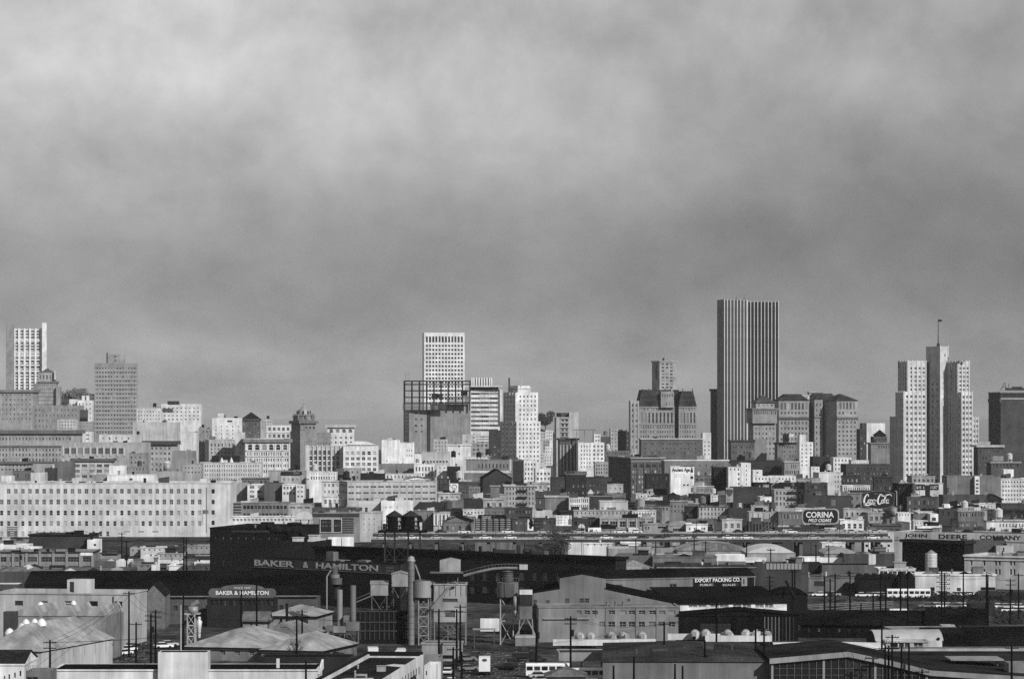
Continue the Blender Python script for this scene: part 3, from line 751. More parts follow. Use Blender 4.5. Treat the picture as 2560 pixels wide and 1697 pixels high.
for i, a in enumerate((270, 358)):
    mb = MB(); mb.lathe(0, 0, [(1.3, 0), (1.2, 1.6), (.5, 3.2), (.1, 4)], 14); part(v.root, 'roof_ventilator', mb.mesh('roof_ventilator', [mat(.85)], True), v.M @ Matrix.Translation((v.a * (a - 75) / 560, 6, v.zr)))
for a in (175, 275, 365):
    mb = MB(); mb.box(0, 0, 0, mp(62, 2000), 6, mp(72, 2000)); part(v.root, 'penthouse', mb.mesh('penthouse', [mat(.14)]), v.M @ Matrix.Translation((v.a * (a - 75) / 560, 10, v.zr)))

# ---------------------------------------------------------------- third tile
tile(960, 780)
v = bld('tall white office tower with a regular grid of dark windows', 355, 745, 190, D=3500, yaw=5, xc=370, dep=26, g=.88, gl='d', rec=.9, name='office_tower',
        win=[G(12, 1, 222, 284, .62, .9, .03, .97, 'p'), G(12, 15, 293, 858, .62, .52, .03, .97, 'p')])
# building under construction
v = bld('half-clad tower under construction with bare steel top and plank wraps', 180, 426, 905, D=2900, yaw=8, xc=232, dep=24, g=.56, gl='d', name='construction_tower',
        win=[E(285, 305, 925, 945, 'p'), E(343, 355, 925, 945, 'p'), E(285, 305, 980, 1000, 'p'), E(343, 355, 980, 1000, 'p'), E(285, 305, 1040, 1060, 'p'), E(343, 355, 1040, 1060, 'p'), E(285, 305, 1095, 1112, 'p'), E(343, 355, 1095, 1112, 'p')],
        lwin=[G(1, 9, 920, 1220, .8, .5, 0.05, .95, 'p')], roof=.3)
mb = MB(); mb.box(0, 0, 0, mp(30, 2900), 3, v.z1 - .05); part(v.root, 'dark_shaft', mb.mesh('dark_shaft', [mat(.22)]), v.M @ Matrix.Translation((v.a - mp(28, 2900), -.6, 0)))
u = volume(v.root, 426, 800, 850, D=2904, yaw=2, dep=24, g=.56, wall_name='blank_wall', roof=.3)
def scaffold(x0, x1, y0, y1, D):
    w = pos(x1, D) - pos(x0, D); hh = zat(y0, D) - zat(y1, D); b = MB(); n = 5
    for i in range(n): b.box(0, -.8, hh * i / n + .1, w, -.1, hh * (i + .62) / n)
    o = part(v.root, 'plank_wrap', b.mesh('plank_wrap', [mat(.30, 'wood')]), Matrix.Translation((pos(x0, D), D, zat(y1, D)))); o['kind'] = 'stuff'
scaffold(172, 578, 842, 905, 2897); scaffold(578, 802, 782, 850, 2897)
cols = [185, 255, 325, 392, 460, 525, 592, 660, 725, 792]; zb_, zt_ = zat(910, 2902), zat(635, 2902)
for row in (0, 18):
    for a in cols:
        mb = MB(); mb.box(-.5, -.5, zb_, .5, .5, zt_); part(v.root, 'steel_column', mb.mesh('steel_column', [mat(.16, 'metal')]), Matrix.Translation((pos(a, 2902), 2902 + row, 0)))
    for y in (637, 668, 726, 787, 838):
        mb = MB(); mb.box(pos(183, 2902), 2901.6 + row, -.48, pos(795, 2902), 2902.4 + row, .48); part(v.root, 'steel_beam', mb.mesh('steel_beam', [mat(.16, 'metal')]), Matrix.Translation((0, 0, zat(y, 2902))))
for a in cols[::3]:
    for y in (637, 726, 787):
        mb = MB(); mb.box(-.25, 0, -.25, .25, 18, .25); part(v.root, 'cross_beam', mb.mesh('cross_beam', [mat(.16, 'metal')]), Matrix.Translation((pos(a, 2902), 2902, zat(y, 2902))))
mb = MB()
for a in (200, 232): mb.box(pos(a, 2900) - .12, 2900, zat(850, 2900), pos(a, 2900) + .12, 2900.5, zat(555, 2900))
for y in range(560, 850, 24): mb.box(pos(200, 2900), 2900, zat(y, 2900), pos(232, 2900), 2900.4, zat(y, 2900) + .2)
part(v.root, 'hoist_mast', mb.mesh('hoist_mast', [mat(.45, 'metal')]), I4)
for a, y0, y1 in ((440, 752, 800), (710, 720, 776), (480, 760, 790)):
    mb = MB(); mb.box(pos(a, 2905), 2905, zat(y1, 2905), pos(a + 60, 2905), 2910, zat(y0, 2905)); part(v.root, 'stacked_material', mb.mesh('stacked_material', [mat(.18)]), I4)
# banded slab
v = bld('white banded office slab with ribbon windows and finned penthouse', 800, 1095, 715, D=2950, yaw=3, dep=28, g=.86, gl='b', rec=.8, name='office_slab',
        win=[G(3, 9, 735, 1112, .98, .5, .01, .86, 'r', 'b'), E(1055, 1070, 722, 1060, 'p', 'd')])
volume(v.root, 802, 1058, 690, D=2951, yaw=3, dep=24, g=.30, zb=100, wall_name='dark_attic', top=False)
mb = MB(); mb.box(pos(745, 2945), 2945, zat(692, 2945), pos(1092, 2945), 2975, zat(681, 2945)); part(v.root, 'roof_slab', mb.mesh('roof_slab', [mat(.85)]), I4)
u = volume(v.root, 806, 1000, 608, D=2958, yaw=3, dep=14, g=.55, zb=110, wall_name='penthouse'); piers(u, 9, 1.3, 1.2, 606, 682, g=.88, name='fin')
v = bld('small white block with four windows below the banded slab', 724, 866, 1130, D=2700, dep=16, g=.74, win=[G(2, 2, 1140, 1215, .25, .4, gl='d')], clutter=2)
bld('short banded white annexe beside the four-window block', 864, 978, 1136, D=2720, dep=14, g=.84, rec=.5, win=[G(1, 3, 1140, 1215, .96, .45, .02, .98, 'r')])
# stepped deco tower
DS = 2800
v = bld('stepped white deco tower with shaded left flank and spire', 1078, 1446, 1010, D=DS, yaw=30, xc=1232, dep=24, g=.84, name='deco_tower', gl='d', rec=.6, win=[G(6, 9, 1020, 1395, .38, .5)], lwin=[G(4, 9, 1020, 1395, .35, .5)])
piers(v, 5, 1.2, .8, 1010, 1400, g=.84, side='l')
u = volume(v.root, 1110, 1424, 740, D=DS + 3, yaw=30, xc=1222, dep=26, g=.84, zb=40, gl='d', rec=.6, wall_name='middle_tier', win=[G(5, 6, 760, 1010, .38, .5, .1, .95)], lwin=[G(4, 6, 770, 1010, .35, .5)]); piers(u, 5, 1.1, .8, 745, 1010, side='l')
u = volume(v.root, 1148, 1356, 700, D=DS + 7, yaw=30, xc=1236, dep=18, g=.84, zb=80, wall_name='upper_tier', corn=.8)
u = volume(v.root, 1160, 1350, 680, D=DS + 10, yaw=30, xc=1240, dep=14, g=.88, zb=90, wall_name='crown')
mb = MB(); mb.box(-.8, 0, 0, .8, 2, zat(605, DS) - zat(745, DS)); part(v.root, 'roof_stack', mb.mesh('roof_stack', [mat(.3)]), Matrix.Translation((pos(1157, DS), DS + 14, zat(745, DS))))
mb = MB(); mb.rod((0, 0, 0), (0, 0, zat(520, DS) - zat(690, DS)), .3, 6, r2=.15); part(v.root, 'spire', mb.mesh('spire', [mat(.75)]), Matrix.Translation((pos(1268, DS), DS + 10, zat(690, DS))))
u = volume(v.root, 1290, 1410, 1372, D=2400, yaw=4, dep=16, g=.84, wall_name='base_block', win=[G(4, 4, 1385, 1560, .55, .5)]); 
v = bld('low white block with square windows at the deco tower foot', 1400, 1542, 1442, D=2180, yaw=3, dep=16, g=.88, win=[G(4, 4, 1470, 1660, .6, .5, gl='d')], clutter=2)
bld('dark flank building, coloured as in shadow, left of the deco tower foot', 1183, 1292, 1372, D=2200, yaw=0, dep=14, g=.22, k='brick', clutter=2)  # the left face's shade is given as dark brick colour
M = Matrix.Translation((pos(1492, 4400), 4400, 36)); tree('big dark round tree on the far rise right of the deco tower', M, 24, 30, 77, g=.20, n=2200, ls=1.3)
for i, (x0, x1, y, g) in enumerate(((1446, 1492, 1105, .72), (1492, 1560, 1092, .86), (1470, 1530, 1180, .6), (1490, 1556, 1240, .84), (1446, 1492, 1300, .74), (1478, 1548, 1320, .8), (1500, 1562, 1420, .34))):
    bld(['grey hillside house beside the deco tower', 'white hillside house under the big dark tree', 'grey mid-slope house between deco tower and dark slab', 'white terraced house with balconies below the hillside houses',
         'pale house against the deco tower lower wall', 'white bay-windowed house above the dark hedge', 'dark low house by the foot of the dark slab'][i], x0, x1, y, D=3600 - i * 130, dep=12, g=g, win=[G(3, 3, y + 8, y + 95, .5, .4)])
v = bld('dark apartment slab with balconies and pale right end', 1575, 1712, 970, D=2720, yaw=14, xc=1592, dep=24, g=.62, gl='d', name='apartment_slab', win=[G(2, 11, 975, 1480, .55, .6, .35, .95, 'p')])
piers(v, 1, 2.6, .4, 968, 1490, g=.66, f0=.1, f1=.1)
bands(v, [985 + 42 * i for i in range(11)], .6, .9, g=.5, name='balcony', f0=.35, f1=.95)
volume(v.root, 1635, 1712, 930, D=2730, yaw=14, dep=16, g=.3, wall_name='lift_house', zb=40)
volume(v.root, 1712, 1798, 926, D=2726, yaw=3, dep=20, g=.72, wall_name='end_wall')
v = bld('dark temple-fronted building with tall pale columns', 1625, 1792, 1165, D=2420, yaw=4, dep=18, g=.34, corn=1.5, cg=.3, name='columned_building'); piers(v, 6, 1.1, 1.0, 1225, 1500, g=.62, name='column')
v = bld('white block with seven window columns right of the columned building', 1795, 2036, 1205, D=2400, yaw=3, dep=20, g=.88, gl='d', win=[G(4, 6, 1222, 1450, .36, .5, .07, .5), G(3, 6, 1222, 1450, .6, .5, .54, .98)])
volume(v.root, 1940, 2002, 1128, D=2404, yaw=3, dep=12, g=.88, zb=20, wall_name='roof_storey', win=[G(2, 2, 1135, 1205, .55, .5, .1, .9, gl='d')])
mb = MB(); mb.box(pos(1762, 2410), 2410, zat(1092, 2410), pos(1962, 2410), 2425, zat(1083, 2410))
for a in (1780, 1850, 1930): mb.box(pos(a, 2415), 2415, zat(1200, 2415), pos(a + 4, 2415), 2416, zat(1092, 2415))
part(v.root, 'roof_canopy', mb.mesh('roof_canopy', [mat(.5)]), I4)
bld('small grey and white window block at foot of the seven-column block', 1950, 2072, 1384, D=2250, yaw=2, dep=14, g=.62, win=[G(5, 3, 1400, 1500, .5, .6, gl='d')])
bld('light block with slanted billboard frame left of the banded slab', 460, 588, 1175, D=2500, dep=14, g=.70, win=[G(4, 3, 1190, 1290, .4, .4)], clutter=3)
v = bld('plain white block with thin cornice below the banded slab', 590, 802, 1222, D=2450, dep=18, g=.86, corn=.9, win=[E(688, 700, 1232, 1250, 'p', 'd'), E(688, 700, 1302, 1318, 'p', 'd')], clutter=2)
bld('jumbled pale block with billboards right of plain white block', 805, 968, 1206, D=2480, dep=14, g=.60, win=[G(4, 3, 1215, 1330, .6, .5)], clutter=4)
bld('dark block at the left foot of the deco tower', 968, 1080, 1092, D=2550, dep=16, g=.26, k='brick', win=[G(3, 5, 1190, 1370, .6, .35)])
bld('white parapet building with dark window band behind the roof tank', 350, 602, 1292, D=2300, dep=16, g=.72, win=[G(8, 1, 1370, 1396, .7, .8, gl='d')], roof=.12, clutter=3)
t = Thing('water_tank', 'black roof tank on a pale pole mount', 'water tank', Matrix.Translation((pos(642, 2280), 2280, 0)))
z0_, z1_ = zat(1340, 2280), zat(1290, 2280); mb = MB(); mb.cyl(0, 0, z0_, z1_, 1.8, 16); part(t, 'tank', mb.mesh('tank', [mat(.14, 'wood')], True), t.M)
mb = MB(); mb.cyl(0, 0, z1_, z1_ + 1., 1.95, 16, .1); part(t, 'lid', mb.mesh('lid', [mat(.14)]), t.M)
for s_ in (-1.1, 1.1): mb = MB(); mb.box(-.15, -.15, 0, .15, .15, z0_); part(t, 'leg', mb.mesh('leg', [mat(.5)]), t.M @ Matrix.Translation((s_, 0, 0)))
bld('white bay-fronted row under the jumbled pale block', 735, 1002, 1335, D=2250, dep=14, g=.84, win=[E(955, 985, 1340, 1365, 'p', 'd'), G(5, 1, 1350, 1372, .4, .5, 0, .7)], clutter=3)
v = bld('long grey building with slanting window row and white edging', 740, 1178, 1362, D=2150, yaw=-3, dep=20, g=.50, gl='d', win=[G(10, 1, 1395, 1450, .35, .7, .2, .95)]); bands(v, [1476], 1.6, .5, g=.8); piers(v, 2, 1.4, .5, 1362, 1480, g=.8)
bld('white gabled house with fire stair left of the black brick house', 490, 582, 1408, D=2080, yaw=0, dep=14, g=.82, win=[G(2, 2, 1420, 1500, .4, .4)], clutter=1)
bld('black brick house right of the white gabled house', 582, 702, 1428, D=2060, yaw=0, dep=16, g=.16, k='brick', clutter=2)

# ---------------------------------------------------------------- fourth tile
tile(1440, 740)
rise_ = zat(868, 3000) - zat(1022, 3000)
v = bld('grey chateau-roofed office block with steep dark mansard and deep court', 580, 912, 1022, D=3000, yaw=4, dep=30, g=.56, k='brick', name='mansard_building', win=[G(11, 1, 1032, 1062, .45, .6), G(9, 1, 1070, 1180, .5, .9, kind='a'), G(14, 3, 1190, 1320, .45, .5)]); bands(v, [1026, 1185], 1.0, .6)
cap_mansard(v, rise_, 3.2, g=.22)
volume(v.root, 785, 906, 880, D=2998, yaw=4, dep=10, g=.58, k='brick', yb=1030, wall_name='dormer_tower', win=[G(5, 1, 900, 935, .5, .6, gl='d'), G(2, 1, 985, 1010, .3, .8, .3, .75)])
u = volume(v.root, 900, 960, 1022, D=3016, yaw=4, dep=14, g=.4, k='brick', wall_name='court_wall', win=[G(2, 6, 1035, 1320, .4, .5)]); cap_mansard(u, rise_, 1.0, g=.18)
u = volume(v.root, 950, 1114, 1022, D=3000, yaw=4, dep=28, g=.56, k='brick', wall_name='right_wing', win=[G(6, 1, 1032, 1062, .45, .6), G(5, 1, 1070, 1180, .5, .9, kind='a'), G(7, 3, 1190, 1320, .45, .5)]); bands(u, [1026, 1185], 1.0, .6)
cap_mansard(u, rise_ * .92, 3.0, g=.22)
for i in range(7):
    q_ = u if i > 4 else v; mb = MB(); mb.box(-.5, 0, 0, .5, 1, 3.2); mb.box(-.7, -.2, 3.2, .7, 1.2, 3.6); part(v.root, 'chimney', mb.mesh('chimney', [mat(.45)]), q_.M @ Matrix.Translation((q_.a * ((.12, .3, .55, .75, .9, .25, .8)[i]), 4, q_.z1 + rise_ - 2.2)))
v = bld('slim grey tower with one window column left of the mansard block', 488, 580, 968, D=2990, yaw=20, xc=502, dep=14, g=.60, name='slim_tower', win=[G(2, 9, 985, 1420, .45, .55)]); piers(v, 3, 1.4, .5, 966, 1440, g=.62)
v = bld('far grey tower with shaded flank rising behind the mansard block', 702, 932, 598, D=3300, yaw=30, xc=772, dep=24, g=.60, k='brick', name='office_tower', win=[G(3, 8, 615, 860, .66, .6, .08, .8, 'm')], lwin=[G(1, 1, 620, 780, .4, .95, .3, .9, 'p', 'd')], corn=1.4, zb=10)
mb = MB(); mb.box(-.9, 0, 0, .9, 2, 3.6); part(v.root, 'roof_stack', mb.mesh('roof_stack', [mat(.18)]), Matrix.Translation((pos(813, 3300), 3310, zat(600, 3300))))
bld('wide dark grey block with pale parapet below the mansard block', 603, 1172, 1314, D=2780, yaw=2, dep=26, g=.38, k='brick', corn=1.0, cg=.72, win=[G(16, 3, 1345, 1470, .4, .35)], clutter=2)
bld('narrow white block between wide grey block and the striped tower', 1170, 1248, 1262, D=2790, yaw=3, dep=14, g=.82, win=[G(2, 4, 1330, 1480, .35, .4, gl='d')])
# striped tower
v = bld('tallest dark glass tower with white vertical fins', 1304, 1582, 30, D=3100, yaw=14, xc=1368, dep=30, g=.5, name='striped_tower', k='stucco', gl='d')
gb_ = MB(); gb_.box(.3, -.25, 0, v.a - .3, -.06, v.z1 - 1.0); part(v.root, 'dark_glazing', gb_.mesh('dark_glazing', [glass('d')]), v.M)
piers(v, 8, .72, .5, 30, None, g=.78, name='fin', k='metal'); 
u = volume(v.root, 1582, 1874, 46, D=3117, yaw=6, dep=30, g=.56, wall_name='right_wing', gl='d')
gb_ = MB(); gb_.box(.3, -.25, 0, u.a - .3, -.06, u.z1 - 1.0); part(v.root, 'dark_glazing', gb_.mesh('dark_glazing', [glass('d')]), u.M)
piers(u, 10, .72, .5, 46, None, g=.78, name='fin', k='metal'); 
for a in (1490, 1562):
    mb = MB(); mb.box(-.8, 0, 0, .8, 2, 1.5); mb.rod((0, 1, 1.5), (0, 1, 4), .15); part(v.root, 'roof_gear', mb.mesh('roof_gear', [mat(.4)]), Matrix.Translation((pos(a, 3110), 3118, zat(32, 3110))))
bld('dark flank building behind left of the striped tower', 1252, 1310, 858, D=3160, yaw=0, dep=16, g=.28, corn=2, win=[])
# corner tower before it
v = bld('stone corner tower with tiled pyramid roof before the striped tower', 1590, 1848, 1098, D=2860, yaw=22, xc=1640, dep=26, g=.56, k='brick', name='corner_tower', gl='d', win=[G(6, 8, 1110, 1480, .42, .5)], lwin=[G(2, 8, 1110, 1480, .4, .5)])
u = volume(v.root, 1578, 1858, 1036, D=2856, yaw=22, xc=1632, dep=29, g=.52, k='brick', zb=60, wall_name='cornice_storey', corn=1.6, cg=.45, win=[G(12, 1, 1062, 1096, .5, .8)])
u = volume(v.root, 1624, 1834, 985, D=2864, yaw=22, xc=1664, dep=18, g=.64, zb=70, wall_name='attic', win=[G(4, 1, 992, 1030, .5, .6)])
cap_hip(u, zat(912, 2864) - zat(985, 2864), g=.28, ridge='p', over=1.5, name='pyramid_roof')
v = bld('dark grey block with black penthouse under the corner tower', 1432, 1652, 1330, D=2600, yaw=2, dep=18, g=.36, k='brick', corn=1.2, cg=.26, win=[G(8, 2, 1370, 1470, .4, .4)], clutter=2)
bld('blank light grey block right of the black penthouse block', 1650, 1762, 1322, D=2610, yaw=2, dep=16, g=.54)
v = bld('grey block carrying a small black roof sign and a white one', 1862, 2072, 1352, D=2580, yaw=3, dep=18, g=.46, k='brick', win=[G(8, 3, 1375, 1500, .35, .45)], roof=.1, corn=1.2, cg=.15)
mb = MB(); mb.box(0, 0, 0, pos(1967, 2575) - pos(1912, 2575), .6, zat(1272, 2575) - zat(1350, 2575)); part(v.root, 'black_sign', mb.mesh('black_sign', [mat(.12)]), Matrix.Translation((pos(1912, 2575), 2576, zat(1350, 2575))))
mb = MB(); mb.box(0, 0, 0, pos(2016, 2575) - pos(1972, 2575), .6, zat(1272, 2575) - zat(1300, 2575)); mb.box(.8, .1, -5, 1, .5, 0); mb.box(3, .1, -5, 3.2, .5, 0); part(v.root, 'white_sign', mb.mesh('white_sign', [mat(.85)]), Matrix.Translation((pos(1972, 2575), 2576, zat(1300, 2575))))
v = bld('slim white block with three window columns and stepped top', 2066, 2192, 1348, D=2450, yaw=3, dep=16, g=.88, gl='d', win=[G(3, 6, 1362, 1580, .35, .42)]); volume(v.root, 2066, 2128, 1280, D=2453, yaw=3, dep=10, g=.86, zb=20, wall_name='stepped_top', win=[E(2122, 2126, 1290, 1300, 'p')])

# ---------------------------------------------------------------- fifth tile
tile(1920, 780)
v = bld('large grey twin-winged block with heavy bracket cornice and hipped roofs', 100, 378, 815, D=2960, yaw=3, dep=30, g=.58, k='brick', name='palazzo_block', gl='d', win=[G(8, 1, 835, 905, .6, .9, kind='m'), G(8, 1, 915, 950, .55, .6), G(8, 8, 1000, 1400, .5, .5)])
cap_mansard(v, 5.8, 7, over=1, g=.22); bands(v, [968], 1.4, 1.2, g=.5); piers(v, 22, .45, 1.0, 974, 996, g=.45, name='bracket')
volume(v.root, 225, 382, 768, D=2968, yaw=3, dep=12, g=.75, zb=90, wall_name='penthouse', win=[G(4, 1, 775, 795, .5, .5)])
u = volume(v.root, 376, 645, 808, D=2984, yaw=3, dep=26, g=.54, k='brick', wall_name='recessed_middle', gl='d', win=[G(6, 1, 835, 905, .6, .9, .2, .95), G(6, 9, 915, 1400, .5, .5, .2, .95)]); cap_mansard(u, 5.6, 5, g=.22)
volume(v.root, 382, 506, 735, D=2996, yaw=3, dep=12, g=.66, zb=100, wall_name='roof_pavilion', corn=1.0, win=[G(5, 1, 740, 765, .5, .6)])
u = volume(v.root, 430, 505, 805, D=2962, yaw=3, dep=24, g=.58, k='brick', wall_name='projecting_bay', gl='d', win=[G(2, 11, 830, 1400, .3, .5)]); cap_hip(u, 2.6, over=.8, g=.22); bands(u, [968], 1.4, 1.0, g=.5); 
u = volume(v.root, 500, 828, 818, D=2944, yaw=24, xc=636, dep=30, g=.58, k='brick', wall_name='right_wing', gl='d', win=[G(5, 1, 832, 900, .6, .95, .1, .9, 'm'), G(5, 1, 915, 950, .5, .6), G(5, 8, 1000, 1330, .5, .5)])
cap_hip(u, zat(755, 2944) - zat(818, 2944), over=1, g=.22); bands(u, [970], 1.4, 1.2, g=.5); piers(u, 14, .45, 1.0, 976, 998, g=.45, name='bracket')
v = bld('dark stepped building with tall blank white wall rising behind it', 848, 912, 1080, D=2700, yaw=4, dep=16, g=.26, k='brick', win=[G(2, 5, 1095, 1330, .4, .4)]); volume(v.root, 868, 912, 1025, D=2703, yaw=4, dep=10, g=.3, zb=20, wall_name='upper_step')
volume(v.root, 908, 1082, 1026, D=2712, yaw=2, dep=14, g=.86, wall_name='blank_white_wall', win=[E(1090, 1092, 1040, 1050)])
v = bld('dark gabled tower house with steep pointed roof', 980, 1102, 1150, D=2620, yaw=3, dep=18, g=.34, k='brick', win=[G(4, 1, 1160, 1195, .5, .5)], name='gabled_tower'); u = volume(v.root, 1002, 1088, 1140, D=2624, yaw=3, dep=14, g=.3, zb=20, wall_name='roof_base'); cap_hip(u, zat(1085, 2620) - zat(1140, 2620), over=1, g=.1, ridge='p', name='pointed_roof')
bld('grey block with cornice and window row under the pointed roof', 952, 1130, 1205, D=2560, yaw=3, dep=16, g=.50, corn=1.2, win=[G(5, 1, 1228, 1262, .55, .8, .35, .98, gl='d')], clutter=2)
# deco telephone-style tower
DP = 2400
def deco(root, xl, xr, yt, xc, D, wins=(), lw=(), zb=0.0, nl=4, nf=3, nm='setback', **kw):
    q = volume(root, xl, xr, yt, D=D, yaw=27, xc=xc, dep=20, g=.78, zb=zb, wall_name=nm, gl='d', rec=.5, win=wins, lwin=lw, **kw)
    if nl > 1: piers(q, nl, .8, .5, yt - 6, None if zb == 0 else 1600, side='l')
    if nf > 1: piers(q, nf, .8, .4, yt - 6, None if zb == 0 else 1600)
    return q
v = deco(('skyscraper', 'stepped white setback skyscraper with flag on its central tower', 'skyscraper'), 1182, 1462, 735, 1255, DP, [G(5, 16, 755, 1585, .55, .48, .06, .99)], [G(3, 15, 780, 1580, .35, .5)], nm='front_block', nf=6, nl=5)
deco(v.root, 1205, 1462, 450, 1290, DP + 4, [G(4, 6, 500, 735, .55, .55, .1, .98)], [G(3, 5, 500, 735, .3, .6)], zb=60, nf=5, nl=5, nm='upper_block')
deco(v.root, 1130, 1256, 968, 1190, DP + 20, [], [G(2, 12, 990, 1580, .3, .5)], nf=2, nl=5, nm='low_shoulder')
deco(v.root, 1460, 1668, 316, 1588, DP + 26, [G(1, 1, 385, 415, .3, .9, .4, .8), G(1, 6, 530, 830, .18, .5, .25, .5)], [G(2, 18, 640, 1590, .22, .45, .3, 1.0), G(1, 1, 455, 1600, .96, .99, .02, .27, 'p', 'd')], nf=2, nl=0, nm='central_tower')  # full-height dark pane paints in the shade of the recess beside the tower
deco(v.root, 1630, 1890, 738, 1786, DP + 12, [G(3, 16, 760, 1560, .6, .5, .05, .98)], [G(3, 12, 790, 1560, .2, .6, .25, 1.0), G(1, 1, 742, 1600, .96, .99, .01, .2, 'p', 'd')], nf=4, nl=0, nm='right_block')  # tall dark side pane stands in for the shaded court, no real glazing
deco(v.root, 1636, 1862, 452, 1756, DP + 16, [G(3, 6, 500, 738, .55, .55, .05, .98)], [G(3, 4, 520, 738, .2, .7)], zb=60, nf=4, nl=6, nm='upper_block')
deco(v.root, 1800, 1946, 970, 1890, DP + 18, [G(2, 12, 985, 1540, .55, .5)], [], nf=3, nl=3, nm='low_shoulder')
for a, y0, y1 in ((1225, 440, 500), (1245, 436, 470), (1320, 440, 452), (1690, 405, 455), (1790, 438, 452), (1830, 438, 452)):
    mb = MB(); mb.box(0, 0, 0, 1.8, 2, zat(y0, DP) - zat(y1, DP)); mb.box(.3, .3, zat(y0, DP) - zat(y1, DP), 1.5, 1.7, zat(y0, DP) - zat(y1, DP) + .6); part(v.root, 'pinnacle', mb.mesh('pinnacle', [mat(.6)]), Matrix.Translation((pos(a, DP), DP + 14, zat(y1, DP) - .5)))
mb = MB(); mb.rod((0, 0, 0), (0, 0, zat(60, DP) - zat(300, DP)), .4, 8, r2=.2); mb.box(-1, -1, -3, 1, 1, 1); part(v.root, 'flagpole', mb.mesh('flagpole', [mat(.2)]), Matrix.Translation((pos(1580, DP + 30), DP + 34, zat(300, DP + 30))))
mb = MB(); n_ = 8
for i in range(n_):
    def W(t): return .4 * math.sin(t * 5)
    t0, t1 = i / n_, (i + 1) / n_; mb.face([(3 * t0, W(t0), -2.2 + .8 * t0), (3 * t1, W(t1), -2.2 + .8 * t1), (3 * t1, W(t1), -.5 * t1), (3 * t0, W(t0), -.5 * t0)])
part(v.root, 'flag', mb.mesh('flag', [mat(.15)]), Matrix.Translation((pos(1582, DP + 30), DP + 34, zat(66, DP + 30))))
v = bld('dark brown office slab with pale top windows at right edge', 2038, 2480, 738, D=2700, yaw=10, xc=2150, dep=30, g=.28, k='brick', name='office_slab', win=[G(2, 1, 733, 795, .9, .75, .02, .85, 'r')], lwin=[], corn=.8, cg=.55)
bands(v, [800], 1.2, .5, g=.6)
piers(v, 7, 1.2, .7, 800, 830, g=.45, side='l', name='bracket')
mb = MB()
for p_, q_ in (((0, 0, 0), (4, 0, 7)), ((4, 0, 7), (5, 0, 0)), ((6, 0, 0), (8, 0, 6)), ((1.6, 0, 3), (5, 0, 3))): mb.rod(p_, q_, .22, 6)
mb.box(5, -3, 0, 22, 4, 2); mb.box(11, -3, 2, 19, 4, 3.2); part(v.root, 'roof_crane', mb.mesh('roof_crane', [mat(.2)]), Matrix.Translation((pos(2155, 2715), 2720, zat(722, 2715))))
bld('grey parapet building with dark wall right of the skyscraper', 1940, 2172, 1228, D=2350, yaw=2, dep=18, g=.30, k='brick', corn=1.6, cg=.7, win=[G(8, 3, 1255, 1440, .4, .4)])
bld('light stub wall behind the parapet building', 1945, 2056, 1196, D=2420, yaw=2, dep=12, g=.66)
v = bld('dark low block with window row and small grey roof sign at right', 2062, 2330, 1382, D=2150, yaw=2, dep=18, g=.34, k='brick', corn=1.0, cg=.55, win=[G(8, 1, 1400, 1440, .55, .7, gl='d')])
mb = MB(); mb.box(0, 0, 0, pos(2180, 2150) - pos(2080, 2150), .5, zat(1330, 2150) - zat(1376, 2150)); mb.box(1, .1, -1.5, 1.2, .4, 0); mb.box(6, .1, -1.5, 6.2, .4, 0); part(v.root, 'roof_sign', mb.mesh('roof_sign', [mat(.55)]), Matrix.Translation((pos(2080, 2150), 2152, zat(1376, 2150))))
bld('bright white box on a dark roof near the right edge', 2178, 2272, 1452, D=1950, dep=12, g=.86, clutter=1)
bld('white block with scattered dark windows below the twin-winged block', 604, 772, 1342, D=2350, yaw=3, dep=16, g=.84, gl='d', win=[G(5, 3, 1350, 1470, .4, .5)])
bld('dark flat block left of the scattered-window block', 414, 606, 1334, D=2370, yaw=2, dep=18, g=.20, k='brick', roof=.1, clutter=2)
bld('low white parapet terrace right of the scattered-window block', 770, 932, 1368, D=2300, yaw=2, dep=14, g=.80, clutter=3, win=[G(7, 1, 1385, 1400, .4, .5)])
v = bld('dark brick block before the dark gabled tower house', 720, 1128, 1405, D=2150, yaw=4, dep=22, g=.28, k='brick', win=[G(13, 3, 1425, 1560, .45, .45)], roof=.12, clutter=2)
v = bld('white flank building with two by four windows left of brick block', 470, 692, 1482, D=1900, yaw=6, dep=18, g=.80, win=[G(3, 4, 1500, 1680, .4, .45, .62, .98)], roof=.12, clutter=2)
bld('small white house under a dark flat canopy', 398, 476, 1428, D=2000, dep=10, g=.84, clutter=1, win=[G(2, 1, 1440, 1460, .4, .5)])

# blocks between the columned building and the mansard block
tile(1440, 740)
bld('white narrow clock-like tower block left of the slim tower', 318, 386, 1222, D=2980, yaw=3, dep=12, g=.66, win=[G(2, 6, 1230, 1440, .35, .4)], clutter=2)
bld('dark block hugging the slim tower from the left', 386, 492, 1252, D=3010, yaw=2, dep=16, g=.24, k='brick', win=[G(4, 4, 1270, 1440, .3, .4)], clutter=3)
bld('dark low block with white ledge left of clock-like tower', 232, 322, 1300, D=2900, yaw=2, dep=14, g=.32, k='brick', clutter=4)
bld('low grey roofscape block below the clock-like tower', 262, 500, 1430, D=2700, yaw=2, dep=18, g=.4, k='brick', clutter=5, win=[G(8, 1, 1440, 1465, .4, .6)])
tile(480, 780)
bld('dim grey block beside the stepping white block skyline', 2050, 2240, 1300, D=2600, yaw=2, dep=16, g=.5, clutter=3, win=[G(6, 3, 1310, 1400, .4, .4)])
bld('hazy grey terrace block left of the white penthouse block', 20, 190, 1075, D=2950, yaw=3, dep=16, g=.56, clutter=3, win=[G(5, 5, 1085, 1300, .4, .4)])
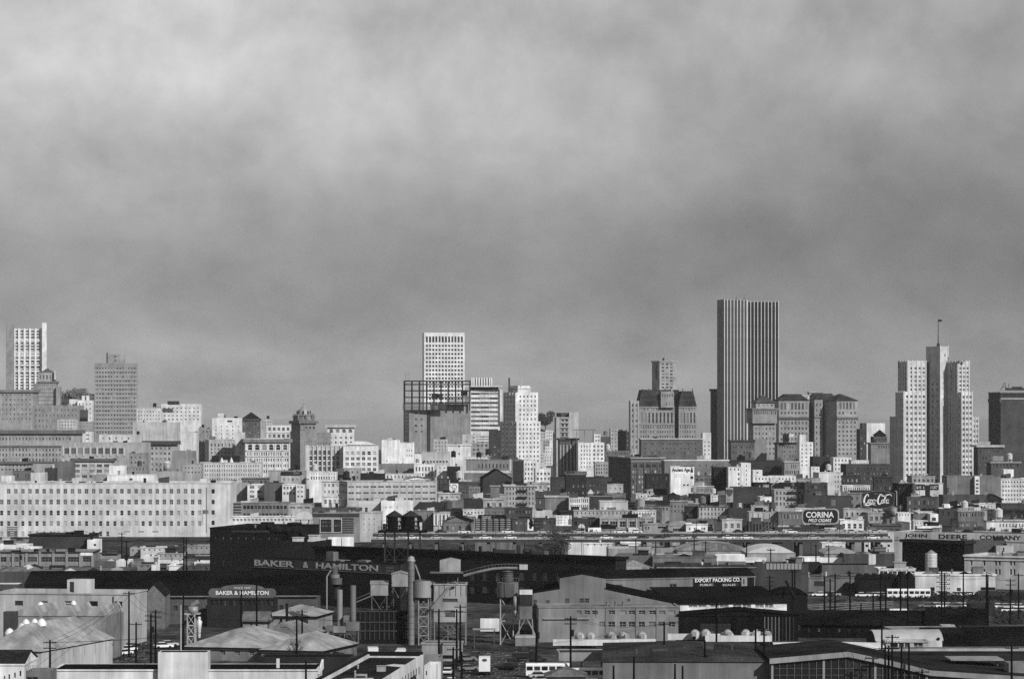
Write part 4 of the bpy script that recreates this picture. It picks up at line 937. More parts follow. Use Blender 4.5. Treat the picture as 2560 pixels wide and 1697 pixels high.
# ---------------------------------------------------------------- middle ground: white warehouse and its neighbours
tile(0, 1060)
W1 = []
for r_, (y0, y1) in enumerate(((598, 642), (696, 742))):
    for c_ in range(29):
        xx = 14 + 65.4 * c_
        if xx > 1880: break
        if r_ == 0 and c_ == 0: continue
        W1.append(E(xx - 17, xx + 17, y0, y1, 'm', 'g'))
for r_, (y0, y1) in enumerate(((798, 842), (895, 940))):
    for c_ in range(29):
        xx = 14 + 65.4 * c_
        if xx > 1880: break
        W1.append(E(xx - 15, xx + 15, y0, y1, 'n', 'd' if (c_ < 14 and r_ == 0) or (c_ < 6) or rnd.random() < .25 else 'm'))
for c_ in range(16):
    xx = 14 + 65.4 * c_
    W1.append(E(xx - 14, xx + 14, 990, 1036, 'n', 'd' if 12 < c_ < 16 else 'm'))
for xx in (1170, 1305, 1435): W1.append(E(xx - 28, xx + 28, 988, 1000, 'r', 'g')); W1.append(E(xx - 30, xx + 30, 1090, 1125, 'p', 'd'))
for xx in (950, 1013): W1.append(E(xx - 14, xx + 14, 1090, 1130, 'n', 'm'))
for y0 in (600, 698, 795, 890): W1.append(E(1955, 1984, y0, y0 + 42, 'p', 'd'))
v = bld('huge long white warehouse with rows of small windows at left', -60, 2128, 542, D=1400, yaw=1, dep=40, g=.80, win=W1, rec=.3, para=1.2, roof=.3, name='white_warehouse', fg=.75)
mb = MB(); mb.rod((0, -.2, v.z1 - 2), (0, -.2, 2), .12); part(v.root, 'drainpipe', mb.mesh('drainpipe', [mat(.5)]), v.M @ Matrix.Translation((v.a * .9, 0, 0)))
mb = MB()
for i in range(6): mb.box(0, -.3, i * .9, 4.8, -.05, i * .9 + .45)
part(v.root, 'painted_panel', mb.mesh('painted_panel', [mat(.5)]), v.M @ Matrix.Translation((v.a * .058, 0, zat(1045, 1400))))
for a, b_, y, g in ((1830, 1892, 488, .88), (1930, 1968, 500, .14), (1650, 1800, 525, .2)):
    mb = MB(); mb.box(0, 0, 0, mp(b_ - a, 1400), 6, mp(545 - y, 1400)); part(v.root, 'penthouse', mb.mesh('penthouse', [mat(g)]), Matrix.Translation((pos(a, 1400), 1408, v.zr)))
for a in (575, 700, 860): mb = MB(); mb.box(0, 0, 0, 3, 2, 1.6); part(v.root, 'roof_vent', mb.mesh('roof_vent', [mat(.3)]), Matrix.Translation((pos(a, 1400), 1410, v.zr)))
mb = MB(); mb.rod((0, 0, 0), (0, 0, 7), .1); mb.box(0, -.02, 5, 2.6, .02, 6.8); part(v.root, 'flag_staff', mb.mesh('flag_staff', [mat(.45)]), Matrix.Translation((pos(1865, 1380), 1384, 6)))
v = bld('black windowless shed before the white warehouse', 268, 806, 1018, D=1240, yaw=-6, dep=20, g=.24, k='brick', roof=.1, corn=.6, cg=.14, clutter=0); mb = MB(); mb.box(0, 0, 0, 4, 3, 1.6); part(v.root, 'roof_hatch', mb.mesh('roof_hatch', [mat(.12)]), v.M @ Matrix.Translation((v.a * .58, 5, v.zr)))
bld('small bright white house beside the black shed', 806, 912, 1066, D=1235, dep=10, g=.88, win=[E(865, 888, 1105, 1125, 'p', 'd')], clutter=1)
bld('long low white shed under the warehouse at left edge', -40, 262, 1112, D=1200, dep=12, g=.88, roof=.4)
bld('low grey roofed shed behind the long low white shed', -40, 275, 1074, D=1260, dep=14, g=.5, roof=.35)
bld('low white wagon-like shed right of the long white shed', 230, 362, 1135, D=1180, dep=8, g=.88)
v = bld('long two-storey grey factory with wide dark bay windows', -30, 866, 1178, D=1100, yaw=2, dep=22, g=.52, name='factory', roof=.16, corn=.5, cg=.2, fg=.5,
        win=[E(a, b_, 1226, 1272, 'm', 'd') for a, b_ in ((-5, 60), (88, 172), (222, 342), (358, 476), (490, 602), (620, 735), (765, 852))] + [E(a, b_, 1308, 1336, 'm', 'g') for a, b_ in ((0, 60), (88, 172), (222, 342), (350, 400), (488, 600), (620, 732), (760, 850))])
piers(v, 8, .9, .35, 1180, 1345, g=.54, f0=.03, f1=1.0)
mb = MB(); mb.box(0, -.4, 0, mp(112, 1100), -.05, mp(28, 1100)); part(v.root, 'white_sign', mb.mesh('white_sign', [mat(.88)]), v.M @ Matrix.Translation((v.a * .865, 0, zat(1214, 1100))))
for a, b_, y, g, D, lb in ((876, 1070, 1262, .36, 1085, 'dark plain shed right of the bay-windowed factory'), (1070, 1212, 1258, .82, 1086, 'plain white gable shed by a pole right of the factory'),
                           (1210, 1300, 1270, .6, 1090, 'small grey shed with dark doors beside the plain white shed'), (880, 1080, 1215, .55, 1130, 'low flat grey store behind the dark plain shed'),
                           (1300, 1506, 1136, .80, 1200, 'white low garage below the white warehouse'), (1200, 1302, 1140, .62, 1210, 'pale lean-to left of the white low garage'),
                           (1506, 1690, 1128, .24, 1220, 'dark low workshop right of the white low garage'), (1690, 1940, 1120, .58, 1230, 'grey row of small workshops behind lattice pole'),
                           (1450, 1700, 1190, .62, 1150, 'light flat-roofed shop in the yard left of the black brick works'), (1700, 1945, 1215, .2, 1140, 'dark canopy shed against the black brick works'),
                           (1300, 1450, 1218, .84, 1140, 'white loading shed in the yard'), (1400, 1442, 1300, .9, 1070, 'narrow white kiosk left of the lettered white store'),
                           (1215, 1400, 1290, .5, 1075, 'grey open-fronted garage beside the white kiosk')):
    bld(lb, a, b_, y, D=D, dep=12, g=g, roof=.2 if g < .6 else .6, clutter=2, win=[G(max(2, (b_ - a) // 50), 1, y + 12, y + 38, .35, .6, gl='d')] if g in (.6, .5, .58, .80, .62) else [])
v = bld('bright white store with painted lettering left of the black brick works', 1560, 1946, 1302, D=1065, yaw=0, dep=14, g=.90, roof=.7, win=[G(12, 1, 1352, 1372, .5, .8, gl='d')]); scribble_on(v, 1680, 1925, 1318, 1340, g=.4)
v = bld('white flat canopy building with cars under it', 1400, 1935, 1268, D=1105, dep=10, g=.85, roof=.85, yb=1285); 
for i in range(5): mb = MB(); mb.box(-.2, 0, 0, .2, .4, v.z0); part(v.root, 'post', mb.mesh('post', [mat(.6)]), v.M @ Matrix.Translation((v.a * (.04 + .23 * i), .3, 0)))

# ---------------------------------------------------------------- behind the black brick works
tile(480, 1060)
bld('grey blank wall block right of the white warehouse', 352, 512, 544, D=1560, yaw=1, dep=16, g=.58, clutter=2)
v = bld('white two-bay block with fire escape right of the white warehouse', 512, 668, 556, D=1550, yaw=1, dep=16, g=.86, win=[G(2, 3, 562, 690, .62, .6, kind='m')], clutter=1)
mb = MB()
for i in range(3): mb.box(0, -1, i * 4, 5, -.9, i * 4 + .9); mb.rod((0, -.95, i * 4), (5, -.95, i * 4 + 4), .1, 4)
part(v.root, 'fire_escape', mb.mesh('fire_escape', [mat(.3, 'metal')]), v.M @ Matrix.Translation((v.a * .5, 0, 5)))
bld('dark blank wall between two white bay blocks', 668, 834, 546, D=1545, yaw=1, dep=16, g=.36, clutter=2)
bld('white block with dense windows and stub parapets', 834, 962, 556, D=1540, yaw=1, dep=16, g=.84, win=[G(4, 2, 565, 665, .6, .5, kind='m')])
bld('white stepped ledge block beside the long shaded office', 962, 1034, 560, D=1535, dep=12, g=.84, win=[G(2, 3, 560, 690, .6, .4, gl='d')])
v = bld('long low modern office with ribbon windows, left wing in shade', 1034, 2266, 530, D=1500, yaw=11, xc=1436, dep=30, g=.70, name='office_building', win=[G(12, 3, 552, 722, .82, .36, .0, .99, 'r', 'g')], lwin=[G(11, 3, 540, 728, .8, .4, .0, 1.0, 'r', 'd')], roof=.3, rec=.25, clutter=5)
v = bld('grey ribbon-windowed building with stacked open decks at its end', 352, 884, 724, D=1420, yaw=0, dep=20, g=.50, name='office_building', win=[G(12, 1, 748, 790, .72, .8, .22, .99, 'p', 'd'), G(12, 1, 822, 846, .72, .8, .22, .99, 'p', 'd'), G(1, 4, 728, 830, .96, .5, .0, .2, 'p', 'd')], roof=.6)
bld('pale plain building with three grouped windows right of open decks', 884, 1108, 732, D=1425, yaw=0, dep=18, g=.68, win=[G(3, 1, 760, 785, .7, .8, .05, .95, 'r', 'g')], clutter=2)
bld('long low white bus shelter strip behind the black brick works', 350, 942, 852, D=1330, dep=10, g=.86, win=[G(16, 1, 870, 900, .7, .7, gl='g')], roof=.7)
bld('low dark shed with black roof vents beyond the ribbon building', 1110, 1560, 775, D=1400, dep=14, g=.32, roof=.12, clutter=5)
v = bld('pale building front lined with upright fins', 1524, 1748, 706, D=1440, dep=18, g=.55, name='finned_building'); piers(v, 18, .7, .6, 708, 812, g=.84, name='fin')
v = bld('blank white billboard wall behind the twin water tanks', 1748, 2038, 708, D=1430, dep=12, g=.92, name='billboard_building'); scribble_on(v, 1770, 1905, 755, 775, g=.65)
v = bld('grey building with two framed dark billboards and louvred panel', 1120, 1546, 818, D=1340, dep=16, g=.50, k='brick', name='billboard_building', roof=.3)
bands(v, [838], 1.2, .4, g=.25)
for a, b_ in ((1183, 1298), (1303, 1386)):
    w, h_ = mp(b_ - a, 1340), mp(132, 1340); mb = MB(); mb.box(0, -.5, 0, w, -.1, h_); fr = part(v.root, 'billboard_frame', mb.mesh('billboard_frame', [mat(.75)]), v.M @ Matrix.Translation((mp(a - 1120, 1340), 0, zat(1002, 1340))))
    mb = MB(); mb.box(.3, -.56, .3, w - .3, -.503, h_ - .3); part(fr, 'panel', mb.mesh('panel', [mat(.16)]))
for txt, x0, x1, y0, y1 in (('NORTHERN', 1200, 1280, 898, 910), ('NO DRILL', 1200, 1285, 930, 945), ('MOST', 1318, 1372, 925, 945)):
    scribble_on(v, x0, x1, y0, y1, g=.5, off=.56)
mb = MB()
for i in range(7): mb.box(0, -.5, i * 1.0, mp(105, 1340), -.1, i * 1.0 + .35)
part(v.root, 'louvres', mb.mesh('louvres', [mat(.3)]), v.M @ Matrix.Translation((mp(272, 1340), 0, zat(1000, 1340))))
bld('stained pale wall building right of the framed billboards', 1546, 1748, 812, D=1345, dep=16, g=.72, win=[G(3, 3, 850, 1000, .15, .3, .1, .8, gl='g')], clutter=1)
v = bld('small domed kiosk with round emblem behind the curved duct', 950, 1102, 880, D=1290, dep=10, g=.72, name='kiosk'); cap_vault(v, 3.2, 'y', g=.82)
mb = MB(); mb.lathe(0, 0, [(2.0, 0), (1.5, 0)], 20); part(v.root, 'emblem', mb.mesh('emblem', [mat(.3)]), v.M @ Matrix.Translation((v.a * .6, -.05, v.z1 - .6)) @ Matrix.Rotation(R(90), 4, 'X'))
bld('white stacked low shops below the domed kiosk', 985, 1130, 930, D=1275, dep=8, g=.88, win=[G(1, 2, 935, 990, .95, .35, gl='g')])
for i, (a, b_) in enumerate(((1255, 1378), (1384, 1492))):
    bld(['bright white trailer box left of two by the freeway', 'second bright white trailer box by the freeway'][i], a, b_, 1046, D=1190, dep=5, g=.90, name='trailer', cat='trailer', roof=.8)

# ---------------------------------------------------------------- centre blocks
tile(960, 1060)
bld('dark brick tenement with window grid left of the upright sign', 498, 604, 500, D=1700, yaw=2, dep=16, g=.28, k='brick', win=[G(5, 6, 515, 690, .45, .5)], clutter=2)
v = bld('tall white upright sign with oval emblem on dark buildings', 614, 686, 548, D=1660, dep=2, g=.90, name='upright_sign', cat='sign')
mb = MB(); mb.box(-.3, -.1, 0, v.a + .3, 1.5, mp(36, 1660)); part(v.root, 'dark_header', mb.mesh('dark_header', [mat(.15)]), v.M @ Matrix.Translation((0, 0, v.z1 + .1))); scribble_on(v, 622, 680, 520, 538, g=.85)
mb = MB(); n_ = 20
mb.lathe(0, 0, [(1.0, 0), (.78, 0)], 24); part(v.root, 'oval_emblem', mb.mesh('oval_emblem', [mat(.2)]), v.M @ Matrix.Translation((v.a * .5, -.06, zat(578, 1660))) @ Matrix.Rotation(R(90), 4, 'X') @ Matrix.Diagonal((v.a * .36, 1.2, 1, 1)))
mb = MB(); mb.box(0.01, -.05, 0, v.a - .01, -.01, mp(40, 1660)); part(v.root, 'grey_foot', mb.mesh('grey_foot', [mat(.6)]), v.M @ Matrix.Translation((0, 0, zat(672, 1660))))
bld('dark windowed block right of the upright sign', 688, 872, 532, D=1690, yaw=2, dep=16, g=.34, k='brick', win=[G(6, 4, 560, 680, .5, .5)], corn=.8, clutter=1)
bld('low grey windowed block beside the dark windowed block', 785, 888, 580, D=1650, dep=12, g=.48, win=[G(4, 2, 590, 650, .5, .5)])
v = bld('big dark gabled warehouse below the deco tower', 912, 1182, 500, D=1750, yaw=4, dep=24, g=.24, k='brick', roof=.1); cap_gable(v, 5, 'y', g=.10)
v = bld('grey chimney-like block with cap beside the dark gabled warehouse', 985, 1068, 566, D=1620, dep=10, g=.46, corn=.7, cg=.55, clutter=0)
v = bld('pale hotel with fire escape and nine window columns', 1112, 1398, 558, D=1640, yaw=2, dep=18, g=.62, corn=.9, cg=.72, name='hotel', win=[G(9, 4, 575, 755, .42, .5, gl='d')], roof=.3)
mb = MB()
for i in range(4): mb.box(0, -1.2, i * 3.6, 5.5, -1.05, i * 3.6 + .9); mb.box(0, -1.2, i * 3.6, 5.5, -.05, i * 3.6 + .1); mb.rod((.5, -1, i * 3.6), (5, -1, i * 3.6 + 3.6), .1, 4)
part(v.root, 'fire_escape', mb.mesh('fire_escape', [mat(.2, 'metal')]), v.M @ Matrix.Translation((v.a * .4, 0, zat(745, 1640))))
bld('light three-window house left of the hotel', 918, 1112, 690, D=1530, yaw=1, dep=14, g=.68, win=[G(3, 1, 722, 770, .4, .8, .1, .95, 'p', 'd'), G(4, 1, 790, 812, .4, .8)], corn=.6, clutter=2)
bld('black roofed store right of the white billboard wall', 328, 548, 718, D=1500, dep=16, g=.22, k='brick', roof=.1, clutter=3)
bld('blank mid-grey wall building before the dark tenement', 548, 732, 702, D=1510, dep=16, g=.46, clutter=2)
bld('dark block with broken roofline left of the three-window house', 730, 920, 690, D=1560, dep=14, g=.22, k='brick', roof=.12, clutter=5)
bld('long dark brick warehouse with white roof posts', 1546, 2105, 492, D=1950, yaw=1, dep=24, g=.26, k='brick', win=[G(16, 2, 540, 640, .3, .35)], roof=.12, clutter=4)
bld('dark plain block under the long dark brick warehouse', 1400, 1560, 620, D=1800, dep=14, g=.28, k='brick', clutter=5)
bld('grey gable wall building left of the small white window house', 1490, 1712, 662, D=1600, yaw=0, dep=18, g=.48, corn=.7, cg=.75, clutter=2)
bld('white house with nine tall windows left of plain white wall', 1712, 1896, 680, D=1585, yaw=1, dep=14, g=.86, gl='d', win=[G(9, 1, 690, 728, .55, .85), G(9, 1, 742, 768, .55, .8)], clutter=2)
v = bld('little pyramid-roofed cupola house behind the nine-window house', 1885, 1935, 640, D=1640, dep=6, g=.6); cap_hip(v, 2.4, g=.7, ridge='p', over=.4)
bld('dark low range right of the nine-window house', 1896, 2110, 660, D=1620, dep=14, g=.24, k='brick', corn=.5, cg=.5, clutter=4)
bld('plain bright wall with two small doors', 1994, 2254, 710, D=1500, yaw=1, dep=14, g=.78, win=[E(2012, 2028, 768, 784, 'p', 'd'), E(2062, 2078, 768, 784, 'p', 'd')], clutter=1)
bld('grey plain low building beside the twin water tanks', 272, 456, 798, D=1400, dep=14, g=.46, win=[G(2, 1, 820, 880, .2, .6, .6, 1.0)], clutter=3)
v = bld('pale columned low building right of the twin water tanks', 458, 608, 815, D=1390, dep=12, g=.70, win=[G(6, 1, 835, 930, .6, .9, gl='d')]); piers(v, 5, .8, .6, 830, 935, g=.86, name='column')
bld('low shop range with pale piers beside the columned building', 608, 842, 850, D=1385, dep=12, g=.55, win=[G(7, 1, 862, 925, .6, .8, gl='d')], clutter=3)
bld('white low parapet shop under the three-window house', 728, 925, 790, D=1440, dep=12, g=.82, win=[G(6, 1, 805, 830, .5, .7, gl='d')], clutter=2)
bld('rounded white-roofed garage below the hotel', 1370, 1556, 800, D=1430, dep=12, g=.72, roof=.8, clutter=2)
bld('dark awning row below the hotel', 1112, 1372, 775, D=1450, dep=12, g=.28, win=[G(8, 1, 790, 830, .6, .7)], roof=.14, clutter=4)
# billboard backs and signs
v = bld('slatted back of a large billboard with upright poles', 842, 1188, 872, D=1240, dep=1.2, g=.42, name='billboard', cat='billboard', k='wood')
bands(v, [885, 905, 925, 945, 965, 985], .35, .4, g=.55, name='slat'); piers(v, 7, .3, .9, 860, 1050, g=.25, name='pole')
bld('low dark shops under the billboards', 1190, 1740, 870, D=1330, dep=12, g=.30, win=[G(12, 1, 890, 930, .6, .7)], roof=.55, clutter=5)
v = bld('narrow white poster panel with black figure', 1326, 1380, 880, D=1260, dep=.8, g=.92, name='poster_hoarding', cat='billboard', yb=982)
mb = MB(); ribbon(mb, [(1.0, 4.6, 1), (1.6, 3.8, 2), (1.4, 2.8, 2.4), (2.2, 2.2, 1.2), (1.2, 1.6, 1.6), (1.6, .8, .8)], .7); part(v.root, 'black_figure', mb.mesh('black_figure', [mat(.06)]), v.M @ Matrix.Translation((0, -.02, v.z0)))
for i in range(2): mb = MB(); mb.box(-.12, .3, 0, .12, .5, v.z0 + 1); part(v.root, 'post', mb.mesh('post', [mat(.2)]), v.M @ Matrix.Translation((v.a * (.2 + .6 * i), .6, 0)))
v = bld('dark poster panel with pale lettering beside the white poster', 1382, 1464, 885, D=1262, dep=.8, g=.2, name='poster_hoarding', cat='billboard', yb=975)
scribble_on(v, 1392, 1455, 905, 920, g=.5); scribble_on(v, 1398, 1450, 935, 950, g=.5)
for i in range(2): mb = MB(); mb.box(-.12, .3, 0, .12, .5, v.z0 + 1); part(v.root, 'post', mb.mesh('post', [mat(.2)]), v.M @ Matrix.Translation((v.a * (.2 + .6 * i), .6, 0)))
v = bld('white billboard with three short text lines and bottle shape', 1590, 1734, 842, D=1290, dep=.8, g=.90, name='billboard', cat='billboard', yb=938)
scribble_on(v, 1600, 1680, 850, 862, g=.35); scribble_on(v, 1608, 1672, 878, 892, g=.35); scribble_on(v, 1602, 1678, 902, 916, g=.35)
mb = MB(); mb.prism([(0, 0), (1.4, 0), (1.4, 2), (.9, 2.8), (.9, 4), (.5, 4), (.5, 2.8), (0, 2)], -.06, -.01); part(v.root, 'bottle_picture', mb.mesh('bottle_picture', [mat(.5)]), v.M @ Matrix.Translation((v.a * .78, 0, v.z0 + .5)))
for i in range(3): mb = MB(); mb.box(-.15, .3, 0, .15, .5, v.z0 + 1); part(v.root, 'post', mb.mesh('post', [mat(.2)]), v.M @ Matrix.Translation((v.a * (.1 + .4 * i), .6, 0)))
v = bld('white billboard with scribbled dark drawing near the freeway', 1886, 2006, 955, D=1215, dep=.6, g=.92, name='billboard', cat='billboard', yb=1017)
mb = MB(); ribbon(mb, [(.6, .5, 1), (.9, 1.6, 1.4), (1.3, .8, 1), (1.6, 1.9, 1.2), (2.0, .6, 1)], .28); ribbon(mb, [(2.6, 1.3, 1), (3.2, 1.7, 1), (3.6, 1.1, 1), (3.1, .8, 1), (2.6, 1.3, 1)], .18); part(v.root, 'drawing', mb.mesh('drawing', [mat(.1)]), v.M @ Matrix.Translation((0, -.02, v.z0)))
for i in range(2): mb = MB(); mb.box(-.12, .3, 0, .12, .5, v.z0 + 1); part(v.root, 'post', mb.mesh('post', [mat(.2)]), v.M @ Matrix.Translation((v.a * (.2 + .6 * i), .6, 0)))
bld('long grey low range with small windows behind the freeway', 2006, 2260, 970, D=1230, dep=10, g=.54, win=[G(8, 1, 990, 1015, .35, .8, gl='d')], clutter=2)
bld('white little shop with four dark doors behind the freeway', 2260, 2352, 965, D=1226, dep=10, g=.88, win=[G(4, 1, 992, 1018, .4, .85, gl='d')])
v = bld('light long garage with wide dark openings and tall piers', 1996, 2500, 868, D=1290, dep=14, g=.62, name='garage', roof=.3, win=[E(a, b_, 898, 950, 'm', 'd') for a, b_ in ((2010, 2070), (2090, 2165), (2178, 2255), (2268, 2340), (2360, 2425), (2435, 2490))])
piers(v, 7, .5, .4, 868, 955, g=.72)
bld('dark bay-windowed shop left of the light long garage', 1742, 1996, 872, D=1300, dep=12, g=.26, win=[G(6, 1, 895, 945, .7, .8, gl='d')], roof=.5, clutter=3)
bld('white low hall strip left of the scribbled billboard', 1668, 1862, 990, D=1205, dep=8, g=.80, clutter=1)
v = bld('small white stall with arched gable sign', 1795, 1858, 955, D=1220, dep=6, g=.80); cap_vault(v, 1.3, 'y', g=.85)

# ---------------------------------------------------------------- brick blocks and wall signs, centre right
tile(1440, 1060)
v = bld('ornate dark brick warehouse with five arched bays', 300, 818, 305, D=1980, yaw=12, xc=506, dep=30, g=.36, k='brick', name='brick_warehouse', corn=.9, cg=.55, roof=.2,
        win=[G(5, 1, 365, 405, .72, .9, .03, .97, 'a', 'd'), G(10, 5, 415, 650, .62, .55, .03, .97, 'n', 'm')], lwin=[G(7, 5, 340, 560, .3, .4, .1, .9, 'p', 'd')])
piers(v, 6, .9, .5, 345, 660, g=.34); bands(v, [345], .8, .7, g=.5)
bld('wide grey brick building with small paired windows and white roof edge', 818, 1412, 330, D=1900, yaw=2, dep=24, g=.46, k='brick', corn=.6, cg=.85, win=[G(6, 1, 372, 392, .2, .7, .4, 1.0), G(4, 2, 480, 580, .4, .4, .5, .95, gl='d')], clutter=4)
v = bld('white advertising wall with blackletter words and a bottle', 874, 1092, 392, D=1840, yaw=0, dep=14, g=.92, name='advertising_wall', win=[E(990, 1008, 555, 570, 'p', 'd'), E(1024, 1042, 555, 570, 'p', 'd')], gl='d', roof=.3)
write_on(v, 'Ancient Age', 886, 1052, 404, 448, g=.10, bold=.035); scribble_on(v, 915, 1000, 462, 470, g=.45); scribble_on(v, 910, 1010, 480, 488, g=.45)
mb = MB(); mb.prism([(0, 0), (5.2, 0), (5.2, 3), (4.0, 7), (3.2, 10), (3.2, 14), (2.0, 14), (2.0, 10), (1.2, 7), (0, 3)], -.1, -.02); part(v.root, 'bottle_picture', mb.mesh('bottle_picture', [mat(.15)]), v.M @ Matrix.Translation((v.a * .845, 0, zat(445, 1840))) @ Matrix.Diagonal((.3, 1, .3, 1)))
mb = MB(); mb.box(0, -.1, 0, 1.5, -.02, 1.6); part(v.root, 'glass_picture', mb.mesh('glass_picture', [mat(.15)]), v.M @ Matrix.Translation((v.a * .85, 0, zat(505, 1840))))
v = bld('dark house with peaked roof box below the advertising wall', 860, 962, 655, D=1640, dep=12, g=.2, k='brick', roof=.1); mb = MB(); mb.prism([(0, 0), (4.2, 0), (4.2, 1.2), (2.1, 2.4), (0, 1.2)], 0, 3); part(v.root, 'roof_box', mb.mesh('roof_box', [mat(.12)]), v.M @ Matrix.Translation((.2, 1, v.zr)))
bld('black block right of the advertising wall foot', 1052, 1246, 645, D=1650, dep=14, g=.18, k='brick', roof=.1, clutter=2)
bld('black block left of the advertising wall foot', 718, 866, 660, D=1660, dep=14, g=.2, k='brick', roof=.1, clutter=2)
bld('grey arcaded low building right of the advertising wall', 1094, 1272, 572, D=1780, dep=12, g=.6, corn=.5, cg=.75, win=[G(9, 1, 592, 632, .5, .8, gl='d')], roof=.2)
bld('dark terrace building with shed roofs above the arcaded building', 1092, 1272, 472, D=1860, dep=12, g=.4, win=[G(4, 2, 500, 560, .6, .6, gl='d')], roof=.1, clutter=4)
bld('black iron-fronted block with faint windows', 1272, 1408, 392, D=1800, yaw=1, dep=16, g=.17, k='brick', win=[G(6, 5, 420, 640, .4, .5, gl='d')], corn=.6, cg=.3)
v = bld('white block with square corner windows between dark blocks', 1408, 1522, 394, D=1790, yaw=2, dep=14, g=.86, gl='d', win=[G(3, 1, 405, 432, .35, .7), G(1, 3, 440, 575, .5, .5, .68, .98)]); 
bld('taller slim white block with single window column', 1526, 1616, 358, D=1800, yaw=2, dep=14, g=.86, gl='d', win=[G(1, 5, 365, 575, .18, .45, .3, .8)])
bld('long dark flat building behind the slim white blocks', 1408, 1928, 335, D=1960, yaw=1, dep=22, g=.22, k='brick', win=[G(14, 2, 380, 460, .25, .3, .45, 1.0)], roof=.15, clutter=3)
bld('light two-tier window building right of the long dark one', 1926, 2070, 342, D=1940, yaw=1, dep=16, g=.56, corn=.7, cg=.72, win=[G(3, 1, 368, 415, .35, .8, .4, .8, gl='d'), G(7, 1, 425, 465, .5, .8)])
v = bld('long low white building with a dark window row', 1635, 2032, 478, D=1760, yaw=1, dep=14, g=.88, win=[G(12, 1, 492, 520, .4, .75, gl='d')], clutter=2); volume(v.root, 1635, 1722, 422, D=1768, yaw=1, dep=8, g=.86, wall_name='roof_house', win=[E(1670, 1685, 440, 455, 'p', 'd')], zb=10)
bld('black flat roof block below the long low white building', 1650, 2112, 542, D=1700, yaw=1, dep=18, g=.16, k='brick', roof=.08, clutter=3)
v = bld('big blank dark brick wall building with exposed flue', 1450, 1832, 582, D=1650, yaw=1, dep=20, g=.26, k='brick', roof=.12)
mb = MB(); z_ = v.z1
mb.rod((0, -.5, zat(760, 1650)), (0, -.5, zat(570, 1650)), .25); mb.rod((0, -.5, zat(570, 1650)), (mp(60, 1650), -.5, zat(520, 1650)), .35); part(v.root, 'flue', mb.mesh('flue', [mat(.6, 'metal')]), v.M @ Matrix.Translation((v.a * .93, 0, 0)))
v = bld('pale shield-shaped sign on the dark brick corner', 1386, 1452, 585, D=1640, dep=.6, g=.62, name='shield_sign', cat='sign', yb=720)
mb = MB(); mb.prism([(-1.7, 1.6), (1.7, 1.6), (1.7, -.2), (.9, -1.6), (0, -2.2), (-.9, -1.6), (-1.7, -.2)], -.15, -.02); part(v.root, 'shield', mb.mesh('shield', [mat(.3)]), v.M @ Matrix.Translation((v.a / 2, 0, zat(630, 1640)))); 
scribble_on(v, 1395, 1445, 690, 704, g=.3)
bld('white small-windowed house left of the shield sign', 1244, 1388, 652, D=1645, dep=12, g=.82, win=[G(5, 2, 660, 715, .4, .4, gl='d')], clutter=2)
v = bld('pale tenement with eight columns of tall windows and fire escape', 1832, 2114, 602, D=1630, yaw=1, dep=16, g=.64, name='tenement', gl='d', win=[G(8, 3, 612, 762, .45, .62)], roof=.1)
mb = MB()
for i in range(3): mb.box(0, -1.2, i * 3.5, 7, -1.05, i * 3.5 + .9); mb.rod((.5, -1, i * 3.5), (6.5, -1, i * 3.5 + 3.5), .1, 4)
part(v.root, 'fire_escape', mb.mesh('fire_escape', [mat(.18, 'metal')]), v.M @ Matrix.Translation((v.a * .42, 0, zat(758, 1630))))
bld('dark square-windowed loft block right of the pale tenement', 2114, 2326, 542, D=1625, yaw=1, dep=18, g=.28, k='brick', win=[G(5, 5, 560, 770, .7, .65, kind='m', gl='d')], roof=.1)
bld('white low house with five dark windows before the brick warehouse', 554, 718, 640, D=1690, dep=10, g=.82, corn=.4, win=[G(5, 1, 655, 692, .45, .85, gl='d')])
bld('dark shed row below the five-window white house', 560, 862, 708, D=1600, dep=12, g=.2, roof=.12, clutter=3)
bld('grey low range with dark window row below the dark shed row', 566, 864, 748, D=1500, dep=12, g=.54, corn=.4, cg=.3, win=[G(9, 1, 768, 800, .5, .75, gl='d')], clutter=2)
bld('grey squarish house with two rows of windows and flat cap', 862, 1034, 706, D=1520, yaw=1, dep=12, g=.48, corn=.6, cg=.6, win=[G(5, 2, 738, 825, .4, .5, gl='d')])
bld('low pale-capped annexe right of the squarish house', 1034, 1134, 728, D=1530, dep=10, g=.42, corn=.4, cg=.65, clutter=1)
bld('dark framed shopfront with small poster board', 1012, 1136, 762, D=1480, dep=10, g=.2, win=[E(1030, 1078, 820, 862, 'p', 'm')], roof=.1)
v = bld('light rooming house with rows of arched windows', 1136, 1408, 756, D=1470, yaw=1, dep=14, g=.66, corn=.5, cg=.4, gl='d', win=[G(8, 3, 765, 895, .36, .62, kind='n')], name='rooming_house')
v = bld('dark ruined-looking block with pale pipes', 1408, 1606, 775, D=1465, dep=12, g=.24, k='brick', roof=.25, clutter=6)
bld('pale wall range with upright joints right of the rooming house', 1600, 1872, 808, D=1440, dep=12, g=.68, roof=.3, clutter=4, win=[G(5, 1, 820, 880, .12, .9, gl='d')])
bld('low grey range with white window pairs left of cigar sign', 1872, 2106, 812, D=1430, dep=12, g=.44, win=[G(7, 1, 825, 880, .4, .8, gl='m')], clutter=3)
bld('low white houses row left of the plain bright wall', -20, 520, 795, D=1420, dep=10, g=.66, win=[G(14, 1, 805, 838, .3, .6, gl='d')], clutter=6, roof=.2)
bld('white low row with dark windows right of the plain bright wall', 518, 740, 795, D=1415, dep=10, g=.80, win=[G(8, 1, 812, 840, .45, .7, gl='d')], clutter=3, roof=.2)
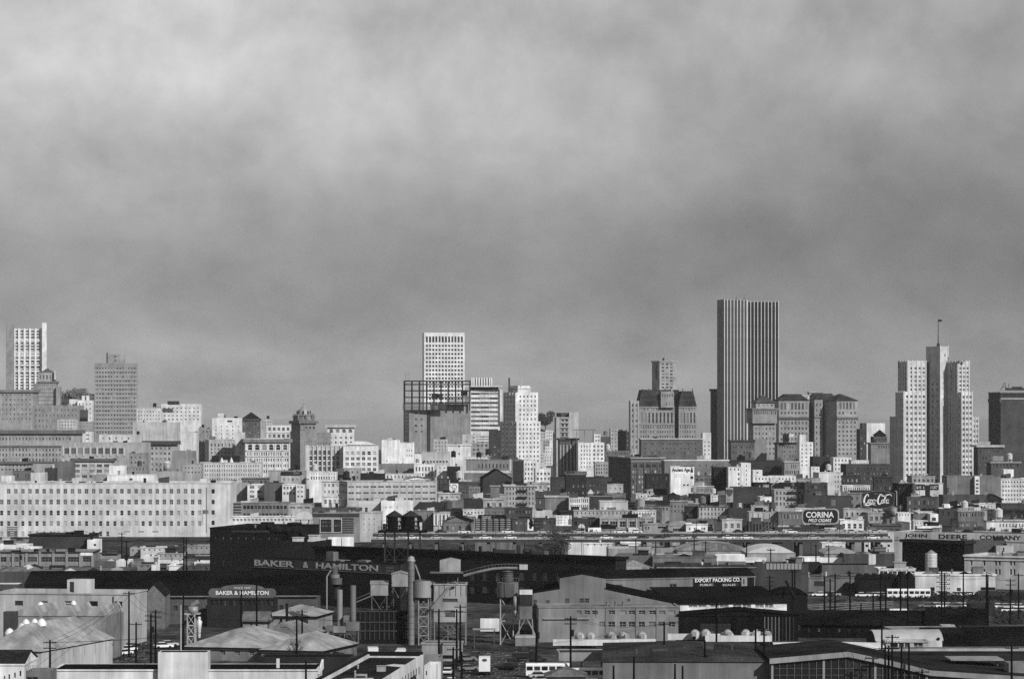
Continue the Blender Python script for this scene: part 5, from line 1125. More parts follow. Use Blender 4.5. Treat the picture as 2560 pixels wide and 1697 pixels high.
v = bld('white house with paired dark windows near the freeway', 1018, 1216, 918, D=1225, dep=12, g=.90, corn=.4, cg=.85, gl='d', win=[E(1044, 1056, 955, 978), E(1088, 1100, 955, 978), E(1104, 1116, 955, 978), E(1158, 1170, 955, 978), E(1176, 1194, 955, 978), G(6, 1, 995, 1022, .4, .8)])
v = bld('grey bow-roofed shed beside the paired-window house', 850, 1040, 935, D=1228, dep=14, g=.60, win=[G(1, 1, 960, 1015, .75, .9, .12, .95, 'm', 'd')]); cap_vault(v, 1.4, 'y', g=.6)
bld('grey flat front with small dark sign left of the bow-roofed shed', 622, 850, 920, D=1232, dep=12, g=.56, gl='d', win=[E(640, 652, 948, 972), E(665, 677, 948, 972), G(6, 1, 995, 1018, .3, .8, 0, .5), E(755, 825, 945, 962, 'p', 'd')], clutter=2)
bld('long white low bus-like shed right of the paired-window house', 1226, 1412, 995, D=1190, dep=6, g=.86, clutter=1)
v = bld('dark open lattice scaffold structure near the freeway', 1596, 1836, 902, D=1240, dep=8, g=.24, k='wood', roof=.2, name='scaffold_structure'); piers(v, 9, .25, .4, 905, 1020, g=.42, name='pole')
mb = MB()
for i in range(7): mb.rod((i * 1.6, -.5, zat(1015, 1240)), (i * 1.6 + 5, -.5, zat(915, 1240)), .09, 4)
part(v.root, 'bracing', mb.mesh('bracing', [mat(.5)]), v.M @ Matrix.Translation((v.a * .3, 0, 0)))
bld('dark low brick range with white framed sign', 1836, 2240, 948, D=1235, dep=12, g=.28, k='brick', roof=.2, win=[E(2020, 2045, 970, 1005, 'p', 'd'), G(4, 1, 970, 1000, .3, .8, .55, .8)], clutter=3)
v = bld('small white framed sign on the dark low brick range', 1906, 1998, 972, D=1230, dep=.4, g=.88, name='wall_sign', cat='sign', yb=1022); mb = MB(); mb.box(.3, -.03, .3, v.a - .3, -.005, v.z1 - v.z0 - .3); part(v.root, 'panel', mb.mesh('panel', [mat(.55)]), v.M @ Matrix.Translation((0, 0, v.z0))); scribble_on(v, 1916, 1988, 985, 1010, g=.3, off=.03)

# ---------------------------------------------------------------- right side middle ground
tile(1920, 1060)
def coca(b, w, h):
    """joined brush script, two words"""
    def S(pts, wd): ribbon(b, [(x * w, z * h, q) for x, z, q in pts], wd * h)
    for ox, sc in ((0.0, 1.0), (.47, 1.0)):
        S([(ox + .17, .74, .6), (ox + .165, .92, 1), (ox + .12, .95, 1), (ox + .06, .72, 1.5), (ox + .025, .38, 1.8), (ox + .045, .14, 1.6), (ox + .10, .10, 1.2), (ox + .15, .26, .7)], .085)
    S([(.03, .20, .8), (.06, .02, 1.2), (.16, -.02, 1.4), (.27, .08, 1.3), (.36, .05, 1), (.42, -.04, .5)], .075)
    def o(x, z=.33): S([(x, z + .17, 1), (x - .035, z + .06, 1.4), (x - .03, z - .12, 1.3), (x, z - .17, 1), (x + .03, z - .02, 1.3), (x + .022, z + .13, 1), (x, z + .17, 1)], .06)
    def a(x, z=.33): o(x, z); S([(x + .04, z + .18, 1), (x + .035, z - .1, 1.3), (x + .06, z - .16, .8)], .06)
    o(.20); S([(.295, .44, .8), (.27, .5, 1), (.245, .38, 1.4), (.25, .2, 1.3), (.285, .17, .8)], .06); a(.345)
    S([(.40, .40, 1), (.45, .42, 1)], .08)
    o(.665); S([(.72, .30, .8), (.77, .70, 1), (.765, .92, 1), (.735, .75, 1.2), (.72, .35, 1.4), (.74, .16, .9)], .06); a(.82)
    S([(.64, .95, .7), (.70, .80, 1.2), (.80, .90, 1.4), (.92, .95, 1), (.98, .80, .6)], .07)
v = bld('large dark roof sign with white cursive soft drink lettering', 866, 1172, 640, D=1500, dep=1.0, g=.10, name='roof_sign', cat='sign', yb=752, top=False, k='gloss')
n_ = 12; pts = [(v.a * i / n_, v.z1 + 1.25 * math.sin(math.pi * i / n_)) for i in range(n_ + 1)] + [(v.a * (.96 - .9 * i / n_), v.z0 - 1.5 * math.sin(math.pi * (i + .3) / (n_ + .6))) for i in range(n_ + 1)]
mb = MB(); mb.prism(pts, -.25, .9); part(v.root, 'board', mb.mesh('board', [mat(.10, 'gloss')]), v.M)
mb = MB()
for i in range(len(pts)):
    p_, q_ = pts[i], pts[(i + 1) % len(pts)]; mb.rod((p_[0], -.3, p_[1]), (q_[0], -.3, q_[1]), .12, 5)
part(v.root, 'rim', mb.mesh('rim', [mat(.5)]), v.M)
mb = MB(); coca(mb, v.a * .88, (v.z1 - v.z0) * .92); part(v.root, 'lettering', mb.mesh('lettering', [mat(.86, 'plain')]), v.M @ Matrix.Translation((v.a * .05, -.27, v.z0 + .3)))
scribble_on(v, 985, 1030, 634, 646, g=.6, off=.3)
mb = MB(); mb.box(0, -.3, 0, .25, .5, v.z1 - v.z0 + 1.2); mb.box(-.8, -.3, v.z1 - v.z0 + 1.1, .25, .3, v.z1 - v.z0 + 1.3); part(v.root, 'side_frame', mb.mesh('side_frame', [mat(.75)]), v.M @ Matrix.Translation((v.a + .8, 0, v.z0)))
mb = MB()
for i in range(7):
    x = v.a * (.06 + .145 * i); mb.rod((x, .6, 9), (x, .6, v.z0), .1, 4); mb.rod((x, .6, v.z0), (x + .5, 4, 9), .07, 4)
    mb.rod((x, .6, 10), (x + v.a * .145, .6, v.z0 - 1), .06, 4)
part(v.root, 'lattice_support', mb.mesh('lattice_support', [mat(.28, 'metal')]), v.M)
bld('dark shop block carrying the cursive roof sign', 700, 1230, 868, D=1505, dep=14, g=.24, k='brick', roof=.15, clutter=2, win=[G(8, 1, 880, 925, .4, .5)])
# cigar sign
v = bld('black rounded roof sign with white capital lettering and white border', 325, 645, 790, D=1300, dep=.8, g=.12, name='roof_sign', cat='sign', yb=912, top=False, k='gloss')
hh_ = v.z1 - v.z0; r_ = 1.6
def rrect(x0, z0, x1, z1, r, n=6):
    q = []
    for cx_, cz_, a0 in ((x1 - r, z1 - r, 0), (x0 + r, z1 - r, 90), (x0 + r, z0 + r, 180), (x1 - r, z0 + r, 270)):
        for i in range(n + 1): q.append((cx_ + r * math.cos(R(a0 + 90 * i / n)), cz_ + r * math.sin(R(a0 + 90 * i / n))))
    return q
mb = MB(); mb.prism(rrect(-.5, -.5, v.a + .5, hh_ + .5, 1.8), -.3, .9); part(v.root, 'border', mb.mesh('border', [mat(.62)]), v.M @ Matrix.Translation((0, 0, v.z0)))
mb = MB(); mb.prism(rrect(0, 0, v.a, hh_, 1.6), -.4, -.303); part(v.root, 'board', mb.mesh('board', [mat(.10, 'gloss')]), v.M @ Matrix.Translation((0, 0, v.z0)))
for txt, x0, x1, y0, y1, sh in (('CORINA', 350, 608, 808, 862, 0), ('MILD CIGARS', 372, 586, 872, 902, .3)):
    write_on(v, txt, x0, x1, y0, y1, g=.88, bold=.02, shear=sh, off=.4)
mb = MB()
for i in range(5):
    x = v.a * (.1 + .2 * i); mb.rod((x, .5, 6), (x, .5, v.z0), .1, 4); mb.rod((x, .5, v.z0), (x + .4, 3, 6), .07, 4)
part(v.root, 'support', mb.mesh('support', [mat(.25)]), v.M)
bld('grey low block under the rounded black sign', 330, 700, 935, D=1303, dep=12, g=.34, k='brick', roof=.2, clutter=1)
t = Thing('water_tank', 'pale round water tank beside the cursive roof sign', 'water tank', Matrix.Translation((pos(1163, 1480), 1480, 0)))
z0_, z1_ = zat(848, 1480), zat(768, 1480); mb = MB(); mb.cyl(0, 0, z0_, z1_, mp(32, 1480), 18); part(t, 'tank', mb.mesh('tank', [mat(.55, 'metal')], True), t.M); mb = MB(); mb.cyl(0, 0, z1_, z1_ + .5, mp(34, 1480), 18, .3); part(t, 'lid', mb.mesh('lid', [mat(.5)]), t.M)
mb = MB(); mb.cyl(0, 0, z0_ - .3, z0_, mp(42, 1480), 12); part(t, 'platform', mb.mesh('platform', [mat(.12)]), t.M)
for s_ in (-1, 1):
    for q_ in (-1, 1): mb = MB(); mb.box(-.12, -.12, 0, .12, .12, z0_ - .3); part(t, 'leg', mb.mesh('leg', [mat(.2)]), t.M @ Matrix.Translation((s_ * 1.3, q_ * 1.3, 0)))
bld('dark block with faint windows behind the cursive sign', 770, 1130, 615, D=1750, yaw=1, dep=16, g=.24, k='brick', win=[G(9, 2, 640, 760, .35, .4)], clutter=2)
bld('white low block with tall windows above the cursive sign', 690, 944, 564, D=1800, yaw=1, dep=12, g=.86, gl='d', win=[G(12, 1, 580, 612, .5, .85)], clutter=2)
bld('dark low block under the dark square loft', 330, 560, 655, D=1560, dep=12, g=.26, k='brick', clutter=3)
bld('dark stepped block with little white sign left of cursive sign', 556, 770, 660, D=1570, dep=12, g=.28, k='brick', win=[E(585, 632, 690, 755, 'p', 'm')], clutter=3)
bld('black narrow brick block under the skyscraper', 1196, 1358, 548, D=1700, yaw=3, dep=16, g=.14, k='brick', win=[G(4, 4, 575, 720, .4, .4, gl='d')], corn=.6, roof=.08)
v = bld('white wall with two dark painted headers under the skyscraper', 1360, 1618, 545, D=1690, yaw=1, dep=12, g=.80, name='advertising_wall', win=[E(1530, 1542, 645, 657, 'p', 'd'), E(1530, 1542, 685, 697, 'p', 'd')])
for a, b_, tx in ((1362, 1452, None), (1492, 1578, 'DUST')):
    mb = MB(); mb.box(0, -.08, 0, mp(b_ - a, 1690), -.02, mp(52, 1690)); part(v.root, 'dark_header', mb.mesh('dark_header', [mat(.15)]), v.M @ Matrix.Translation((mp(a - 1360, 1690), 0, zat(608, 1690))))
    write_on(v, tx, a + 8, b_ - 8, 570, 596, g=.88, bold=.03, shear=.2) if tx else scribble_on(v, a + 8, b_ - 8, 570, 596, g=.88, off=.08)
mb = MB(); mb.box(0, -.3, 0, mp(42, 1690), -.05, v.z1 - 1); part(v.root, 'dark_slot', mb.mesh('dark_slot', [mat(.16)]), v.M @ Matrix.Translation((mp(95, 1690), 0, 0)))
mb = MB(); mb.box(0, -.12, 0, mp(36, 1690), -.04, mp(78, 1690)); fr = part(v.root, 'poster_frame', mb.mesh('poster_frame', [mat(.2)]), v.M @ Matrix.Translation((mp(6, 1690), 0, zat(690, 1690)))); mb = MB(); mb.box(.25, -.17, .25, mp(36, 1690) - .25, -.122, mp(78, 1690) - .25); part(fr, 'poster', mb.mesh('poster', [mat(.85)]))
v = bld('grey blank-walled block with white stair strip right of skyscraper', 1655, 2152, 478, D=1820, yaw=1, dep=20, g=.46, k='stucco', win=[E(1755, 1768, 560, 575, 'n', 'g')], roof=.3, clutter=4)
u = volume(v.root, 1912, 1955, 480, D=1817, yaw=1, dep=4, g=.88, wall_name='stair_strip', gl='d', win=[G(1, 4, 505, 640, .62, .5, .05, .95, 'p')])
bld('dark low addition below the blank-walled block', 1620, 2020, 655, D=1600, yaw=1, dep=16, g=.32, roof=.15, clutter=3)
v = bld('white office block with dense dark window pairs at right edge', 2150, 2460, 500, D=1850, yaw=2, dep=20, g=.84, corn=.6, gl='d', win=[G(11, 5, 515, 715, .5, .45)])
bld('white windowed house with blank end wall right of stair strip block', 1905, 2154, 732, D=1560, yaw=1, dep=14, g=.80, gl='d', win=[G(4, 3, 740, 855, .3, .4, .2, .72)])
bld('bright white canopy roof in the block below the stair strip', 1628, 1764, 740, D=1540, dep=8, g=.92, roof=.8)
bld('dark gabled brick house below the white canopy', 1580, 1758, 780, D=1480, yaw=1, dep=12, g=.26, k='brick', win=[G(3, 1, 800, 850, .3, .7)], roof=.12, clutter=1)
bld('black steep-roofed shed left of dark gabled brick house', 1450, 1582, 785, D=1490, dep=12, g=.14, roof=.08, clutter=2)
bld('white upright house front with garage door', 1500, 1574, 828, D=1420, dep=10, g=.88, gl='d', win=[E(1515, 1552, 862, 895, 'p')])
bld('low white cottages under the black narrow block', 1200, 1342, 818, D=1450, dep=10, g=.86, gl='d', win=[G(5, 1, 828, 852, .35, .6)], clutter=3)
bld('grey low range beside the white upright house front', 1344, 1500, 828, D=1430, dep=10, g=.42, clutter=3, roof=.5)
bld('white low signboard shop below the grey low range', 1344, 1474, 890, D=1350, dep=8, g=.80, clutter=1, win=[G(5, 1, 905, 925, .5, .5)])
bld('grey dentil-corniced range before the white windowed house', 1758, 1995, 795, D=1450, dep=12, g=.44, corn=.5, cg=.65, win=[G(8, 1, 815, 860, .45, .7, gl='d')], roof=.3)
bld('dark warehouse at the right edge below the white office block', 2152, 2460, 735, D=1540, yaw=0, dep=16, g=.28, k='brick', win=[E(2330, 2360, 800, 830, 'p', 'd')], roof=.3, clutter=2)
v = bld('white long low terrace with regular dark windows at right edge', 2020, 2460, 892, D=1330, dep=10, g=.84, corn=.4, cg=.5, gl='d', win=[G(11, 1, 915, 955, .35, .75, .25, 1.0)], roof=.3)
v = bld('dark lettered shop board beside a dark round-topped sign', 1762, 1932, 898, D=1290, dep=1, g=.34, name='shop_sign', cat='sign', yb=956); scribble_on(v, 1772, 1922, 915, 945, g=.62)
mb = MB(); mb.box(.5, .3, 0, .8, .6, v.z0); mb.box(v.a - .8, .3, 0, v.a - .5, .6, v.z0); part(v.root, 'posts', mb.mesh('posts', [mat(.2)]), v.M)
v = bld('dark square sign with round disc near the lettered board', 1688, 1758, 872, D=1285, dep=1, g=.16, name='disc_sign', cat='sign', yb=960)
mb = MB(); mb.cyl(0, 0, 0, .1, 1.35, 24); part(v.root, 'disc', mb.mesh('disc', [mat(.24)]), v.M @ Matrix.Translation((v.a / 2, -.02, (v.z0 + v.z1) / 2)) @ Matrix.Rotation(R(90), 4, 'X')); mb = MB(); mb.box(v.a / 2 - .2, .3, 0, v.a / 2 + .2, .7, v.z0); part(v.root, 'post', mb.mesh('post', [mat(.2)]), v.M)
bld('long white canopy roof left of the dark disc sign', 1380, 1690, 940, D=1300, dep=8, g=.90, roof=.85, yb=962)
bld('dark shop range under the long white canopy roof', 1380, 1700, 962, D=1303, dep=8, g=.2, roof=.1)
bld('white-topped grey block below the black rounded sign', 470, 722, 985, D=1190, yaw=-5, dep=16, g=.54, roof=.8, para=.3)
v = bld('white two-storey house with five dark square windows', 890, 1166, 992, D=1185, yaw=2, dep=14, g=.80, gl='d', win=[E(a, a + 22, 1033, 1070, 'p') for a in (902, 950, 992, 1038, 1105)] + [E(a, a + 22, 1110, 1136, 'p') for a in (902, 950, 992, 1038, 1105)], roof=.14)
bld('plain grey wall building left of the five-window white house', 722, 892, 994, D=1186, yaw=2, dep=14, g=.54, roof=.14)
bld('white porch roof building before the plain grey wall', 500, 715, 1092, D=1120, dep=8, g=.84, roof=.3, win=[G(3, 1, 1120, 1136, .3, .8, gl='d')])
# implement company wall
v = bld('long pale wall painted with a dark company name', 1168, 2520, 1014, D=1042, yaw=-27, dep=20, g=.74, k='stucco', name='lettered_building', roof=.18, para=.5)
th_ = R(-27)
for tx, x0, x1 in (('JOHN', 1262, 1470), ('DEERE', 1578, 1838), ('COMPANY', 1955, 2340)):
    c_, s_ = math.cos(th_), math.sin(th_); O_ = v.M.translation
    l0, l1 = ((kx(X(q)) * O_.y - O_.x) / (c_ - kx(X(q)) * s_) for q in (x0, x1))
    part(v.root, 'lettering', text_mesh(tx, l1 - l0, 1.6, .14, bold=.03, th=.02), v.M @ Matrix.Translation(((l0 + l1) / 2, -.01, v.z1 - 1.5)))
mb = MB(); mb.box(0.02, -.12, v.z1 - 3.1, v.a - .02, -.004, v.z1 - 2.75); part(v.root, 'string_course', mb.mesh('string_course', [mat(.5)]), v.M)
scribble_on(v, 1180, 1222, 1040, 1050, g=.3, n=3)

for i, (a, w, hh, D_) in enumerate(((1985, 9, 18, 1075), (2070, 10, 18.5, 1080), (2125, 8, 17.5, 1078), (2345, 9, 18, 1070))):
    tree(['dark round tree behind the lettered wall, left of three together', 'middle dark tree of three behind the lettered wall', 'right dark tree of three behind the lettered wall', 'dark tree behind the lettered wall at right edge'][i], Matrix.Translation((pos(a, D_), D_, 0)), w, hh, 60 + i, g=.14, n=700, ls=.4, group='trees behind the lettered wall')
tile(960, 1060)
for i, (a, w, hh, D_) in enumerate(((1570, 10, 14, 1142), (1630, 11, 15, 1141), (1440, 5, 9, 1130), (1330, 5, 8, 1125))):
    tree(['tall dim tree beside the freeway, left of two', 'tall dim tree beside the freeway, right of two', 'short dark tree under the freeway deck', 'lower dark tree under the freeway deck'][i], Matrix.Translation((pos(a, D_), D_ - 6, 0)), w, hh, 70 + i, g=.24, n=700, ls=.35, group='trees by the freeway')

# infill houses between the listed blocks
for rw, (D_, zl, zh, desc) in enumerate(((1362, 6, 9.5, 'in the row just behind the freeway shops'), (1486, 7, 12, 'in the row behind the billboards'), (1640, 9, 15, 'in the row around the dark brick lofts'), (1870, 13, 20, 'in the row below the downtown towers'))):
    r = random.Random(rw + 11)
    for i in range(20):
        x0 = 620 + 98 * i + r.uniform(-20, 20); w_ = r.uniform(38, 78) * (1.15 if rw < 2 else 1); z = r.uniform(zl, zh); g = r.choice((.2, .26, .34, .46, .58, .7, .82, .88)); TX = TY = 0.0
        y_ = (HZ + (H - z) * F / D_) * K; n = max(2, int(w_ * D_ / F / 2.6)); rr = max(1, int(z / 4.2)); st = mp(11 * K, D_) and 4.0 * F / D_ * K
        v = bld('%s narrow house, %s from the left %s' % ({.2: 'black', .26: 'sooty', .34: 'dark', .46: 'grey', .58: 'mid-grey', .7: 'pale', .82: 'white', .88: 'bright'}[g], ORD[i], desc), x0 * K, (x0 + w_) * K, y_, D=D_ + r.uniform(-14, 14), yaw=r.choice((-12, -4, 0, 2, 6, 14)), dep=r.uniform(9, 16), g=g, k='brick' if g < .5 else 'stucco', name='house', cat='house',
                roof=r.choice((.08, .14, .3, .5)), corn=r.choice((0, .4, .7)), clutter=r.choice((2, 4, 6)), gl=r.choice('bdm'), win=[G(n, rr, y_ + .25 * st, y_ + .25 * st + st * rr, r.uniform(.35, .6), r.uniform(.4, .6), kind=r.choice('nnam'))])
        if r.random() < .22: cap_gable(v, r.uniform(1.2, 2.4), r.choice('xy'), g=r.choice((.1, .2, .4)))
# ---------------------------------------------------------------- elevated freeway
tile(960, 1060)
DF = 1150.0
fw = Thing('elevated_road', 'long elevated freeway deck on columns crossing the middle ground', 'freeway', Matrix.Translation((0, DF, 0)), kind='structure')
xa, xb = pos(-120, DF), pos(4700, DF); zd = zat(1066, DF)
for dz, dy, nm in ((0.0, 0.0, 'deck'), (1.6, 14.0, 'upper_deck')):
    mb = MB(); mb.box(xa, dy, zd + dz - 1.0, xb, dy + 11, zd + dz); part(fw, nm, mb.mesh(nm, [mat(.26)]), fw.M)
    for q in (0.0, 10.8): mb = MB(); mb.box(xa, dy + q - .25, zd + dz + .004, xb, dy + q, zd + dz + .45); part(fw, 'parapet', mb.mesh('parapet', [mat(.6)]), fw.M)
    for i in range(20):
        mb = MB(); mb.box(-.6, 1, 0, .6, 2.2, zd + dz - 1.0); mb.box(-.6, 8.5, 0, .6, 9.7, zd + dz - 1.0); part(fw, 'column', mb.mesh('column', [mat(.4)]), fw.M @ Matrix.Translation((xa + (xb - xa) * (i + .5) / 20, dy, 0)))
for i in range(18):
    mb = MB(); mb.rod((0, 12.5, 0), (0, 12.5, zd + 6.5), .1, 6); mb.rod((0, 12.5, zd + 6.5), (1.6, 12.5, zd + 6.8), .07, 5); part(fw, 'lamp_post', mb.mesh('lamp_post', [mat(.22, 'metal')]), fw.M @ Matrix.Translation((xa + (xb - xa) * (i + .3) / 18, 0, 0)))

# ---------------------------------------------------------------- vehicles (built once, then copied)
def car_meshes(g):
    b = MB(); w = .88
    b.prism([(-2.3, .35), (-2.35, .75), (-2.2, .88), (-.95, .92), (1.0, .92), (2.2, .84), (2.35, .7), (2.3, .35)], -w, w)
    body = b.mesh('body', [mat(g, 'gloss')])
    b = MB(); b.prism([(-1.75, .925), (-1.15, 1.42), (.35, 1.44), (1.05, .925)], -w * .86, w * .86); cab = b.mesh('cabin', [mat(.10, 'gloss')])
    b = MB(); b.prism([(-1.2, 1.40), (-1.05, 1.49), (.25, 1.5), (.42, 1.42)], -w * .88, w * .88); top = b.mesh('roof_panel', [mat(g, 'gloss')])
    b = MB()
    for k in range(14):
        a0, a1 = 2 * math.pi * k / 14, 2 * math.pi * (k + 1) / 14
        b.face([(0, -.1, 0), (.33 * math.cos(a0), -.1, .33 * math.sin(a0)), (.33 * math.cos(a1), -.1, .33 * math.sin(a1))]); b.face([(.33 * math.cos(a0), -.1, .33 * math.sin(a0)), (.33 * math.cos(a0), .1, .33 * math.sin(a0)), (.33 * math.cos(a1), .1, .33 * math.sin(a1)), (.33 * math.cos(a1), -.1, .33 * math.sin(a1))])
        b.face([(0, .1, 0), (.33 * math.cos(a1), .1, .33 * math.sin(a1)), (.33 * math.cos(a0), .1, .33 * math.sin(a0))])
    wheel = b.mesh('wheel', [mat(.08, 'plain')])
    b = MB(); b.box(-2.42, -w * .9, .4, -2.352, w * .9, .55); rb = b.mesh('bumper', [mat(.6, 'metal')])
    b = MB(); b.box(2.352, -w * .9, .4, 2.42, w * .9, .55); fb = b.mesh('bumper', [mat(.6, 'metal')])
    return body, cab, top, wheel, rb, fb
CARS = {g: car_meshes(g) for g in (.92, .7, .45, .2)}
def car(label, x, D, rot, g, group, z=0.0, name='car'):
    body, cab, top, wheel, rb, fb = CARS[g]
    M = Matrix.Translation((x, D, z + .02)) @ Matrix.Rotation(R(rot), 4, 'Z')
    t = Thing(name, label, 'car', M, group)
    part(t, 'body', body, M); c = part(t, 'cabin', cab, M); part(c, 'roof_panel', top); part(t, 'bumper', rb, M); part(t, 'bumper', fb, M)
    for sx_ in (-1.4, 1.4):
        for sy in (-.8, .8): part(t, 'wheel', wheel, M @ Matrix.Translation((sx_, sy, .33)))
    return t
def boxy(name, label, cat, x, D, rot, L, W, Hh, g, group=None, cab=True, z=0.0, win=True):
    """bus, van or box truck: long body on wheels"""
    M = Matrix.Translation((x, D, z)) @ Matrix.Rotation(R(rot), 4, 'Z'); t = Thing(name, label, cat, M, group)
    wr = CARS[.92][3]
    if cab:
        b = MB(); b.box(-L / 2, -W / 2, .9, L / 2 - 2.2, W / 2, Hh); part(t, 'box_body', b.mesh('box_body', [mat(g, 'gloss')]), M)
        b = MB(); b.prism([(L / 2 - 2.1, .6), (L / 2 - 2.1, 2.4), (L / 2 - 1.3, 2.4), (L / 2 - .9, 1.5), (L / 2, 1.4), (L / 2, .6)], -W * .45, W * .45); part(t, 'cab', b.mesh('cab', [mat(min(g, .5), 'gloss')]), M)
        b = MB(); b.box(-L / 2, -W * .4, .55, L / 2 - .3, W * .4, .85); part(t, 'chassis', b.mesh('chassis', [mat(.1)]), M)
    else:
        b = MB(); q = .35
        b.prismx([(-W / 2, .5), (W / 2, .5), (W / 2, Hh - q), (W / 2 - q, Hh), (-W / 2 + q, Hh), (-W / 2, Hh - q)], -L / 2, L / 2); bd = part(t, 'body', b.mesh('body', [mat(g, 'gloss')]), M)
        if win:
            n = max(3, int(L / 1.5))
            b = MB(); b.box(-L / n * .4, -.03, -.42, L / n * .4, .0, .42); wm = b.mesh('window', [glass('d')])
            for i in range(n):
                xx = -L / 2 + L * (i + .5) / n
                part(t, 'window', wm, M @ Matrix.Translation((xx, -W / 2, Hh * .66))); part(t, 'window', wm, M @ Matrix.Translation((xx, W / 2, Hh * .66)) @ Matrix.Rotation(R(180), 4, 'Z'))
            b = MB(); b.box(-.03, -W * .42, -.5, 0, W * .42, .5); part(t, 'windscreen', b.mesh('windscreen', [glass('d')]), M @ Matrix.Translation((-L / 2, 0, Hh * .64))); part(t, 'windscreen', b.mesh('windscreen', [glass('d')]), M @ Matrix.Translation((L / 2 + .03, 0, Hh * .64)))
    for xx in (-L * .32, L * .34):
        for yy in (-W * .42, W * .42): part(t, 'wheel', wr, M @ Matrix.Translation((xx, yy, .45)) @ Matrix.Scale(1.36, 4))
    return t
_mx = {}
def mixer(label, x, D, rot, group):
    M = Matrix.Translation((x, D, 0)) @ Matrix.Rotation(R(rot), 4, 'Z'); t = Thing('concrete_mixer_truck', label, 'truck', M, group)
    if not _mx:
        b = MB(); b.box(-3.6, -1.0, .7, 3.6, 1.0, 1.0); _mx['chassis'] = b.mesh('chassis', [mat(.12)])
        b = MB(); b.prism([(2.3, 1.0), (2.3, 2.7), (3.4, 2.7), (3.75, 1.8), (4.4, 1.7), (4.4, 1.0)], -1.1, 1.1); _mx['cab'] = b.mesh('cab', [mat(.7, 'gloss')])
        b = MB(); b.lathe(0, 0, [(.4, -2.6), (.75, -2.3), (1.05, -1.2), (1.15, 0), (1.05, 1.2), (.7, 2.1), (.1, 2.3)], 18); _mx['drum'] = b.mesh('drum', [mat(.66, 'stucco')], True)
        b = MB(); b.box(-3.7, -.5, 2.2, -3.0, .5, 3.2); _mx['hopper'] = b.mesh('hopper', [mat(.6)])
    for nme in ('chassis', 'cab', 'hopper'): part(t, nme, _mx[nme], M)
    part(t, 'drum', _mx['drum'], M @ Matrix.Translation((-.7, 0, 2.35)) @ Matrix.Rotation(R(78), 4, 'Y'))
    for xx in (-2.6, -1.5, 3.0):
        for yy in (-1.0, 1.0): part(t, 'wheel', CARS[.92][3], M @ Matrix.Translation((xx, yy, .5)) @ Matrix.Scale(1.5, 4))
for dk, y_, dz in (('front', 4.5, 0.0), ('rear', 20.0, 1.6)):
    for i in range(20):
        g = rnd.choice((.92, .92, .7, .7, .45, .2))
        car('tiny %s sedan on the %s freeway deck, %s from the left' % ({.92: 'white', .7: 'pale', .45: 'grey', .2: 'dark'}[g], dk, ORD[i]), xa + (xb - xa) * (i + rnd.random() * .8) / 20, DF + y_, 0, g, 'cars on the freeway', zd + dz)
for i in range(20):
    g = rnd.choice((.92, .92, .92, .7, .45, .2)); a = 420 + i * 95 + rnd.uniform(-25, 25); D_ = 1118 + rnd.uniform(-12, 8)
    car('%s sedan parked in the lot below the freeway, %s from the left' % ({.92: 'white', .7: 'pale', .45: 'grey', .2: 'dark'}[g], ORD[i]), pos(a, D_), D_, rnd.choice((0, 90, 180)) + rnd.uniform(-10, 10), g, 'cars below the freeway')
# ---------------------------------------------------------------- low roofs and vaults before the freeway, right of centre
tile(1440, 1060)
v = bld('broad grey barrel-roofed shed beyond the gabled packing sheds', 940, 1600, 1168, D=1070, yaw=0, dep=30, g=.56, roof=.4); cap_vault(v, mp(62, 1070), 'y', g=.50, k='tar')
v = bld('bright barrel-roofed shed right of the broad grey barrel shed', 1578, 2028, 1190, D=1030, yaw=0, dep=26, g=.6, roof=.4); cap_vault(v, mp(60, 1030), 'y', g=.80)
bld('low pale yard roof left of the broad barrel shed', 300, 1010, 1150, D=1085, yaw=0, dep=24, g=.55, roof=.62, para=.2, clutter=5)
bld('white long low wall shed under the freeway', 70, 335, 1098, D=1120, dep=6, g=.86, clutter=1, win=[G(4, 1, 1105, 1125, .2, .8, gl='d')])
bld('bright white strip canopy under the freeway', 410, 600, 1088, D=1128, dep=5, g=.9, yb=1100)
bld('low grey brick range behind the packing sheds', 358, 712, 1212, D=985, yaw=-6, dep=18, g=.40, k='brick', roof=.2)
bld('grey plain range behind the dark long shed', 710, 1300, 1222, D=980, yaw=0, dep=16, g=.44, roof=.3, win=[G(1, 1, 1240, 1280, .3, .7, .72, .85)])
bld('long bright white wall shed below the barrel roofs', 1296, 1756, 1240, D=1010, yaw=0, dep=10, g=.92, roof=.8, para=.1, win=[E(1355, 1470, 1268, 1284, 'r', 'd')])
bld('bright white wall shed right of the louvred bays', 2074, 2580, 1232, D=1014, yaw=0, dep=10, g=.92, roof=.8, para=.1)
bld('white rooftop strip behind the bright white wall shed', 700, 1560, 1205, D=1000, yaw=0, dep=6, g=.88, roof=.85, para=.1)
v = bld('dark shed with a row of pale upright louvres', 1676, 2150, 1284, D=950, yaw=0, dep=12, g=.26, roof=.2, win=[]); piers(v, 10, .9, .3, 1286, 1340, g=.58, name='louvre_panel', f0=.2, f1=.83)
v = bld('small white hipped house behind the packing shed ridge', 360, 715, 1345, D=940, yaw=0, dep=16, g=.62, gl='d', win=[G(13, 1, 1346, 1368, .5, .8)], roof=.5); cap_hip(v, 2.6, g=.52, over=.5)
v = bld('long dark shed with clerestory behind the packing shed', 745, 1672, 1300, D=930, yaw=0, dep=16, g=.24, k='corr', roof=.30, win=[G(14, 1, 1330, 1356, .6, .8, gl='d')]); bands(v, [1322], .4, .3, g=.5)
tile(1920, 1060)
v = bld('pale low barrel-roofed shed at right below the dark brick works', 520, 835, 1195, D=1020, yaw=0, dep=22, g=.5, roof=.4); cap_vault(v, mp(45, 1020), 'y', g=.62)
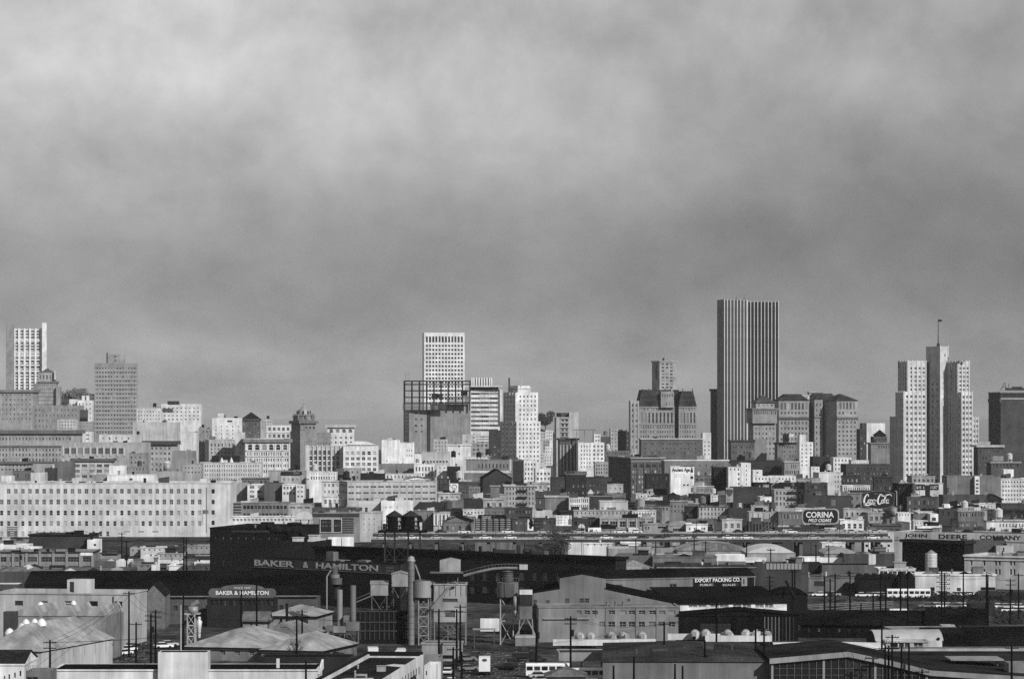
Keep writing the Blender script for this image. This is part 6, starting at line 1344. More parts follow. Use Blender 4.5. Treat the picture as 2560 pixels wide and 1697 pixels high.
bld('dark low works yard building left of the dark brick works', 700, 1170, 1195, D=1010, yaw=0, dep=14, g=.28, roof=.16, clutter=7)
bld('small white upright tank house', 932, 996, 1202, D=985, dep=3, g=.80)
v = bld('black brick works with pale cornice line and striped stair tower', 1240, 1815, 1082, D=1006, yaw=-45, dep=5, g=.14, k='brick', name='brick_works', roof=.10, corn=.9, cg=.2, win=[E(a, a + 22, y, y + 45, 'n', 'g') for a in (1262, 1300, 1340, 1575, 1625, 1665, 1760) for y in (1215,)] + [E(a, a + 18, 1140, 1170, 'n', 'g') for a in (1290, 1345, 1590, 1660)])
t = Thing('stair_tower', 'round striped tower of stacked pale rings by the black brick works', 'tower', Matrix.Translation((pos(1507, 985), 985, 0)))
for i in range(12):
    mb = MB(); mb.cyl(0, 0, 0, .7, mp(56, 985), 20); part(t, 'ring', mb.mesh('ring', [mat(.8)]), t.M @ Matrix.Translation((0, 0, zat(1362, 985) + i * mp(13.5, 985))))
mb = MB(); mb.cyl(0, 0, 0, zat(1195, 985) - .2, mp(40, 985), 20); part(t, 'core', mb.mesh('core', [mat(.06)]), t.M); mb = MB(); mb.lathe(0, 0, [(mp(46, 985), 0), (mp(38, 985), .6), (.1, 1.4)], 16); part(t, 'cap', mb.mesh('cap', [mat(.5)]), t.M @ Matrix.Translation((0, 0, zat(1200, 985))))
v = bld('pale curtain works with paired tall windows and dark name', 1815, 2480, 1222, D=972, yaw=-30, dep=20, g=.74, name='curtain_works', roof=.2, corn=.5, cg=.9, gl='d', win=[E(a, a + 20, y, y + 52, 'n', 'd') for a in (1870, 1988, 2096, 2130, 2234, 2266, 2362, 2394) for y in (1252, 1338)])
bands(v, [1262], .35, .25, g=.8); write_on(v, 'WESTERN CURTAIN', 2030, 2360, 1210, 1230, g=.16)
bld('annexe with shade in its dark colour between the lettered wall and curtain works', 1820, 2200, 1075, D=1020, yaw=0, dep=10, g=.32, k='brick', roof=.5, clutter=3)  # dark brick carries the shade of the wall below the lettering
bld('white stepped stair house on the curtain works roof side', 2110, 2270, 1120, D=1016, dep=6, g=.66, clutter=2, win=[E(2170, 2185, 1140, 1180, 'p', 'd')])
v = bld('white four-bay open showroom front at right', 1024, 1362, 1332, D=958, yaw=0, dep=12, g=.84, name='showroom', roof=.4, win=[E(1032, 1104, 1355, 1408, 'r', 'd'), E(1112, 1190, 1355, 1408, 'r', 'd'), E(1196, 1275, 1355, 1408, 'r', 'd'), E(1282, 1356, 1355, 1408, 'r', 'd')]); scribble_on(v, 1095, 1300, 1338, 1350, g=.35, n=16)
v = bld('long white garage wall with grey roof edge and dark doors', 1362, 2102, 1385, D=945, yaw=0, dep=16, g=.76, roof=.75, para=.3, corn=.4, cg=.9, gl='d', win=[E(1745, 1782, 1510, 1552, 'p', 'd'), E(1965, 2100, 1505, 1560, 'p', 'd'), E(1500, 1540, 1505, 1545, 'p', 'd')])
bld('dark long low shed left of the four-bay showroom', 500, 1030, 1300, D=978, yaw=2, dep=16, g=.36, roof=.12, para=.2)
bld('dark small block on the long low shed', 378, 498, 1282, D=982, dep=10, g=.14, roof=.08)
bld('grey wide works with curved parapet below the long low shed', -60, 1000, 1415, D=952, yaw=2, dep=18, g=.42, roof=.3, para=.3, win=[E(425, 530, 1450, 1500, 'p', 'd'), E(690, 815, 1470, 1560, 'r', 'g')])
v = bld('black ridged coal sheds behind the parked bus', 838, 1195, 1430, D=938, yaw=0, dep=12, g=.07, roof=.05, name='coal_shed', k='corr')
for i in range(5):
    mb = MB(); w_ = v.a / 5; mb.prism([(0, 0), (w_, 0), (w_ * .7, 1.3), (w_ * .3, 1.3)], -.2, 11); part(v.root, 'ridge_roof', mb.mesh('ridge_roof', [mat(.06)]), v.M @ Matrix.Translation((w_ * i, 0, v.z1)))
for i, a in enumerate((1200, 1278)):
    v = bld(['black gabled hopper shed beside the coal sheds', 'black gabled hopper shed nearer the white garage'][i], a, a + 78, 1430, D=936, dep=6, g=.07, roof=.05); cap_gable(v, 1.9, 'y', g=.06, over=.1)
bld('white gabled pump house under the four-bay showroom', 985, 1050, 1400, D=952, dep=6, g=.8, win=[E(1000, 1030, 1425, 1450, 'p', 'd')])

# ---------------------------------------------------------------- black brick works with painted name (left centre)
tile(480, 1060)
v = bld('tall black brick works block with flat roof at left centre', 165, 840, 960, D=1030, yaw=-14, dep=40, g=.11, k='brick', name='brick_works', roof=.08, gl='g', win=[G(9, 1, 1035, 1075, .25, .7), G(9, 1, 1250, 1330, .14, .8)], clutter=3)
mb = MB(); mb.box(0, 0, 0, mp(120, 1030), 6, 2.2); part(v.root, 'roof_house', mb.mesh('roof_house', [mat(.07)]), Matrix.Translation((pos(592, 1030), 1048, v.zr)))
mb = MB(); mb.box(mp(50, 1030), -.3, 0, mp(200, 1030) + 8, -.05, .8); part(v.root, 'pale_ledge', mb.mesh('pale_ledge', [mat(.2)]), v.M @ Matrix.Translation((6, 0, v.z1 - 1.6)))
mb = MB(); pts = [(690, 925), (760, 985), (840, 978), (920, 985), (990, 985), (1035, 1010), (1055, 1065)]
for p_, q_ in zip(pts[:-1], pts[1:]): mb.rod(at(p_[0], p_[1], 1000), at(q_[0], q_[1], 1000), 1.05, 8)
part(v.root, 'curved_duct', mb.mesh('curved_duct', [mat(.07)], True), I4)
mb = MB(); cxx = pos(942, 1000); mb.lathe(cxx, 1002, [(2.9, 8), (2.9, zat(960, 1000)), (2.0, zat(935, 1000)), (2.4, zat(930, 1000)), (2.4, zat(912, 1000)), (.1, zat(905, 1000))], 14); part(v.root, 'cyclone_stack', mb.mesh('cyclone_stack', [mat(.08)]), I4)
mb = MB()
for i in range(6):
    a = 830 + i * 26; mb.rod(at(a, 985, 1003), at(a + 30, 1110, 1003), .14, 4); mb.rod(at(a + 30, 985, 1003), at(a, 1110, 1003), .14, 4)
part(v.root, 'truss', mb.mesh('truss', [mat(.08)]), I4)
u = volume(v.root, 780, 1120, 1085, D=985, yaw=-14, dep=20, g=.14, k='brick', wall_name='low_range', roof=.08)
tile(960, 1060)
v = bld('long black brick warehouse with arched windows behind the concrete plant', -640, 2140, 1228, D=873, yaw=-40, dep=5, g=.15, k='brick', name='brick_warehouse', roof=.06, para=.5, corn=.8, cg=.1, gl='d', fg=.34)
# arched windows with pale frames
Mv = v.M
def lxv(p):
    th = R(-40); c, s = math.cos(th), math.sin(th); O = Mv.translation; kk = kx(X(p)); return (kk * O.y - O.x) / (c - kk * s), O.y
for a in (815, 930, 1050, 1160, 1270, 1390, 1490, 1615, 1730, 1850, 1960, 2060):
    for y0, y1 in ((1370, 1445), (1500, 1560)):
        l, oy = lxv(a); Dl = oy + l * math.sin(R(-40)); zt, zb_ = zat(y0, Dl), zat(y1, Dl); hh = zt - zb_
        b = MB(); x = .95
        arch = [(-x, 0), (x, 0)] + [(x * math.cos(R(18 * i)), hh - x + x * math.sin(R(18 * i))) for i in range(11)]
        b.prism(arch, -.02, -.001, 0); b.box(-.07, -.06, 0, .07, -.021, hh, 1); b.box(-x, -.06, hh * .45, x, -.022, hh * .45 + .14, 1); b.box(-x, -.06, 0, x, -.023, .14, 1); b.box(-x * .55, -.06, 0, -x * .45, -.024, hh * .9, 1); b.box(x * .45, -.06, 0, x * .55, -.024, hh * .9, 1)
        part(v.root, 'arched_window', b.mesh('arched_window', [glass('d'), mat(.36, 'plain'), mat(.3)]), Mv @ Matrix.Translation((l, 0, zb_)))
for a in (990, 1330):
    mb = MB(); mb.box(0, 0, 0, 8 if a == 990 else 5, 2, 1.4); l, oy = lxv(a); part(v.root, 'roof_box', mb.mesh('roof_box', [mat(.34)]), Mv @ Matrix.Translation((l, 1.5, v.zr)))
for a in (380, 640, 720, 820, 890, 950, 1220, 1260, 1290):
    l, oy = lxv(a); mb = MB(); mb.cyl(0, 0, 0, rnd.uniform(.6, 2.2), .45, 8); part(v.root, 'roof_vent', mb.mesh('roof_vent', [mat(.1)]), Mv @ Matrix.Translation((l, 3.4, v.zr)))
mb = MB(); mb.box(0, 0, 0, 1.4, 1.4, 3.4); l, oy = lxv(1188); part(v.root, 'chimney', mb.mesh('chimney', [mat(.34)]), Mv @ Matrix.Translation((l, 2, v.zr - .6)))
tile(480, 1060)
v = bld('black brick warehouse wall painted with a pale firm name', 560, 1925, 1292, D=872, yaw=-43, dep=5, g=.15, k='brick', name='lettered_warehouse', roof=.07, para=.4, gl='d')
mb = MB(); zt, zb_ = v.z1 - .25, v.z1 - 2.75; mb.box(.4, -.06, zb_, v.a - .5, -.01, zt); part(v.root, 'painted_band', mb.mesh('painted_band', [mat(.28)]), v.M)
mb = MB(); mb.box(.4, -.09, zb_ - .15, v.a - .5, -.012, zb_ - .002); part(v.root, 'band_edge', mb.mesh('band_edge', [mat(.5)]), v.M)
th_ = R(-43)
def lw(p):
    c, s = math.cos(th_), math.sin(th_); O = v.M.translation; kk = kx(X(p)); return (kk * O.y - O.x) / (c - kk * s)
for txt, x0, x1 in (('BAKER', 578, 942), ('&', 1028, 1076), ('HAMILTON', 1146, 1720)):
    a, b_ = lw(x0), lw(x1); part(v.root, 'lettering', text_mesh(txt, b_ - a, 1.75, .74, bold=.02), v.M @ Matrix.Translation(((a + b_) / 2, -.07, (zt + zb_) / 2)))
for i_ in range(2):
    a, b_ = lw(1800), lw(1872); mb = MB()
    for q in range(4): mb.box(a + (b_ - a) * q / 4, -.1, zb_ + .4 + i_ * .9, a + (b_ - a) * (q + .6) / 4, -.07, zb_ + .95 + i_ * .9)
    part(v.root, 'lettering', mb.mesh('lettering', [mat(.48, 'plain')]), v.M)
for i, a in enumerate((1195, 1150, 1420)):
    l = lw(a); mb = MB()
    if i == 0: mb.box(0, 0, 0, 3, 2, 2.9)
    elif i == 1: mb.box(0, 0, 0, 7, 4, .5)
    else: mb.prism([(0, 0), (5, 0), (4, .8), (1, .8)], 0, 2)
    part(v.root, ('roof_house', 'roof_platform', 'skylight')[i], mb.mesh('roof_house', [mat(.46)]), v.M @ Matrix.Translation((l, 2 + i, v.zr)))
# twin water tanks on their tower
tile(480, 1060)
DT = 925
t = Thing('water_tower', 'pair of dark peak-roofed wooden water tanks on a lattice tower', 'water tower', Matrix.Translation((pos(1948, DT), DT, 0)))
zp = zat(990, DT); zt_ = zat(848, DT); zpk = zat(795, DT)
for s_ in (-1, 1):
    cx_ = s_ * mp(75, DT)
    mb = MB(); mb.cyl(cx_, 0, zp + .3, zt_, mp(80, DT), 12); tk = part(t, 'tank', mb.mesh('tank', [mat(.10, 'wood')]), t.M)
    mb = MB(); mb.cyl(cx_, 0, zt_, zpk, mp(86, DT), 12, .1); part(tk, 'peaked_roof', mb.mesh('peaked_roof', [mat(.2, 'wood')]))
    for k_, ch in enumerate('B&H'):
        for ang in ((-62, 34) if s_ < 0 else (38,)):
            mb_ = text_mesh(ch, .9, .95, .68, bold=.01); rr = mp(80, DT) * .995
            part(tk, 'lettering', mb_, Matrix.Translation((cx_ + math.sin(R(ang)) * rr, -math.cos(R(ang)) * rr, zt_ - .9 - 1.3 * k_)) @ Matrix.Rotation(R(ang), 4, 'Z'))
mb = MB(); mb.box(-mp(225, DT), -3, zp - .3, mp(225, DT), 3, zp + .3); part(t, 'platform', mb.mesh('platform', [mat(.10, 'wood')]), t.M)
mb = MB()
for z in (.9, 1.5):
    mb.box(-mp(225, DT), -3.05, zp + z - .05, mp(225, DT), -2.95, zp + z + .05)
for i in range(15): xx = -mp(225, DT) + mp(450, DT) * i / 14; mb.box(xx - .05, -3.04, zp + .3, xx + .05, -2.96, zp + 1.5)
part(t, 'railing', mb.mesh('railing', [mat(.12)]), t.M)
for i, xx in enumerate((-165, -75, 50, 160)):
    for yy in (-2.4, 2.4):
        mb = MB(); mb.box(-.17, -.17, 0, .17, .17, zp - .3); part(t, 'leg', mb.mesh('leg', [mat(.22, 'metal')]), t.M @ Matrix.Translation((mp(xx, DT), yy, 0)))
for a, b_ in ((-165, -75), (-75, 50), (50, 160)):
    for q in range(3):
        z0_, z1_ = 8 + (zp - 8.5) * q / 3, 8 + (zp - 8.5) * (q + 1) / 3; mb = MB(); mb.rod((mp(a, DT), -2.4, z0_), (mp(b_, DT), -2.4, z1_), .07, 4); mb.rod((mp(b_, DT), -2.4, z0_), (mp(a, DT), -2.4, z1_), .07, 4); mb.rod((mp(a, DT), -2.4, z1_), (mp(b_, DT), -2.4, z1_), .09, 4); part(t, 'brace', mb.mesh('brace', [mat(.28, 'metal')]), t.M)
# ---------------------------------------------------------------- foreground, left
tile(0, 1273)
v = bld('dark long-roofed warehouse carrying the light round-ended name board', 200, 2940, 792, D=812, yaw=3, dep=64, g=.34, k='brick', name='warehouse', para=.1, roof=.08, win=[G(14, 1, 870, 960, .4, .5, .5, 1.0, 'm', 'd')]); cap_gable(v, 4.6, 'x', g=.09, over=.8)
mb = MB(); mb.box(0, -1.0, -.12, v.a, -.72, .12); part(v.root, 'gutter', mb.mesh('gutter', [mat(.5)]), v.M @ Matrix.Translation((0, 0, v.z1 - .35)))
bld('flat pale-grey warehouse roof behind the long dark roof', -60, 1190, 575, D=925, yaw=2, dep=30, g=.3, roof=.42, para=.3)
v = bld('grey gable-fronted brick bay of the dark warehouse', 1322, 1525, 800, D=796, yaw=2, dep=18, g=.42, k='brick', name='gabled_shed', para=.1); cap_gable(v, 2.9, 'y', g=.12, over=.15)
v = bld('low lean-to with white shed roof at far left', -60, 178, 690, D=770, dep=8, g=.3, roof=.8, para=.05)
# name board
tile(480, 1273)
D_ = 806
t = Thing('name_board', 'light round-ended board with pale firm name standing on the roof edge', 'sign', Matrix.Translation((pos(465, D_), D_, 0)))
w_ = mp(600, D_) / 2; z0_, z1_ = zat(812, D_), zat(728, D_); hh = z1_ - z0_
poly = [(-w_, z0_ + hh * .12), (-w_ + .5, z0_), (w_ - .5, z0_), (w_, z0_ + hh * .12), (w_ + .45, z0_ + hh * .5), (w_, z0_ + hh * .88), (w_ - .5, z1_), (mp(200, D_), z1_)] + [(mp(200, D_) * math.cos(R(a)), z1_ + mp(36, D_) * math.sin(R(a))) for a in range(15, 180, 15)] + [(-mp(200, D_), z1_), (-w_ + .5, z1_), (-w_, z0_ + hh * .88), (-w_ - .45, z0_ + hh * .5)]
mb = MB(); mb.prism(poly, -.2, .2); part(t, 'board', mb.mesh('board', [mat(.38)]), t.M)
mb = MB(); mb.prism([(-w_ + 2, z0_ + .45), (w_ - 2, z0_ + .45), (w_ - 1.5, z0_ + hh * .5), (w_ - 2, z1_ - .25), (-w_ + 2, z1_ - .25), (-w_ + 1.5, z0_ + hh * .5)], -.26, -.203); part(t, 'panel', mb.mesh('panel', [mat(.30)]), t.M)
part(t, 'lettering', text_mesh('BAKER & HAMILTON', mp(488, D_), mp(38, D_), .88, bold=.02), t.M @ Matrix.Translation((0, -.27, (z0_ + z1_) / 2 + .05)))
part(t, 'lettering', text_mesh('SINCE 1849', mp(150, D_), mp(20, D_), .8), t.M @ Matrix.Translation((0, -.21, z1_ + .12)))
for i in range(5): mb = MB(); mb.box(-.1, .2, 6, .1, .4, z0_ + 1); part(t, 'post', mb.mesh('post', [mat(.12)]), t.M @ Matrix.Translation((-w_ + 2 * w_ * i / 4, 0, 0)))
v = bld('dark louvred upper works under the light name board', 140, 785, 820, D=803, dep=3, g=.16, name='louvred_bay', cat='building', win=[G(14, 1, 825, 890, .55, .9, kind='m', gl='d')], fg=.25)
# left two-storey building
tile(0, 1273)
v = bld('long white two-storey works with square windows at left', -60, 1356, 776, D=735, yaw=-8, xc=1180, dep=18, g=.68, name='works_building', roof=.30, para=1.0, gl='d',
        win=[E(136, 212, 842, 890, 'p'), E(372, 440, 845, 888, 'n', 'g'), E(597, 672, 845, 890, 'n', 'g'), E(826, 904, 846, 896, 'p'), E(1056, 1130, 848, 922, 'p'), E(1052, 1118, 995, 1066, 'p'), E(1048, 1122, 1155, 1200, 'p')],
        lwin=[G(4, 1, 815, 905, .22, .95, .15, .85, 'p', 'd'), G(4, 1, 985, 1050, .22, .95, .15, .85, 'p', 'd')])
u = volume(v.root, 620, 822, 650, D=742, yaw=-8, dep=5, g=.78, zb=8, wall_name='stair_house', win=[E(642, 684, 668, 770, 'p', 'd')])
mb = MB(); mb.rod((0, -.3, 12), (0, -.3, 1), .1); part(v.root, 'drainpipe', mb.mesh('drainpipe', [mat(.3)]), v.M @ Matrix.Translation((v.a - 3.4, 0, 0)))
for i, a in enumerate((40, 360, 640)):
    u = bld(['saw-roofed pale shed at far left before the long works', 'saw-roofed pale shed in the middle of the sawtooth row', 'saw-roofed pale shed at the right end of the sawtooth row'][i], a, a + 330, 985, D=690 + i, yaw=-8, dep=16, g=.58, k='corr', name='sawtooth_shed', roof=.4, para=.05)
    mb = MB(); mb.prism([(0, 0), (u.a, 0), (u.a, .3), (u.a * .86, 2.3), (0, .5)], -.2, u.b); part(u.root, 'saw_roof', mb.mesh('saw_roof', [mat(.62, 'corr')]), u.M @ Matrix.Translation((0, 0, u.z1)))
v = bld('dark upright corrugated bin at far left', 30, 148, 945, D=672, dep=3, g=.30, k='corr', name='bin_house')
v = bld('large hipped shed with pale corrugated roof and slit windows', -150, 1040, 1310, D=641, yaw=-15, xc=382, dep=38, g=.7, name='hipped_shed', para=.1, gl='d', lwin=[G(6, 1, 1330, 1440, .10, .85, .05, .98, 'p', 'd')]); cap_hip(v, 5.2, g=.64, k='corr', over=.5, ridge='y')
for i, (a, y, s_) in enumerate(((90, 1170, 1.0), (215, 1130, 1.2), (240, 1070, .8), (385, 1080, 1.0), (375, 905, .8), (680, 880, .6), (320, 1060, .7))):
    D_ = 655 if y > 1000 else 700
    t = Thing('roof_ventilator', ['squat white ventilator at the left end of the hipped roof', 'large white ventilator cluster head on the hipped roof', 'tall dark-throated ventilator behind the white cluster', 'round white ventilator right of the cluster on the hipped roof', 'small white ventilator below the left works window', 'small pale ventilator below the middle works window', 'slim white ventilator in the hipped roof cluster'][i], 'ventilator', Matrix.Translation((pos(a, D_), D_, zat(y + 40 * s_, D_))))
    mb = MB(); s_ *= 1.5; mb.cyl(0, 0, 0, .9 * s_, .35 * s_, 12); part(t, 'stack', mb.mesh('stack', [mat(.75, 'metal')]), t.M); mb = MB(); mb.lathe(0, 0, [(.7 * s_, .7 * s_), (.75 * s_, 1.1 * s_), (.4 * s_, 1.6 * s_), (.05, 1.8 * s_)], 14); part(t, 'cowl', mb.mesh('cowl', [mat(.92, 'metal')], True), t.M)
# street, cars and the bottom-left white buildings
v = bld('white gable-ended house with small windows at bottom left', -120, 222, 1425, D=590, yaw=0, dep=16, g=.86, name='house', para=.1, gl='d', win=[E(35, 48, 1535, 1590, 'p'), E(78, 92, 1520, 1570, 'p'), E(130, 145, 1505, 1555, 'p'), E(180, 196, 1488, 1540, 'p')]); cap_gable(v, 1.9, 'x', g=.16, over=.2)
v = bld('grey railed balcony annexe beside the white house', 222, 468, 1495, D=592, dep=9, g=.42, name='annexe', roof=.15, gl='d', win=[E(240, 350, 1545, 1600, 'r')])
mb = MB()
for i in range(8): mb.box(i * mp(20, 592) - .04, -.1, 0, i * mp(20, 592) + .04, -.02, 1.1)
mb.box(0, -.12, 1.05, mp(140, 592), 0, 1.15); part(v.root, 'railing', mb.mesh('railing', [mat(.6)]), v.M @ Matrix.Translation((0, 0, v.z1)))
v = bld('long white flat-roofed building with tower block along the bottom', 492, 2936, 1476, D=600, yaw=0, dep=14, g=.82, name='flat_roof_building', roof=.05, para=.06, gl='d', win=[E(1590, 1620, 1558, 1568, 'p'), E(1650, 1680, 1558, 1568, 'p'), E(1705, 1740, 1558, 1568, 'p')])
u = volume(v.root, 1460, 1922, 1318, D=598.5, yaw=0, dep=5, g=.82, wall_name='tower_block', roof=.05, para=.05)
mb = MB(); mb.cyl(0, 0, 0, zat(880, 603) - zat(1325, 603) , .11, 8, .07); part(v.root, 'flagpole', mb.mesh('flagpole', [mat(.8)]), Matrix.Translation((pos(1672, 603), 603, zat(1325, 603))))
tile(480, 1273)
mb = MB(); mb.box(0, 0, 0, .6, .6, 2.4); part(v.root, 'parapet_pier', mb.mesh('parapet_pier', [mat(.86)]), Matrix.Translation((pos(780, 604), 604, zat(1490, 604))))
mb = MB(); mb.prismx([(0, 0), (12.6, 0), (12.6, 1.9), (0, .2)], 0, .4); part(v.root, 'sloped_end_wall', mb.mesh('sloped_end_wall', [mat(.88)]), v.M @ Matrix.Translation((v.a + .004, 0, v.z1 - .9)))
# low building with dark roof and white side wall (bottom centre)
v = volume(('flat_roof_building', 'dark flat-roofed building with white right parapet at bottom centre', 'building'), 0, 0, 0, MX=(-36.2, 566, -5.5, 11.5, 68, 6.0), g=.80, roof=.16, para=.7, gl='d', lwin=[])
for i in range(12):
    mb = MB(); mb.box(0, 0, 0, .08, .5, 1.5); part(v.root, 'slit_window', mb.mesh('slit_window', [mat(.08, 'plain')]), v.M @ Matrix.Translation((v.a + .004, 14 + i * 4.2, 2.6)))
mb = MB(); mb.box(-.3, -.2, -.6, .02, 68, .25); part(v.root, 'dark_coping', mb.mesh('dark_coping', [mat(.07)]), v.M @ Matrix.Translation((0, 0, v.z1 + .3)))
mb = MB(); mb.box(0, 0, -.6, 11.4, .5, .25); part(v.root, 'dark_coping', mb.mesh('dark_coping', [mat(.07)]), v.M @ Matrix.Translation((0, 67.6, v.z1 + .3)))
for i, (x, y, kd) in enumerate(((7.5, 34, 'hatch'), (3.5, 26, 'vent'), (5.5, 20, 'duct'), (2, 40, 'vent'))): part(v.root, kd, clutter_mesh(kd, .62), v.M @ Matrix.Translation((x, y, v.zr)) @ Matrix.Scale(.55, 4))
for q_ in ([(6, 48, 0), (10.5, 44, 0), (10.8, 50, 0), (7.5, 52, 0)], [(1, 12, 0), (9, 14, 0), (8, 19, 0), (3, 18, 0)]): mb = MB(); mb.face(q_); part(v.root, 'pale_roof_patch', mb.mesh('pale_roof_patch', [mat(.78)]), v.M @ Matrix.Translation((0, 0, v.zr + .006)))
v = bld('small white step building right of the dark flat-roofed one', 2146, 2252, 1440, D=606, yaw=-5, dep=10, g=.84, roof=.1, win=[E(2160, 2172, 1490, 1530, 'p', 'd')])
bld('grey garage front with dark doorway left of the dirt lot', 2140, 2310, 1362, D=640, yaw=0, dep=8, g=.48, roof=.4, gl='d', win=[E(2205, 2250, 1400, 1440, 'p')])
# pitched sheds, left of the concrete plant
tile(480, 1273)
SH = (('largest pale hipped shed in the cluster left of the plant', -70, 640, 1278, 690, -14, 30, .5, .64, 3.6, 'hip', .5),
      ('darker hipped shed between two pale hipped sheds', 560, 960, 1180, 716, -14, 22, .44, .5, 3.0, 'hip', .5),
      ('small gabled shed with dark doorway behind the pale hipped shed', 470, 705, 1030, 744, 0, 10, .58, .44, 1.8, 'gx', .58),
      ('pale hipped office shed with windows beside the black flue', 668, 1140, 985, 756, -10, 18, .58, .64, 2.2, 'hip', .6),
      ('pale gabled shed right of the largest hipped shed', 640, 1200, 1305, 684, -16, 24, .5, .64, 3.2, 'hip', .55))
for lb, a, b_, y, D_, yw, dp, g, rg, rise, kd, gg in SH:
    v = bld(lb, a, b_, y, D=D_, yaw=yw, dep=dp, g=g, k='corr', name='pitched_shed', para=.05, gl='d', win=[E(732, 752, 1010, 1035, 'p'), E(810, 834, 1008, 1045, 'p'), E(892, 908, 1008, 1040, 'p')] if 'windows' in lb else [E(540, 556, 1050, 1100, 'p')] if 'doorway' in lb else [G(5, 1, y + 25, y + 85, .35, .6, kind='m', gl='g')])
    mb = MB(); mb.box(-.55, -.62, -.32, v.a + .55, -.5, -.05); mb.box(v.a + .5, -.5, -.32, v.a + .62, v.b + .5, -.05); part(v.root, 'gutter', mb.mesh('gutter', [mat(.1)]), v.M @ Matrix.Translation((0, 0, v.z1)))
    (cap_hip(v, rise, g=rg, k='corr', over=.5, ridge='y' if v.a < 45 else 'x') if kd == 'hip' else cap_gable(v, rise, 'x', g=rg, k='corr', over=.3))
t = Thing('flue', 'tall black flue pipe standing by the pale office shed', 'chimney', Matrix.Translation((pos(877, 738), 738, 0))); mb = MB(); mb.cyl(0, 0, 0, zat(872, 738), mp(13, 738), 12); part(t, 'pipe', mb.mesh('pipe', [mat(.06)], True), t.M); mb = MB(); mb.cyl(0, 0, zat(872, 738), zat(872, 738) + .15, mp(15, 738), 12); part(t, 'collar', mb.mesh('collar', [mat(.08)]), t.M)
bld('long dark low shed in front of the pitched sheds', 640, 1480, 1360, D=655, yaw=0, dep=8, g=.16, roof=.10, para=.2)
M = Matrix.Translation((pos(960, 668), 668, 0)); tree('bare twiggy tree before the pitched sheds', M, 6, 8, 5, g=.2, n=0, bare=True)
for i, (a, w) in enumerate(((1060, 4.5), (1160, 5.0), (1290, 4.5), (1400, 4.0))): tree(['dark bush right of the bare tree', 'broad dark bush below the cyclone stacks', 'dark bush under the hopper legs', 'low dark bush beside the white truck'][i], Matrix.Translation((pos(a, 672), 672, 0)), w, 3.6, 40 + i, g=.16, n=500, ls=.28, name='bush', cat='bush', group='bushes by the plant')

# ---------------------------------------------------------------- concrete batching plant
DPL = 740
def xz(a, y, D=DPL): return pos(a, D), zat(y, D)
def tower_legs(t, x0, x1, y0, y1, zt, r=.12, g=.6, tiers=4, nm='leg'):
    for x in (x0, x1):
        for y in (y0, y1):
            mb = MB(); mb.box(-r, -r, 0, r, r, zt); part(t, nm, mb.mesh(nm, [mat(g, 'metal')]), Matrix.Translation((x, y, 0)))
    for q in range(tiers):
        z0, z1 = zt * q / tiers, zt * (q + 1) / tiers
        mb = MB(); mb.rod((x0, y0, z0), (x1, y0, z1), r * .6, 5); mb.rod((x1, y0, z0), (x0, y0, z1), r * .6, 5); mb.box(x0, y0 - r, z1 - .12, x1, y0 + r, z1 + .1); part(t, 'brace', mb.mesh('brace', [mat(g, 'metal')]), I4)
# tall stack
x_, zt = xz(2027, 432)
t = Thing('chimney_stack', 'tall pale ringed steel stack beside the round silo', 'chimney', Matrix.Translation((x_, DPL, 0)))
mb = MB(); mb.cyl(0, 0, 0, zt - 1.2, mp(30, DPL), 18); part(t, 'shaft', mb.mesh('shaft', [mat(.50, 'metal')]), t.M)
for i in range(14): mb = MB(); mb.cyl(0, 0, 0, .12, mp(32, DPL), 18); part(t, 'ring', mb.mesh('ring', [mat(.4, 'metal')]), t.M @ Matrix.Translation((0, 0, 1 + i * (zt - 3) / 13)))
mb = MB(); mb.lathe(0, 0, [(mp(38, DPL), zt - 1.2), (mp(38, DPL), zt - .9), (mp(30, DPL), zt - .8), (mp(28, DPL), zt - .2), (.1, zt + .1)], 18); part(t, 'cap', mb.mesh('cap', [mat(.6, 'metal')], True), t.M)
mb = MB(); mb.rod((.9, 0, zt - 2), (2.0, 0, zt - 5), .22, 8); mb.rod((2.0, 0, zt - 5), (2.3, 0, zt - 7.5), .2, 8); part(t, 'side_duct', mb.mesh('side_duct', [mat(.5, 'metal')]), t.M)
# round silo on frame
x_, z1_ = xz(2138, 655); z0_ = zat(810, DPL)
t = Thing('silo', 'pale round silo on tall braced frame beside the ringed stack', 'silo', Matrix.Translation((x_, DPL, 0)))
mb = MB(); mb.cyl(0, 0, z0_, z1_, mp(88, DPL), 28); part(t, 'shell', mb.mesh('shell', [mat(.62, 'metal')]), t.M); mb = MB(); mb.cyl(0, 0, z1_, z1_ + .3, mp(90, DPL), 28, .5); part(t, 'lid', mb.mesh('lid', [mat(.4)]), t.M); mb = MB(); mb.cyl(0, 0, z0_ - 1.6, z0_, .4, 20, mp(86, DPL)); part(t, 'cone', mb.mesh('cone', [mat(.3, 'metal')]), t.M)
tower_legs(t, x_ - mp(42, DPL), x_ + mp(48, DPL), DPL - 1.2, DPL + 1.2, z0_, .11, .6, 5)
mb = MB()
for i in range(24): mb.box(x_ + mp(80, DPL) - .3, DPL - 1.3, .5 + i * .55, x_ + mp(80, DPL) + .3, DPL - 1.25, .56 + i * .55)
for s_ in (-.3, .3): mb.box(x_ + mp(80, DPL) + s_ - .04, DPL - 1.3, 0, x_ + mp(80, DPL) + s_ + .04, DPL - 1.22, z1_)
part(t, 'ladder', mb.mesh('ladder', [mat(.6, 'metal')]), I4)
